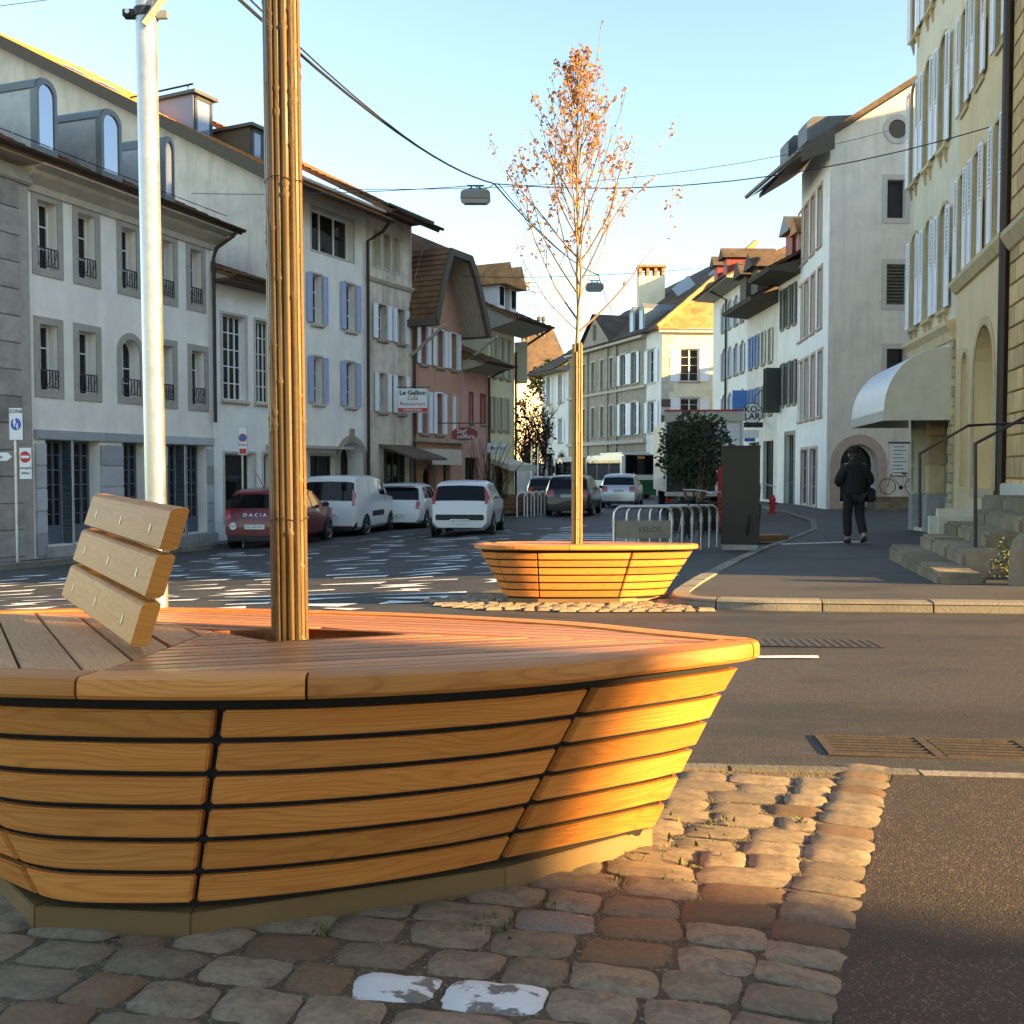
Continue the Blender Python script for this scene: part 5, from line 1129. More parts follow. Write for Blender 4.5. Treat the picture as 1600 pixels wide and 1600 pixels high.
# ---------------- centre background
C = (11.65, 80.0); b = Bld('sunlit_corner_house', 'cream corner house with quoins, its sunlit side facing the street', C, (17.5, 80.3), -1.1)
zt = b.z(1070, 515); O = [b.op(1063, 1092, 545, 596), b.op(1063, 1092, 622, 662)]
b.wall(O, zt, 'pl_sun', body=12)
for o in O: b.win(o, 1, 3, sur='stone_pale', sw=.12, sill='stone_tan', shut='shut_white', fw=.08, rail=True)
n = 20
for k in range(n): b.box('quoin', -.02, .9 if k % 2 else .55, -.06, 0, lerp(0, zt-.4, k/n)+.02, lerp(0, zt-.4, (k+1)/n)-.02, 'old_wood' if k % 2 and k < 12 else 'stone_pale')
b.box('cornice', -.3, b.L, -.35, .0, zt-.25, zt, 'stone_pale')
ap = at(1181, 380, 90); lc = at(962, 492, 90.5)
# roof as world-space faces turned into building space
rz = math.atan2(b.d.y, b.d.x); inv = (Matrix.Translation((C[0], C[1], -1.1)) @ Matrix.Rotation(rz, 4, 'Z')).inverted()
ez = -1.1+zt; ea = Vector((C[0]-.5, C[1]-.5, ez)); eb_ = Vector((17.9, 79.8, ez)); d2 = Vector((-.329, .944, 0)); ec = ea+d2*11; rl = at(985, 492, 93)
b.part('roof', MB().add([inv @ v for v in (ea, eb_, ap)], [(0, 1, 2)]), 'tile_orange', fix=False); b.part('roof', MB().add([inv @ v for v in (ea, ap, at(1030, 455, 97), rl, ec)], [(0, 1, 2, 3, 4)]), 'tile_dark', fix=False)  # lit slope orange, shaded slope dark: sun and shade put into tile colours
b.part('verge', MB().tube([inv @ (ea+Vector((0, -.1, .1))), inv @ (ap+Vector((0, -.1, .1)))], .22, 6), 'tile_orange')
for u, v in ((1068, 448), (1125, 425)): p = at(u, v, 88.3); b.part('skylight', MB().box(-.5, .5, -.1, .1, -.9, .9), 'glass_blue', None).matrix_local = inv @ Matrix.Translation(p) @ Matrix.Rotation(.9, 4, 'Y') 
ch = at(1017, 418, 92); c_ = MB(); 
for x0, x1, z0, z1 in ((-1.15, 1.15, -4.5, -.9), (-1.2, 1.2, -.15, 0)): c_.box(x0, x1, -.8, .8, z0, z1)
cc = b.part('chimney', MB().box(-1.15, 1.15, -.8, .8, -5, -.9), 'pl_sun'); cc.matrix_local = inv @ Matrix.Translation(ch)
for nm, q in (('chimney_cap', MB().box(-1.25, 1.25, -.9, .9, -.12, .06)),)+tuple(('chimney_pier', MB().box(x-.12, x+.12, -.75, .75, -.9, -.12)) for x in (-1.0, -.35, .35, 1.0)): b.part(nm, q, 'tile_orange').matrix_local = inv @ Matrix.Translation(ch)
d2 = (-.329, .944)
def CP(u): return ups(C, d2, u)
b = Bld('white_end_house', 'narrow white house front adjoining the sunlit corner house', CP(1009), (C[0]-.05, C[1]+.02), -1.1)
zt = b.z(1020, 517); O = [b.op(1013, 1023, 547, 598), b.op(1013, 1023, 628, 676)]; b.wall(O, zt, 'pl_white', body=6)
for o in O: b.win(o, 1, 2, sur='stone_pale', sw=.15, shut='shut_white', fw=.07)
b = Bld('stone_pediment_house', 'old tan stone house with a triangular pediment and two rows of windows', CP(888), CP(1009), -1.1)
zt = b.z(950, 538); wh = [(910, 915, 0), (924.5, 930, 0), (938.5, 944, 0), (953, 958, 0), (970, 978, 1), (987, 995, 1), (899, 903, 0)]
O = []; 
for a, c, w_ in wh:
    O += [(o, w_) for o in b.row([(a, c)], 941, 563, 608)]+[(o, w_) for o in b.row([(a, c)], 941, 636, 683)]
b.wall([o for o, _ in O], zt, 'stone_tan', body=9)
for o, w_ in O: b.win(o, 1, 2, sur='stone_pale', sw=.16, proud=.06, sill='stone_tan', shut='shut_white' if w_ else None, fw=.07)
b.box('cornice', 0, b.L, -.5, 0, zt-.3, zt, 'stone_pale'); z_ = b.z(941, 692); b.box('string_course', 0, b.L, -.3, 0, z_-.2, z_+.1, 'stone_pale'); z_ = b.z(941, 615); b.box('string_course', 0, b.L, -.2, 0, z_-.1, z_+.1, 'stone_pale')
for u in (918, 949, 963): x = b.px(u, 600)[0]; b.box('pilaster', x-.25, x+.25, -.14, 0, 0, zt-.3, 'stone_tan')
a, c = b.px(914, 550)[0], b.px(960, 535)[0]; zp = b.z(935, 497); pd_ = b.part('pediment', MB().yprism([(a, zt), (c, zt), ((a+c)/2, zp)], -.45, .6), 'stone_tan'); wx = (a+c)/2; b.box('attic_window', wx-.35, wx+.35, -.47, -.452, zt+.5, zt+1.9, 'old_wood')
b.part('pediment_roof', MB().add([(x, y, z) for y in (-.7, 8) for x, z in ((a-.5, zt), (wx, zp+.3), (c+.5, zt))], [(0, 1, 4, 3), (1, 2, 5, 4)]), 'tile_dark', fix=False)
b.roof('roof', 0, b.L+.5, -.6, zt, 6, zt+4.5, 'tile_dark', rows=14)
for u in (986, 1001): x = b.px(u, 500)[0]; b.part('dormer', MB().yprism([(x-.5, zt+.2), (x+.5, zt+.2), (x+.5, zt+2.1), (x, zt+2.6), (x-.5, zt+2.1)], .1, 4), 'lead'); b.box('dormer_pane', x-.3, x+.3, .06, .095, zt+.5, zt+2.0, 'glass_blue')
b = Bld('white_arcade_house', 'white house with two ground floor arches at the far end of the street', CP(847), CP(888), -1.1)
zt = b.z(868, 575); us = [(855, 860), (873, 878.5)]; O = b.row(us, 868, 588, 630)+b.row(us, 868, 656, 692); arc = [b.op(852, 865, 708, 775, 858, arch=True), b.op(871, 884, 708, 775, 877, arch=True)]
b.wall(O+arc, zt, 'pl_white', body=9)
for o in O: b.win(o, 1, 2, sur='stone_pale', sw=.15, sill='stone_tan', shut='shut_white', fw=.07)
for o in arc: b.win(o, 0, 0, fr='frame_dark', sur='stone_pale', sw=.3, depth=.5, name='archway', glass='panel_dark')
b.roof('roof', -1.5, b.L, -1.5, zt-.4, 6, zt+3.6, 'tile_dark', rows=14); b.part('eaves_box', MB().xprism([(-1.4, zt-.5), (-1.4, zt-.4), (0, zt), (0, zt-.5)], -1.4, b.L), 'soffit')
# far house on the left end with dark roof
f0, f1 = at(798, 560, 118), at(895, 545, 122); b = Bld('dark_roofed_house', 'far dark-roofed house with chimney pots behind the bare tree', (f0.x, f0.y), (f1.x, f1.y), -1.1)
zt = b.z(820, 590); b.wall([], zt, 'pl_ecru', body=8); 
r0, r1, r2, r3 = b.px(800, 592), b.px(895, 592), b.px(895, 505), b.px(862, 508)
b.part('roof', MB().add([(r0[0], -.5, r0[1]), (r1[0], -.5, r1[1]), (r2[0], 5, r2[1]+.5), (r3[0], 5, r3[1]+.5), (b.px(802, 572)[0], 2, b.px(802, 572)[1])], [(0, 1, 2, 3, 4)]), 'tile_dark', fix=False)
for u in (843, 850, 869, 876): x, z_ = b.px(u, 508); b.part('chimney_pot', MB().lathe([(0, -2), (.22, -2), (.2, .6), (.3, .7), (.3, 1.0), (0, 1.2)], 8, c=(x, 4, z_+.4)), 'zinc')
x, z_ = b.px(853, 520); q = MB(); q.tube([(x, 3, z_), (x, 3, z_+6.5)], .05, 5)
for h, w_ in ((3.6, .9), (5.2, 1.1), (6.3, .7)): q.tube([(x-w_, 3, z_+h), (x+w_, 3, z_+h)], .035, 4)
b.part('aerial', q, 'dark_metal')
# house behind the camera to the right: closes the side street and shades the foreground
b = Bld('corner_house', 'plain house across the side street, behind the viewpoint', (11.5, -2.5), (4.0, -2.3), .1, 'house')
b.root.rotation_euler = (0, 0, b.root.rotation_euler.z)
O = [dict(s0=1+k*2.2, s1=2+k*2.2, z0=z_, z1=z_+1.7, arch=False) for k in range(3) for z_ in (1, 4.2, 7.4)]
b.wall(O, 10.5, 'pl_cream', body=10)
for o in O: b.win(o, 1, 2, sur='stone_pale', sill='stone_pale')
b.roof('roof', -.05, b.L, -.05, 10.5, 5, 13, 'tile_brown')
# ================================================================ vehicles
def paint(name, c, rough=.28, metal=0.): plain(name, c, rough, metal, .4, .45)
paint('car_red', (.16, .008, .012)); paint('car_white', (.72, .72, .70)); paint('car_black', (.012, .013, .015)); paint('car_silver', (.45, .46, .47), .3, .6); paint('bus_white', (.66, .65, .58), .4); paint('bus_green', (.0, .085, .035), .4)
plain('tyre', (.012, .012, .012), .85); plain('rim', (.4, .4, .41), .35, .9); plain('lamp_red', (.45, .012, .01), .15, 0, .8, .5); plain('lamp_orange', (.7, .2, .02), .2); plain('trim', (.015, .015, .016), .6); plain('plate', (.75, .75, .72), .5); plain('chrome', (.6, .6, .6), .15, 1.); plain('sign_red', (.5, .02, .02), .45); plain('sign_blue', (.02, .1, .45), .45); plain('sign_white', (.75, .75, .73), .5); plain('ink', (.01, .01, .01), .6); plain('sign_maroon', (.22, .015, .02), .5)
PROF = {'hatch': [(-.5, .38), (-.493, .52), (-.478, .625), (-.415, .93), (-.375, .975), (-.12, 1.0), (.07, .965), (.27, .67), (.44, .575), (.485, .44), (.5, .34)],
        'van': [(-.5, .36), (-.496, .5), (-.49, .56), (-.468, .95), (-.445, .985), (-.1, 1.0), (.1, .955), (.26, .69), (.43, .58), (.487, .42), (.5, .3)],
        'suv': [(-.5, .40), (-.494, .55), (-.482, .64), (-.41, .93), (-.36, .975), (-.08, 1.0), (.09, .96), (.26, .69), (.45, .61), (.488, .47), (.5, .36)]}
def car(name, label, pos, heading, kind, L, W, H, mat, lights='mid', plate='VD 412 087', badge=None, extras=(), pz=.44):
    root = empty(name, (pos[0], pos[1], gz(*pos)), -R(heading), label, 'van' if kind == 'van' else 'car', 'cars along the street')
    prof = PROF[kind]; w = W/2; belt = .635*H; n = len(prof)
    def ring(f):
        for i in range(n-1):
            if f <= prof[i+1][0]+1e-9: break
        a, b = prof[i], prof[i+1]; zt = lerp(a[1], b[1], max(0, min(1, (f-a[0])/(b[0]-a[0]))))*H
        e = max(0, abs(f)-.36)/.14; wl = w*(1-.13*e**2.2); zl = .19+.06*e**2
        g = max(0, min(1, (zt-belt)/(H-belt))); wt = lerp(wl*.94, wl*.77 if kind != 'van' else wl*.88, g); bz = min(belt, zt-.035)
        return [(0, zl), (wl*.82, zl), (wl*.96, zl+.1), (wl, lerp(zl, bz, .5)), (wl*.985, bz), (wt*1.0, zt-.035*(.6+g)), (wt*.86, zt-.006), (0, zt+.012*g)]
    def surf(f, t):                       # t in 0..7 on the right half, sign by caller
        r = ring(f); i = min(6, int(t)); k = t-i; return (lerp(r[i][0], r[i+1][0], k), f*L, lerp(r[i][1], r[i+1][1], k))
    F = []
    for (a, _), (b, _) in zip(prof, prof[1:]):
        k = max(1, int((b-a)/.06)); F += [a+(b-a)*i/k for i in range(k)]
    F.append(.5); vs = []; m = 15
    for f in F:
        r = ring(f); full = r+[(-x, z) for x, z in r[-2:0:-1]]; m = len(full); vs += [(x, f*L, z) for x, z in full]
    q = MB(); q.add(vs, [(i*m+j, i*m+(j+1) % m, (i+1)*m+(j+1) % m, (i+1)*m+j) for i in range(len(F)-1) for j in range(m)]+[tuple(range(m)), tuple(range(len(F)*m-1, (len(F)-1)*m-1, -1))])
    body = q.build('body', mat, root, smooth=38)
    ctr = Vector((0, 0, .5*H))
    def panel(nm, mt, f0, f1, t0, t1, sd=1, nf=5, ntt=4, off=.007, parent=None, across=False, f0b=None, f1b=None):
        P = []
        if across: cols = [(t, 1) for t in [t0+(7-t0)*j/ntt for j in range(ntt+1)]]+[(t, -1) for t in [7-(7-t0)*j/ntt for j in range(1, ntt+1)]]
        else: cols = [(t0+(t1-t0)*j/ntt, sd) for j in range(ntt+1)]
        for i in range(nf+1):
            for j, (t, s) in enumerate(cols):
                a0, a1 = f0, f1
                if f0b is not None: jj = j/(len(cols)-1); a0, a1 = lerp(f0, f0b, jj), lerp(f1, f1b, jj)
                f = lerp(a0, a1, i/nf); p = Vector(surf(f, t)); e = .003
                du = Vector(surf(min(.4999, f+e), t))-Vector(surf(max(-.4999, f-e), t)); dv = Vector(surf(f, min(6.999, t+.05)))-Vector(surf(f, max(0, t-.05)))
                nn = dv.cross(du)
                if nn.length < 1e-9: nn = Vector((0, 0, 1))
                nn.normalize()
                if nn.dot(p-Vector((0, p.y*.6, H*.5))) < 0: nn = -nn
                p = p+nn*off; P.append((p.x*s, p.y, p.z))
        c = len(cols); q = MB(); q.add(P, [(i*c+j, i*c+j+1, (i+1)*c+j+1, (i+1)*c+j) for i in range(nf) for j in range(c-1)]); return q.build(nm, mt, parent or root, smooth=60)
    rw = (-.474, -.42) if kind != 'van' else (-.488, -.471)
    panel('rear_window', 'glass_car', rw[0], rw[1], 5.25 if kind != 'van' else 5.15, 7, nf=6, across=True)
    panel('windscreen', 'glass_car', .085, .255, 5.3, 7, nf=6, across=True)
    for s in (-1, 1):
        if kind == 'van':
            panel('side_window', 'glass_car', .02, .16, 4.12, 4.9, s); 
            if s < 0 or True: panel('side_panel', mat, -.22, -.02, 4.15, 4.88, s, off=.01)
            panel('side_strip', 'trim', -.17, .12, 2.75, 3.15, s)
        else:
            panel('side_window', 'glass_car', -.02, .13, 4.1, 4.9, s, f0b=-.02, f1b=.06); panel('side_window', 'glass_car', -.2, -.04, 4.1, 4.9, s)
            panel('side_window', 'glass_car', -.36, -.22, 4.12, 4.88, s, f0b=-.33, f1b=-.22)
            panel('sill_strip', 'trim', -.24, .24, 1.6, 2.1, s)
        if lights == 'tall': panel('tail_light', 'lamp_red', -.482, -.425, 4.25, 5.42, s, nf=4, ntt=6, off=.014)
        elif lights == 'van': panel('tail_light', 'lamp_red', -.494, -.478, 4.3, 5.6, s, ntt=6, off=.014)
        elif lights == 'wide': panel('tail_light', 'lamp_red', -.497, -.483, 4.2, 6.2, s, ntt=8, off=.012)
        else: panel('tail_light', 'lamp_red', -.496, -.478, 4.1, 5.95, s, ntt=8, off=.012)
        for yy in (-.31, .32):
            wh = empty('wheel', (s*(w-.085), yy*L, .305)); wh.parent = root; rr_ = .305
            MB().lathe([(.17, -.1), (.27, -.11), (.305, -.08), (.305, .08), (.27, .11), (.17, .1)], 20, axis='x').build('tyre', 'tyre', wh, smooth=40)
            r_ = MB(); r_.lathe([(.0, .10*s), (.05, .105*s), (.06, .085*s), (.17, .095*s), (.2, .114*s), (.205, .06*s), (0, .05*s)], 16, axis='x'); r_.build('rim', 'rim', wh, smooth=40)
            MB().lathe([(0, -.03), (.35, -.03), (.355, .003), (0, .003)] if s > 0 else [(0, .03), (.35, .03), (.355, -.003), (0, -.003)], 20, c=(s*(w*(1-.13*(max(0, abs(yy)-.36)/.14)**2.2)+.001), yy*L, .32), axis='x').build('wheel_arch', 'trim', root)
        mr = MB(); mr.box(s*(w+.02), s*(w+.2), .15*L, .15*L+.09, belt+.02, belt+.15); mr.build('mirror', 'trim', root, bevel=.03, smooth=40)
    panel('bumper', 'trim' if 'darkbumper' in extras else mat, -.499, -.47, .6, 2.3, nf=2, ntt=4, across=False, off=.02); panel('bumper', 'trim' if 'darkbumper' in extras else mat, -.499, -.47, .6, 2.3, sd=-1, nf=2, ntt=4, off=.02)
    yb = -.5*L-.012
    if 'band' in extras: MB().box(-w*.78, w*.78, yb-.02, yb+.06, .30*H, .40*H).build('bumper_band', 'trim', root, bevel=.02)
    if 'lowtrim' in extras: MB().box(-w*.8, w*.8, yb-.01, yb+.06, .2, .34).build('lower_bumper', 'trim', root, bevel=.02)
    pl_ = MB().box(-.25, .25, yb-.03, yb+.02, pz, pz+.11).build('number_plate', 'plate', root); text(plate, .085, 'plate_text', 'ink', pl_, (0, yb-.0315, pz+.055), (math.pi/2, 0, 0), .001, sx=1.05)
    if badge: text(badge, .12, 'badge_lettering', 'chrome', root, (0, -.493*L-.03, .56*H), (math.pi/2-.25, 0, 0), .004, sx=1.2)
    MB().tube([(0, -.465*L-.025, .66*H), (.28, -.455*L-.02, .70*H)], .012, 5).build('wiper', 'trim', root)
    if 'aerial' in extras: MB().tube([(0, -.33*L, H*.98), (-.06, -.42*L, H*.98+.38)], .008, 5).build('aerial', 'trim', root)
    if 'rails' in extras:
        for s in (-1, 1): MB().tube([(s*w*.66, -.33*L, H), (s*w*.66, .02*L, H+.03)], .025, 6).build('roof_rail', 'trim', root)
    if 'ch' in extras: c_ = MB(); c_.lathe([(0, -.004), (.09, -.004), (.09, .004), (0, .004)], 16, c=(-.55, yb-.015, pz+.07), axis='y'); cc_ = c_.build('country_sticker', 'plate', root); text('CH', .09, 'sticker_text', 'ink', cc_, (-.55, yb-.021, pz+.07), (math.pi/2, 0, 0), .001)
    if 'spoiler' in extras: MB().xprism([(-.44*L, H*.93), (-.47*L, H*.94), (-.40*L, H*.985)], -w*.68, w*.68).build('spoiler', mat, root, bevel=.01)
    return root
def rear_at(u, Y, hd, L): x = (u-800)/1600*Y; return (x+math.sin(R(hd))*L/2, Y+math.cos(R(hd))*L/2)
car('parked_car', 'dark red hatchback parked nearest, partly behind the bamboo-wrapped trunk', rear_at(398, 25.0, 7, 3.9), 7, 'suv', 3.9, 1.74, 1.5, 'car_red', 'mid', 'VD 532 871', 'D A C I A', ('aerial', 'ch', 'lowtrim'), .5)
car('parked_van', 'white panel van parked between the red hatchback and a small white hatchback', rear_at(514, 29.6, 9, 4.2), 9, 'van', 4.2, 1.78, 1.8, 'car_white', 'van', 'VD 318 446', None, ('darkbumper', 'lowtrim'), .6)
car('parked_car', 'small white hatchback with orange-red tail lights parked in front of the van', rear_at(621, 33.0, 7, 3.7), 7, 'hatch', 3.8, 1.66, 1.5, 'car_white', 'mid', 'VD 207 915', None, ('spoiler', 'ch'), .42)
car('moving_car', 'white hatchback with tall red tail lights driving away in the middle of the road', rear_at(718, 26.6, 6, 3.43), 6, 'hatch', 3.43, 1.63, 1.47, 'car_white', 'tall', 'VD 513 954', None, ('band',), .36)
car('moving_car', 'black sport utility car driving away behind the far tree trunk', rear_at(886, 40.3, 11, 4.4), 11, 'suv', 4.4, 1.85, 1.63, 'car_black', 'wide', 'VD 664 120', None, ('lowtrim',), .75)
car('moving_car', 'silver estate car with roof rails just behind the green and white bus', rear_at(966, 49.3, 11, 4.6), 11, 'suv', 4.6, 1.82, 1.66, 'car_silver', 'wide', 'VD 150 338', None, ('rails', 'lowtrim', 'darkbumper'), .8)
car('parked_car', 'dark car half hidden behind the black car at the far left kerb', rear_at(848, 53.0, 10, 4.3), 10, 'suv', 4.3, 1.8, 1.55, 'car_black', 'wide', 'VD 771 902', None, (), .6)
# bus
bp_ = at(1001, 778, 66.5); bus = empty('articulated_bus', (bp_.x, bp_.y, -1.1), R(12), 'white and green city bus driving away in the middle distance', 'bus')
def rbox(x0, x1, y0, y1, z0, z1, mt, nm, bev=.08, par=None): return MB().box(x0, x1, y0, y1, z0, z1).build(nm, mt, par or bus, bevel=bev, smooth=40)
rbox(-1.25, 1.25, 0, 8.6, .32, 2.98, 'bus_white', 'rear_section', .12); rbox(-1.25, 1.25, 9.6, 17.6, .32, 2.98, 'bus_white', 'front_section', .12); rbox(-1.18, 1.18, 8.55, 9.65, .4, 2.9, 'trim', 'bellows', .02)
rbox(-1.1, 1.1, -.03, .1, 1.6, 2.92, 'glass_car', 'rear_window', .05); rbox(-1.2, 1.2, -.02, .1, .34, 1.35, 'bus_green', 'rear_skirt', .04)
for s in (-1, 1):
    for y0, y1 in ((.5, 2.8), (2.9, 5.6), (5.7, 8.3), (9.8, 12.5), (12.6, 15.2), (15.3, 17.3)): MB().box(s*1.245, s*1.262, y0, y1, 1.25, 2.6).build('side_window', 'glass_car', bus)
    rbox(s*1.05, s*1.22, -.045, .02, 1.38, 1.55, 'lamp_red', 'tail_light', .01)
    for yy in (2.2, 7.2, 15.2): MB().lathe([(.1, -.13), (.44, -.13), (.46, -.1), (.46, .1), (.44, .13), (.1, .13)], 18, c=(s*1.13, yy, .46), axis='x').build('wheel', 'tyre', bus, smooth=40)
rbox(-1.0, 1.0, 1, 6, 2.985, 3.12, 'bus_white', 'roof_unit', .05); MB().box(-.25, .25, -.035, -.031, 2.68, 2.84).build('route_display', 'lamp_orange', bus)
rbox(-1.5, -1.3, 17.3, 17.5, 1.7, 2.3, 'trim', 'mirror', .03)
# delivery truck behind the bush
tp = at(1099, 812, 38.0); tr = empty('delivery_truck', (tp.x, tp.y, gz(tp.x, tp.y)), R(-4), 'white box lorry with red top edge half hidden by the round bush', 'truck')
def tb_(x0, x1, y0, y1, z0, z1, mt, nm, bev=.02): return MB().box(x0, x1, y0, y1, z0, z1).build(nm, mt, tr, bevel=bev)
zt = at(1099, 640, 38).z-gz(tp.x, tp.y)
tb_(-1.45, 1.45, .45, 6.0, .95, zt-.4, 'bus_white', 'cargo_box'); tb_(-1.45, 1.45, 0, .1, zt-.45, zt-.06, 'stone_pale', 'top_frame'); tb_(-1.47, 1.47, -.02, .12, zt-.06, zt, 'sign_red', 'top_edge'); tb_(-1.45, -1.36, 0, .4, .95, zt-.45, 'bus_white', 'frame_post'); tb_(1.36, 1.45, 0, .4, .95, zt-.45, 'bus_white', 'frame_post')
tb_(-1.35, .42, .2, .44, .98, zt-.46, 'panel_dark', 'interior_shade'); tb_(.44, 1.35, .1, .3, .98, zt-.46, 'car_white', 'rear_door'); tb_(-1.4, 1.4, -.05, .45, .78, .94, 'steel_tube', 'tail_lift'); tb_(-1.3, 1.3, .1, .2, .35, .5, 'trim', 'underrun_bar')  # dark slab stands in for the shade inside the open box
for s in (-1, 1):
    tb_(s*1.0, s*1.4, .05, .12, .55, .7, 'lamp_red', 'tail_light')
    for yy in (1.2, 5.6): MB().lathe([(.1, -.15), (.42, -.15), (.45, -.1), (.45, .1), (.42, .15), (.1, .15)], 18, c=(s*1.12, yy, .45), axis='x').build('wheel', 'tyre', tr, smooth=40)
tb_(-1.2, 1.2, 6.15, 7.9, .5, 2.7, 'car_white', 'cab', .12)
worn('lamp_grey', (.22, .21, .19), .15, 4, .5); plain('lamp_lens', (.5, .5, .45), .1, 0, .8)
worn('panel_tan', (.30, .26, .20), .2, 5, .5, .3)
worn('totem_brown', (.045, .036, .026), .15, 3, .55, .3, .1, 40)
worn('leaf_dark', (.035, .05, .022), .4, 3, .5); worn('leaf_dark2', (.05, .065, .03), .4, 3, .5); worn('leaf_ivy', (.22, .2, .03), .4, 3, .6); worn('twig', (.10, .055, .035), .3, 5, .8)
worn('terrace_wood', (.26, .13, .05), .3, 4, .7, stretch=(1, 1, 8))
worn('leaf_russet', (.03, .016, .012), .4, 3, .9, spec=.03); worn('leaf_russet2', (.04, .02, .014), .4, 3, .9, spec=.03)
worn('weed_green', (.07, .085, .025), .4, 10, .7)
# ================================================================ street furniture and small things
# luminaires on span wires
def lamp(p, wdt, label):
    r_ = empty('street_lamp', p, 0, label, 'street lamp', 'lamps hanging over the street'); k = wdt/.6
    MB().add([(x*k, y*k, z*k) for x, y, z in [(-.3, -.16, -.13), (.3, -.16, -.13), (.3, .16, -.13), (-.3, .16, -.13), (-.29, -.15, .02), (.29, -.15, .02), (.29, .15, .02), (-.29, .15, .02), (-.22, -.12, .07), (.22, -.12, .07), (.22, .12, .07), (-.22, .12, .07)]], [(0, 1, 5, 4), (1, 2, 6, 5), (2, 3, 7, 6), (3, 0, 4, 7), (4, 5, 9, 8), (5, 6, 10, 9), (6, 7, 11, 10), (7, 4, 8, 11), (8, 9, 10, 11), (3, 2, 1, 0)]).build('housing', 'lamp_grey', r_, bevel=.015)
    MB().add([(x*k, y*k, z*k) for x, y, z in [(-.29, -.15, -.132), (.29, -.15, -.132), (.29, .15, -.132), (-.29, .15, -.132), (-.22, -.1, -.2), (.22, -.1, -.2), (.22, .1, -.2), (-.22, .1, -.2)]], [(0, 1, 5, 4), (1, 2, 6, 5), (2, 3, 7, 6), (3, 0, 4, 7), (7, 6, 5, 4)]).build('lens', 'lamp_lens', r_)
    MB().box(-.14*k, .14*k, -.03, .03, .07*k, .1*k).box(-.1*k, -.07*k, -.02, .02, .1*k, .16*k).box(.07*k, .1*k, -.02, .02, .1*k, .16*k).box(-.17*k, .17*k, -.02, .02, .15*k, .175*k).build('bracket', 'dark_metal', r_)
    return r_
J1 = at(772, 287, 20); lamp(at(743, 303, 20), .58, 'grey box street lamp hanging on wires left of the far tree crown')
J2 = at(935, 430, 36); lamp(at(929, 446, 36), .63, 'smaller street lamp on the wires behind the far tree trunk')
def wire(pts, label, r=.012, sag=.0, par=None, name='overhead_wire'):
    P = []
    for a, b_ in zip(pts, pts[1:]):
        a, b_ = Vector(a), Vector(b_)
        for i in range(12): t = i/12; P.append(a.lerp(b_, t)-Vector((0, 0, sag*4*t*(1-t))))
    P.append(Vector(pts[-1])); return tag(MB().tube(P, r, 5).build(name, 'wire', smooth=60), label, 'cable', 'wires spanning the street')
k1 = at(362, -12, 8.5)
wire([k1, J1, J2, at(964, 500, 70)], 'thick double-looking cable sagging from the upper left to the two street lamps', .016, .25)
wire([k1+Vector((.06, 0, .03)), J1+Vector((.1, 0, -.02)), J2+Vector((.08, 0, .0))], 'thin companion cable running just beside the thick sagging cable', .009, .3)
wire([at(300, 302, 27.2), at(742, 290, 20.0), J1], 'thin wire from the grey house facade to the nearer street lamp', .009, .08)
wire([J1, at(1545, 199, 18.7)], 'thin wire from the nearer street lamp to the ochre building', .011, .45)
wire([at(470, 294, 31), at(1400, 201, 43.8)], 'thinnest wire crossing the sky from the tall white house to the gable', .011, .8)
wire([at(722, 432, 38), J2, at(1168, 412, 58)], 'faint wire carrying the farther street lamp between the house rows', .012, .05)
wire([at(-20, 12, 18), at(110, -5, 18)], 'short wire crossing the upper left corner of the sky', .006)
# bike stands
def hoop(x, y, panel, lab):
    r_ = empty('bike_stand', (x, y, gz(x, y)), R(6), lab, 'bike stand', 'bike stands in a row'); w_, h, c = .46, .78, .14; P = [(-w_, 0, -.05), (-w_, 0, h-c)]+[(-w_+c-c*math.cos(a), 0, h-c+c*math.sin(a)) for a in [math.pi/2*i/5 for i in range(1, 6)]]+[(w_-c+c*math.sin(a), 0, h-c+c*math.cos(a)) for a in [math.pi/2*i/5 for i in range(1, 6)]]+[(w_, 0, -.05)]
    MB().tube(P, .026, 8).build('tube', 'steel_tube', r_, smooth=50)
    for s in (-1, 1): MB().lathe([(0, -.01), (.035, -.01), (.035, .1), (0, .1)], 8, c=(s*w_, 0, h-c-.15)).build('collar', 'steel_tube', r_)
    if panel:
        p_ = MB().box(-w_+.03, w_-.03, -.01, .01, .28, .56).build('panel', 'panel_tan', r_, bevel=.004); text('VELOS', .13, 'panel_text', 'old_wood', p_, (.1, -.0125, .42), (math.pi/2, 0, 0), .001)
    return r_
names = ['nearest steel bike stand, the one with a sign panel', 'second steel bike stand from the sign panel', 'third steel bike stand from the sign panel', 'fourth steel bike stand from the sign panel', 'fifth steel bike stand, second from the dark totem', 'last steel bike stand, right beside the dark totem']
for k in range(6): hoop(lerp(2.05, 3.45, k/5), lerp(16.0, 19.4, k/5), k == 0, names[k])
# totem
tx, ty = (1157-800)/1600*18.0, 18.0; zt = at(1157, 699, 18).z-gz(tx, ty)
to = empty('information_totem', (tx, ty, gz(tx, ty)), R(-14), 'tall dark brown metal information totem beside the bike stands', 'totem')
MB().box(-.33, .33, -.12, .12, .1, zt).build('casing', 'totem_brown', to, bevel=.012); MB().box(-.31, .31, -.1, .1, -.1, .1).build('plinth', 'granite', to, bevel=.01); MB().box(-.34, .34, -.13, .13, zt, zt+.03).build('top_cap', 'totem_brown', to)
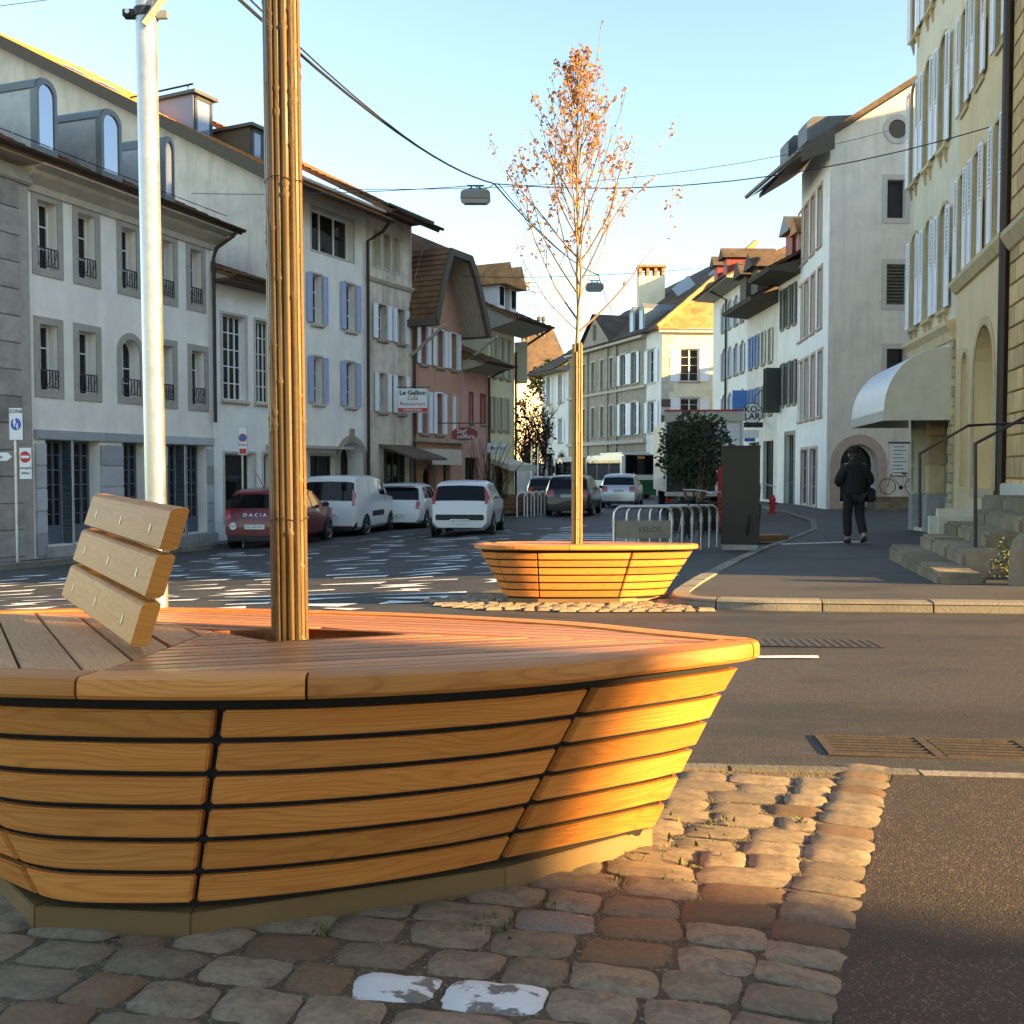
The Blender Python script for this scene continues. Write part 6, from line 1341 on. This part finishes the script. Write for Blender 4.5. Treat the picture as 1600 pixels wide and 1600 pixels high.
# round bush in a tub
bx, by = (1086-800)/1600*28.5, 28.5; zb = gz(bx, by)
bu = empty('round_bush', (bx, by, zb), 0, 'dark round evergreen bush in a tub in front of the lorry', 'bush')
MB().lathe([(0, 0), (.75, 0), (.85, .75), (.78, .75), (.76, .65), (0, .65)], 20).build('tub', 'panel_dark', bu, smooth=40)
rr = random.Random(4); st = MB()
for k in range(9): a = rr.uniform(0, 6.28); st.tube([(math.cos(a)*.2, math.sin(a)*.2, .6), (math.cos(a)*.35, math.sin(a)*.35, 1.2), (math.cos(a)*.6, math.sin(a)*.5, 2.0)], [.05, .04, .015], 5)
st.build('stems', 'young_bark', bu)
def leaf_ball(c, rad, n, size, rr, stretch=(1, 1, 1), noise_a=.25):
    mb = MB(); 
    for k in range(n):
        d = Vector((rr.gauss(0, 1), rr.gauss(0, 1), rr.gauss(0, 1))).normalized(); r_ = rad*(rr.random()**.35)*(1+noise_a*mnoise.noise(d*2.3+Vector((c[0], c[1], 3))))
        p = Vector(c)+Vector((d.x*stretch[0], d.y*stretch[1], d.z*stretch[2]))*r_; ld = (d+Vector((rr.gauss(0, .7), rr.gauss(0, .7), rr.gauss(.2, .7)))).normalized(); leaf_faces(mb, p, ld, size*rr.uniform(.7, 1.3), rr, rr.choice((0, 0, 1)))
    return mb
zc = at(1086, 705, 28.5).z-zb
tag(leaf_ball((0, 0, zc), 1.05, 3200, .13, rr, (1, .9, 1.02)).build('crown', ['leaf_dark', 'leaf_dark2'], bu, fix=False), kind='stuff')
lv = MB()
for k in range(60): a = rr.uniform(0, 6.28); leaf_faces(lv, Vector((math.cos(a)*.6*rr.random(), math.sin(a)*.6*rr.random(), .66)), Vector((rr.gauss(0, 1), rr.gauss(0, 1), .6)), .3, rr, 1)
tag(lv.build('undergrowth', ['leaf_dark', 'leaf_dark2'], bu, fix=False), kind='stuff')
# stone steps with railings in front of the ochre buildings
e1_ = Vector((.2385, .971)); e2_ = Vector((.971, -.2385)); S0 = Vector((5.0, 13.6)); zs = gz(5.0, 12)+.06
sr = empty('entrance_steps', (S0.x, S0.y, zs), math.atan2(e2_.y, e2_.x), 'worn stone entrance steps with mossy treads at the right edge', 'steps')   # local x = into the building, local y = away
ends = [(-4.1, 0), (-3.2, -.25), (-2.5, .1), (-2.4, .5), (-2.6, 1.6)]
for k in range(5):
    y0, y1 = ends[k]; x0 = k*.36; top = .155*(k+1)
    nb_ = 3
    for j in range(nb_):
        ya, yb = lerp(y0, y1, j/nb_)+.008, lerp(y0, y1, (j+1)/nb_)-.008
        q = MB().box(x0+random.uniform(-.015, .015), x0+.42 if k < 4 else 2.1, ya, yb, -.25, top+random.uniform(-.008, .008)); q.build('step_block', 'step_stone', sr, bevel=.035, smooth=50)
MB().box(.55, 1.3, .12, .48, -.2, .62).build('cheek_wall', 'stone_pale', sr, bevel=.1, smooth=60)
gp = at(1602, 860, 9.4); MB().lathe([(0, -.3), (.16, -.3), (.15, .25), (.12, .36), (.06, .42), (0, .43)], 14, c=(0, 0, 0)).build('guard_stone', 'step_stone', None, smooth=60, loc=(gp.x+.02, gp.y, gz(gp.x, gp.y)+.12))
g_ = bpy.data.objects['guard_stone']; tag(g_, 'rounded stone guard post at the right edge beside the entrance steps', 'guard stone')
def railing(lab, pts):
    tag(MB().tube(pts, .02, 8).build('handrail', 'dark_metal', smooth=40), lab, 'handrail', 'iron handrails on the entrance steps')
railing('left iron handrail climbing from the second entrance step', [at(1437, 824, 13.3), at(1437, 709, 13.3), at(1513, 665, 14.8), at(1606, 660, 13.5)])
railing('right iron handrail rising from the lower entrance steps to the picture edge', [at(1524, 858, 10.9), at(1524, 693, 10.9), at(1606, 650, 11.3)])
wp = at(1572, 880, 9.8); rr = random.Random(9); mb = MB()
for k in range(170): leaf_faces(mb, Vector((wp.x+rr.gauss(0, .07), wp.y+rr.gauss(0, .12), gz(wp.x, wp.y)+.1+abs(rr.gauss(0, .17)))), Vector((rr.gauss(0, 1), rr.gauss(0, 1), .5)), .05, rr, 0)
tag(mb.build('wall_weeds', ['weed_green'], fix=False), 'green weeds growing between the steps and guard stone', 'weeds', kind='stuff')
# tactile dots and leaf litter on the pavement
td = MB()
for k in range(26): p = Vector((lerp(4.9, 6.6, k/25), 18.6+.9*k/25)); z = gz(p.x, p.y)+.064; td.box(p.x-.02, p.x+.02, p.y-.09, p.y+.09, z, z+.006)
tag(td.build('tactile_dots', 'paint_white', pav), kind='stuff')
# signs
def sign_pole(name, lab, p, h, r=.03):
    return empty(name, (p.x, p.y, gz(p.x, p.y)+.1), 0, lab, 'sign')
p = at(28, 872, 20.4); s1 = sign_pole('road_sign', 'post with blue pedestrian zone sign, white arrow board and red no entry sign', p, 3); zb = s1.location.z; Y = 20.4
MB().lathe([(0, -.3), (.035, -.3), (.035, at(28, 637, Y).z-zb), (0, at(28, 637, Y).z-zb)], 10).build('pole', 'galvanised', s1, smooth=40)
def plate_px(par, u0, u1, v0, v1, Y, mt, nm, dy=0, bev=.01):
    a, c = at(u0, v1, Y), at(u1, v0, Y); o = par.location; return MB().box(a.x-o.x, c.x-o.x, Y-o.y-.045+dy, Y-o.y-.03+dy, a.z-o.z, c.z-o.z).build(nm, mt, par, bevel=bev)
def disc(par, u, v, rpx, Y, mt, nm, dy, sx=1., n=24):
    c = at(u, v, Y); o = par.location; r_ = rpx*Y/1600
    return MB().add([(c.x-o.x+r_*sx*math.cos(2*math.pi*i/n), Y-o.y-.045+dy, c.z-o.z+r_*math.sin(2*math.pi*i/n)) for i in range(n)]+[(c.x-o.x+r_*sx*math.cos(2*math.pi*i/n), Y-o.y-.04+dy, c.z-o.z+r_*math.sin(2*math.pi*i/n)) for i in range(n)], [tuple(range(n)), tuple(range(2*n-1, n-1, -1))]+[(i, (i+1) % n, n+(i+1) % n, n+i) for i in range(n)]).build(nm, mt, par)
def txt(par, s, u, v, hpx, Y, mt, dy, sx=1., bold=0): c = at(u, v, Y); o = par.location; return text(s, hpx*Y/1600, 'lettering', mt, par, (c.x-o.x, Y-o.y-.05+dy, c.z-o.z), (math.pi/2, 0, 0), .002, sx=sx, bold=bold)
plate_px(s1, 16, 37, 637, 688, Y, 'sign_white', 'zone_plate'); disc(s1, 26.5, 663, 9.5, Y, 'sign_blue', 'blue_disc', -.006, .85); txt(s1, 'ZONE', 26.5, 643, 8, Y, 'ink', -.002)
for u, v, s in ((24.5, 659, 1.0), (29, 666, .7)):
    disc(s1, u, v-5*s, 1.5*s, Y, 'sign_white', 'pictogram_head', -.011, n=10); c = at(u, v, Y); o = s1.location; k = s*Y/1600
    MB().add([(c.x-o.x+x*k, Y-o.y-.058, c.z-o.z+z*k) for x, z in ((-1.5, 3.5), (1.5, 3.5), (2.6, -3), (1, -3), (1, -7.5), (-1, -7.5), (-1, -3), (-2.6, -3))], [tuple(range(8))]).build('pictogram_body', 'sign_white', s1)
a = at(-30, 714, Y); c = at(12, 708, Y); o = s1.location; MB().yprism([(a.x-o.x, at(0, 720, Y).z-o.z), (at(13, 720, Y).x-o.x, at(0, 720, Y).z-o.z), (at(20, 714, Y).x-o.x, at(0, 714, Y).z-o.z), (at(13, 707, Y).x-o.x, at(0, 707, Y).z-o.z), (a.x-o.x, at(0, 707, Y).z-o.z)], -.045, -.03).build('arrow_board', 'sign_white', s1); txt(s1, 'P 5 min', -6, 714, 8, Y, 'ink', -.002)
plate_px(s1, 32, 51, 699, 749, Y, 'sign_white', 'no_entry_plate'); disc(s1, 41, 714, 9, Y, 'sign_red', 'red_disc', -.006, .9); plate_px(s1, 34.5, 47.5, 712, 716, Y, 'sign_white', 'white_bar', -.012, 0); txt(s1, 'excepté', 41, 731, 6, Y, 'ink', -.002); txt(s1, 'vélos', 41, 739, 6, Y, 'ink', -.002)
Y = 25.9; p = at(380, 838, Y); s2 = sign_pole('road_sign', 'post with a no parking sign against the low white house', p, 3); zb = s2.location.z
MB().lathe([(0, -.3), (.03, -.3), (.03, at(380, 668, Y).z-zb), (0, at(380, 668, Y).z-zb)], 10).build('pole', 'galvanised', s2, smooth=40)
plate_px(s2, 373, 387, 667, 711, Y, 'sign_white', 'plate'); disc(s2, 380, 684, 6.3, Y, 'sign_red', 'red_ring', -.006); disc(s2, 380, 684, 4.6, Y, 'sign_blue', 'blue_disc', -.012); plate_px(s2, 375, 385.5, 701, 709, Y, 'sign_red', 'sub_plate', -.006, 0); txt(s2, 'Zone', 380, 695, 6, Y, 'ink', -.002)
Y = 35.5; p = at(645, 626, Y); s3 = empty('restaurant_sign', (p.x, p.y, p.z), 0, 'white hanging board lettered Le Gallion Café Restaurant on the beige house', 'sign')
plate_px(s3, 622, 668, 607, 645, Y, 'sign_white', 'board'); plate_px(s3, 622, 668, 637.5, 644, Y, 'sign_red', 'red_strip', -.006, 0)
txt(s3, 'Le Gallion', 645, 614, 9.5, Y, 'ink', -.002, 1.05, .006); txt(s3, 'Café', 645, 622.5, 9, Y, 'sign_maroon', -.002); txt(s3, 'Restaurant', 645, 631, 9, Y, 'sign_maroon', -.002); txt(s3, 'CARDINAL', 645, 640.8, 6, Y, 'sign_white', -.008)
MB().tube([(-.55, 0, .46), (.6, 0, .46)], .015, 6).build('bracket', 'dark_metal', s3)
Y = 38.0; p = at(726, 678, Y); s4 = empty('hairdresser_sign', (p.x, p.y, p.z), 0, 'dark red oval hairdresser sign lettered Styl coiffure on an iron arm', 'sign')
disc(s4, 726, 678, 10.5, Y, 'sign_maroon', 'oval_board', 0, 2.0); txt(s4, "Styl'", 722, 674, 10, Y, 'sign_white', -.006); txt(s4, 'coiffure', 728, 682, 9, Y, 'sign_white', -.006)
MB().tube([(-1.0, 0, .4), (.75, 0, .4)], .02, 6).tube([(-.2, 0, .4), (-.2, 0, .2)], .012, 5).tube([(.2, 0, .4), (.2, 0, .2)], .012, 5).build('bracket', 'dark_metal', s4)
Y = 41.5; p = at(777, 700, Y); s5 = empty('shop_sign', (p.x, p.y, p.z), 0, 'white lightbox sign with green diamond over the cream house shop', 'sign'); plate_px(s5, 761, 791, 692, 708, Y, 'sign_white', 'box', 0, .02); a = at(769, 700, Y); MB().add([(a.x-p.x+x, -.06, a.z-p.z+z) for x, z in ((-.12, 0), (0, -.09), (.12, 0), (0, .09))], [(0, 1, 2, 3)]).build('emblem', 'bus_green', s5, fix=False); txt(s5, 'garage', 781, 700, 7, Y, 'old_wood', -.002)
Y = 57.0; p = at(1175, 646, Y); s6 = empty('round_shop_sign', (p.x, p.y, p.z), 0, 'round white hanging sign lettered KO-LAR on the right side of the street', 'sign'); disc(s6, 1175, 646, 16.5, Y, 'dark_metal', 'rim', .004); disc(s6, 1175, 646, 15.3, Y, 'sign_white', 'disc', 0); txt(s6, 'KO-', 1175, 640, 14, Y, 'ink', -.006, 1, .01); txt(s6, 'LAR', 1175, 651, 14, Y, 'ink', -.006, 1, .01)
MB().tube([(.1, 0, .55), (.15, 0, .9), (.5, 0, 1.3), (.9, 0, 1.1), (1.05, 0, .6)], .03, 6).build('bracket', 'dark_metal', s6)
p = at(1190, 690, 56); s7 = empty('shop_boards', (p.x, p.y, p.z), 0, 'small dark and white shop boards under the round KO-LAR sign', 'sign'); Y = 56; plate_px(s7, 1162, 1192, 660, 668, Y, 'panel_dark', 'board', 0); plate_px(s7, 1162, 1186, 672, 684, Y, 'sign_white', 'board', .03); plate_px(s7, 1163, 1180, 684.5, 690, Y, 'sign_blue', 'board', .03)
# red things
p = at(1132, 790, 27); pb = empty('red_cabinet', (p.x, p.y, gz(p.x, p.y)+.1), 0, 'narrow bright red cabinet partly hidden by the dark totem', 'cabinet'); z1 = at(1132, 732, 27).z-pb.location.z; MB().box(-.16, .16, -.15, .15, 0, z1).build('casing', 'sign_red', pb, bevel=.02); MB().box(-.17, .17, -.16, .16, z1, z1+.05).build('lid', 'sign_red', pb, bevel=.015)
p = at(1207, 786, 40); hy = empty('fire_hydrant', (p.x, p.y, gz(p.x, p.y)+.06), 0, 'red fire hydrant on the pavement right of the totem', 'hydrant'); hy.scale = (.8, .8, .8)
MB().lathe([(0, 0), (.2, 0), (.2, .08), (.14, .1), (.13, .6), (.17, .62), (.17, .7), (.13, .74), (.11, .85), (.05, .92), (0, .93)], 14).build('barrel', 'sign_red', hy, smooth=40)
for s in (-1, 1): MB().lathe([(0, 0), (.06, 0), (.06, .12), (0, .12)], 10, c=(0, 0, .5), axis='x').build('outlet', 'sign_red', hy, loc=(s*.12-(.12 if s < 0 else 0), 0, 0))
# terrace on the left : timber planters, white hoops
for k in range(4):
    x, y = lerp(-.1, 1.5, k/3), lerp(42.3, 45.5, k/3); tb = empty('timber_box', (x, y, gz(x, y)), R(-26+90), ['nearest', 'second', 'third', 'farthest'][k]+' low timber planter box of the left terrace behind the white hatchback', 'planter box', 'terrace boxes')
    for j in range(4): MB().box(-.75, .75, -.3, .3, .06+j*.2, .24+j*.2).build('plank', 'terrace_wood', tb, bevel=.01)
for k in range(5):
    x, y = lerp(.4, 1.55, k/4), lerp(40.2, 42.4, k/4); hp = tag(MB().tube([(-.22, 0, -.05), (-.22, 0, .75)]+[(-.22*math.cos(a), 0, .75+.22*math.sin(a)) for a in [math.pi*i/8 for i in range(1, 8)]]+[(.22, 0, .75), (.22, 0, -.05)], .03, 8).build('hoop_barrier', 'sign_white', smooth=50, loc=(x, y, gz(x, y)), rot=(0, 0, .4)), ['first', 'second', 'middle', 'fourth', 'last'][k]+' white hoop barrier from the left along the terrace', 'barrier', 'white hoop barriers')
tw = at(1198, 822, 20.5)
for k in range(2): tag(MB().box(-.35, .35, -.25, .25, 0, .12).build('timber_beam', 'terrace_wood', bevel=.015, loc=(tw.x-.35*k, tw.y+.5*k, gz(tw.x, tw.y)+.06), rot=(0, 0, .3)), ['nearer', 'farther'][k]+' timber beam lying on the pavement right of the totem', 'timber')
# bicycles
def bike(name, lab, loc, rz, col='panel_dark', lean=.12):
    r_ = empty(name, loc, rz, lab, 'bicycle'); r_.rotation_euler = (lean, 0, rz)
    for nm, x in (('front_wheel', .55), ('rear_wheel', -.5)):
        w_ = empty(nm, (x, 0, .34)); w_.parent = r_; MB().tube([(.33*math.cos(2*math.pi*i/24), 0, .33*math.sin(2*math.pi*i/24)) for i in range(25)], .017, 6, False).build('tyre', 'tyre', w_, smooth=60); s_ = MB()
        for i in range(12): s_.tube([(0, 0, 0), (.32*math.cos(math.pi*i/6), 0, .32*math.sin(math.pi*i/6))], .003, 3, False)
        s_.build('spokes', 'steel_tube', w_)
    MB().tube([(-.5, 0, .34), (-.02, 0, .3), (-.18, 0, .82), (-.5, 0, .34)], .015, 6).tube([(-.02, 0, .3), (.38, 0, .78), (-.15, 0, .74)], .017, 6).tube([(.55, 0, .34), (.36, 0, .92)], .014, 6).build('frame', col, r_, smooth=50)
    MB().box(-.3, -.06, -.06, .06, .86, .91).build('saddle', 'tyre', r_, bevel=.02); MB().tube([(.36, 0, .92), (.34, 0, 1.02)], .013, 6).tube([(.25, -.27, 1.03), (.36, -.1, 1.05), (.36, .1, 1.05), (.25, .27, 1.03)], .012, 6).build('handlebar', 'steel_tube', r_, smooth=50)
    MB().lathe([(.02, -.01), (.09, -.01), (.09, .01), (.02, .01)], 12, c=(-.02, -.05, .3), axis='y').build('chainwheel', 'dark_metal', r_)
    return r_
p = at(1182, 850, 18.6); bike('bicycle', 'dark bicycle standing behind the totem, one wheel showing', (p.x-.1, p.y, gz(p.x, p.y)+.12), R(70))
bike('bicycle', 'black bicycle parked inside the row of steel bike stands', (3.05, 17.9, gz(3.0, 17.9)), R(62)); 
p = at(1408, 768, 42.6); bike('bicycle', 'bicycle leaning at the top of the steps under the notice board', (p.x, p.y, -.2), R(180))
p = at(1088, 790, 26); mo = bike('bicycle', 'city bicycle parked between the bush tub and the red cabinet', (p.x+.3, p.y, gz(p.x, p.y)), R(40))
# bare tree, ivy, white wall at the far left end of the street
p = at(826, 772, 84); bt = empty('bare_tree', (p.x, p.y, -1.1), 0, 'dark reddish bare tree filling the gap at the far end of the street', 'tree'); rr = random.Random(12); tb = MB()
def bgrow(q, d, L, r_, lev):
    P = [q]; 
    for i in range(4): d = (d+Vector((rr.gauss(0, .12), rr.gauss(0, .12), .08))).normalized(); q = q+d*L/4; P.append(q)
    tb.tube(P, [lerp(r_, r_*.5, i/4) for i in range(5)], 4, False)
    if lev < 4:
        for k in range(4 if lev < 3 else 5): bgrow(P[rr.randint(1, 4)], (d+Vector((rr.gauss(0, .5), rr.gauss(0, .5), rr.uniform(-.1, .4)))).normalized(), L*.66, r_*.55, lev+1)
for k in range(3): bgrow(Vector((rr.uniform(-1, 1), rr.uniform(-1, 1), 0)), Vector((rr.gauss(0, .2), rr.gauss(0, .2), 1)), 3.6, .16, 0)
tb.build('trunk_and_branches', 'twig', bt, fix=False); tag(leaf_ball((.2, 0, 4.6), 2.2, 1300, .3, rr, (.8, .9, 2.0)).build('crown', ['leaf_russet', 'leaf_russet2'], bt, fix=False), kind='stuff')
p = at(873, 560, 106); iv = empty('ivy_bush', (p.x, p.y, -1.1), 0, 'yellow-green ivy-clad crown between the dark roof and the arcade house', 'tree'); MB().tube([(0, 0, 0), (0, 0, 8)], .3, 6).build('trunk', 'twig', iv); tag(leaf_ball((0, 0, 11.2), 2.6, 1600, .45, rr, (1.2, 1, .8)).build('crown', ['leaf_ivy', 'leaf_dark2'], iv, fix=False), kind='stuff')
a, c = at(806, 770, 76), at(850, 770, 86); wl = Bld('white_yard_wall', 'low white yard wall at the far left end of the street', (a.x, a.y), (c.x, c.y), -1.15, 'wall'); wl.box('wall', 0, wl.L, 0, .3, 0, wl.z(828, 726), 'pl_white'); wl.box('coping', -.05, wl.L+.05, -.06, .36, wl.z(828, 726), wl.z(828, 726)+.12, 'stone_tan')
for u, nm in ((831, 'left'), (841, 'right')): q = at(u, 770, 74); tag(MB().lathe([(0, 0), (.07, 0), (.06, 3.6), (0, 3.65)], 8).build('street_post', 'galvanised', loc=(q.x, q.y, -1.1)), nm+' slim grey post in front of the white yard wall', 'post')
# climbing bare shrub on the pink house
q = LP(735); sb = MB(); rr = random.Random(2)
for k in range(26):
    x = rr.uniform(-.5, .9); P = [Vector((q[0]+x*.44, q[1]+x*.9, -1.0))]; d = Vector((rr.gauss(.1, .1), rr.gauss(0, .1), 1))
    for i in range(7): d = (d+Vector((rr.gauss(.04, .16), rr.gauss(-.03, .16), .1))).normalized(); P.append(P[-1]+d*.45)
    sb.tube([p+Vector((.5, -.25, 0)) for p in P], [lerp(.02, .005, i/7) for i in range(8)], 4, False)
tag(sb.build('bare_climber', 'twig', fix=False), 'leafless climbing shrub in front of the small pink house', 'shrub')
# unseen block added behind the ochre buildings to keep sun off the gable
b = Bld('sun_blocker', 'plain block added out of view behind the ochre corner building to shade the gable', (24, 47), (20.4, 19.5), -.6, 'house'); b.wall([], 17.5, 'pl_ecru', body=12); b.roof('roof', 0, b.L, -.3, 17.4, 6, 20, 'tile_brown')
b = Bld('sun_blocker', 'plain block added out of view behind the long white house to shade the corner house', (17.5, 78.5), (17, 70), -.9, 'house'); b.wall([], 10.4, 'pl_ecru', body=12); b.roof('roof', 0, b.L, -.1, 10.4, 6, 11.6, 'tile_brown')  # added unseen, shades the lower part of the corner house
# ================================================================ the walking person
worn('coat_black', (.012, .011, .011), .3, 12, .85, bump=.5, bscale=25); plain('trouser_black', (.010, .010, .012), .85); plain('skin_tone', (.45, .26, .18), .55); plain('hair_dark', (.03, .02, .015), .7); plain('shoe_dark', (.02, .014, .01), .5)
def skin_mesh(name, J, E, mat, parent, sub=2):
    names = list(J); me = bpy.data.meshes.new(name); me.from_pydata([J[k][0] for k in names], [(names.index(a), names.index(b_)) for a, b_ in E], [])
    o = bpy.data.objects.new('tmp', me); COL.objects.link(o); o.modifiers.new('s', 'SKIN'); 
    for i, k in enumerate(names):
        r_ = J[k][1]; me.skin_vertices[0].data[i].radius = (r_, r_) if not isinstance(r_, tuple) else r_
    me.skin_vertices[0].data[0].use_root = True
    sb_ = o.modifiers.new('u', 'SUBSURF'); sb_.levels = sub; sb_.render_levels = sub
    m2 = bpy.data.meshes.new_from_object(o.evaluated_get(bpy.context.evaluated_depsgraph_get())); bpy.data.objects.remove(o)
    m2.name = name; m2.materials.clear(); m2.materials.append(MAT[mat]); m2.polygons.foreach_set('use_smooth', [True]*len(m2.polygons))
    r = bpy.data.objects.new(name, m2); COL.objects.link(r); r.parent = parent; return r
pp_ = at(1334, 838, 18.7); pz = gz(pp_.x, pp_.y)+.06
pe = empty('person', (pp_.x, pp_.y, pz), R(4), 'person in black winter coat and cap walking away on the right pavement', 'person')
J = {'pelvis': ((0, 0, .95), .13), 'waist': ((0, .0, 1.1), .13), 'chest': ((0, .01, 1.32), .15), 'neck0': ((0, .03, 1.46), .06), 'neck': ((0, .05, 1.53), .052), 'head': ((0, .07, 1.62), (.078, .09)), 'crown': ((0, .06, 1.71), (.062, .075)),
     'lsh': ((-.19, 0, 1.41), .065), 'lel': ((-.29, .0, 1.13), .045), 'lwr': ((-.15, .24, 1.10), .03), 'rsh': ((.19, 0, 1.41), .065), 'rel': ((.29, .0, 1.13), .045), 'rwr': ((.15, .24, 1.10), .03),
     'lhi': ((-.09, 0, .9), .1), 'lkn': ((-.10, .09, .5), .06), 'lan': ((-.09, .03, .09), .042), 'lto': ((-.09, .2, .04), .035), 'rhi': ((.09, 0, .9), .1), 'rkn': ((.10, .02, .5), .06), 'ran': ((.11, -.2, .15), .042), 'rto': ((.11, -.07, .05), .035)}
E = [('pelvis', 'waist'), ('waist', 'chest'), ('chest', 'neck0'), ('neck0', 'neck'), ('neck', 'head'), ('head', 'crown'), ('chest', 'lsh'), ('lsh', 'lel'), ('lel', 'lwr'), ('chest', 'rsh'), ('rsh', 'rel'), ('rel', 'rwr'), ('pelvis', 'lhi'), ('lhi', 'lkn'), ('lkn', 'lan'), ('lan', 'lto'), ('pelvis', 'rhi'), ('rhi', 'rkn'), ('rkn', 'ran'), ('ran', 'rto')]
for s, k in ((-1, 'l'), (1, 'r')):
    J[k+'pa'] = ((s*.10, .30, 1.11), .028); E.append((k+'wr', k+'pa'))
    for f in range(4):
        x = s*(.085-.0*f); J[f'{k}f{f}a'] = ((s*.06, .345, 1.135-.02*f), .009); J[f'{k}f{f}b'] = ((s*.025, .345-.004*f, 1.13-.02*f), .008); E += [(k+'pa', f'{k}f{f}a'), (f'{k}f{f}a', f'{k}f{f}b')]
    J[k+'th'] = ((s*.075, .30, 1.155), .01); J[k+'th2'] = ((s*.045, .325, 1.175), .009); E += [(k+'pa', k+'th'), (k+'th', k+'th2')]
skin_mesh('body', J, E, 'skin_tone', pe)
Jc = {'hem': ((0, -.01, .84), (.215, .155)), 'hip': ((0, -.01, .95), (.215, .16)), 'waist': ((0, 0, 1.12), (.215, .165)), 'chest': ((0, .0, 1.32), (.225, .17)), 'up': ((0, .0, 1.43), (.16, .13)), 'col': ((0, .03, 1.50), (.1, .1)), 'col2': ((0, .045, 1.56), (.095, .095)),
      'lsh': ((-.2, -.005, 1.38), .1), 'lel': ((-.315, -.01, 1.12), .085), 'lwr': ((-.19, .2, 1.08), .058), 'rsh': ((.2, -.005, 1.38), .1), 'rel': ((.315, -.01, 1.12), .085), 'rwr': ((.19, .2, 1.08), .058)}
Ec = [('hip', 'hem'), ('hip', 'waist'), ('waist', 'chest'), ('chest', 'up'), ('up', 'col'), ('col', 'col2'), ('chest', 'lsh'), ('lsh', 'lel'), ('lel', 'lwr'), ('chest', 'rsh'), ('rsh', 'rel'), ('rel', 'rwr')]
skin_mesh('coat', Jc, Ec, 'coat_black', pe)
Jt = {'pel': ((0, 0, .93), (.17, .13)), 'lhi': ((-.095, 0, .86), .115), 'lkn': ((-.105, .07, .5), .088), 'lan': ((-.10, .02, .12), .078), 'rhi': ((.095, 0, .86), .115), 'rkn': ((.105, 0, .5), .088), 'ran': ((.115, -.17, .17), .078)}
skin_mesh('trousers', Jt, [('pel', 'lhi'), ('lhi', 'lkn'), ('lkn', 'lan'), ('pel', 'rhi'), ('rhi', 'rkn'), ('rkn', 'ran')], 'trouser_black', pe)
skin_mesh('shoe', {'h': ((-.09, -.03, .055), .05), 'm': ((-.09, .08, .05), .048), 't': ((-.095, .2, .04), .036)}, [('h', 'm'), ('m', 't')], 'shoe_dark', pe)
skin_mesh('shoe', {'h': ((.115, -.25, .13), .05), 'm': ((.115, -.16, .08), .048), 't': ((.12, -.06, .045), .036)}, [('h', 'm'), ('m', 't')], 'shoe_dark', pe)
cap = MB().lathe([(.098, 1.655), (.104, 1.67), (.104, 1.70), (.098, 1.745), (.07, 1.78), (.02, 1.795), (0, 1.797)], 18, c=(0, 0, 0)).build('cap', 'coat_black', pe, smooth=50, loc=(0, .062, 0)); MB().lathe([(.08, 1.57), (.088, 1.6), (.09, 1.66), (.085, 1.68)], 14).build('hair', 'hair_dark', pe, smooth=50, loc=(0, .055, 0))
MB().box(-.07, .07, .15, .24, 1.66, 1.675).build('cap_peak', 'coat_black', pe, bevel=.005)
for s in (-1, 1): MB().lathe([(0, -.008), (.022, -.008), (.026, 0), (.02, .008), (0, .008)], 10, c=(s*.085, .07, 1.62), axis='x').build('ear', 'skin_tone', pe, smooth=50)
f = MB(); f.add([(0, .165, 1.63), (-.012, .155, 1.6), (.012, .155, 1.6), (0, .178, 1.598)], [(0, 1, 3), (0, 3, 2), (1, 2, 3)]); f.build('nose', 'skin_tone', pe)
for s in (-1, 1): MB().lathe([(0, 0), (.01, .002), (.006, .008), (0, .009)], 8, c=(s*.032, .152, 1.635), axis='y').build('eye', 'ink', pe)
MB().box(-.025, .025, .15, .16, 1.572, 1.58).build('mouth', 'sign_maroon', pe)
bg = empty('shoulder_bag', (pp_.x+.25, pp_.y-.02, pz+.78), R(4), 'black shoulder bag hanging at the right hip of the walking person', 'bag'); MB().box(-.06, .08, -.16, .16, -.02, .24).build('pouch', 'coat_black', bg, bevel=.03, smooth=50); MB().tube([(.0, -.1, .22), (-.1, -.18, .45), (-.3, -.15, .68), (-.36, .05, .67), (-.1, .16, .42), (.0, .1, .22)], .014, 6).build('strap', 'coat_black', bg, smooth=50)
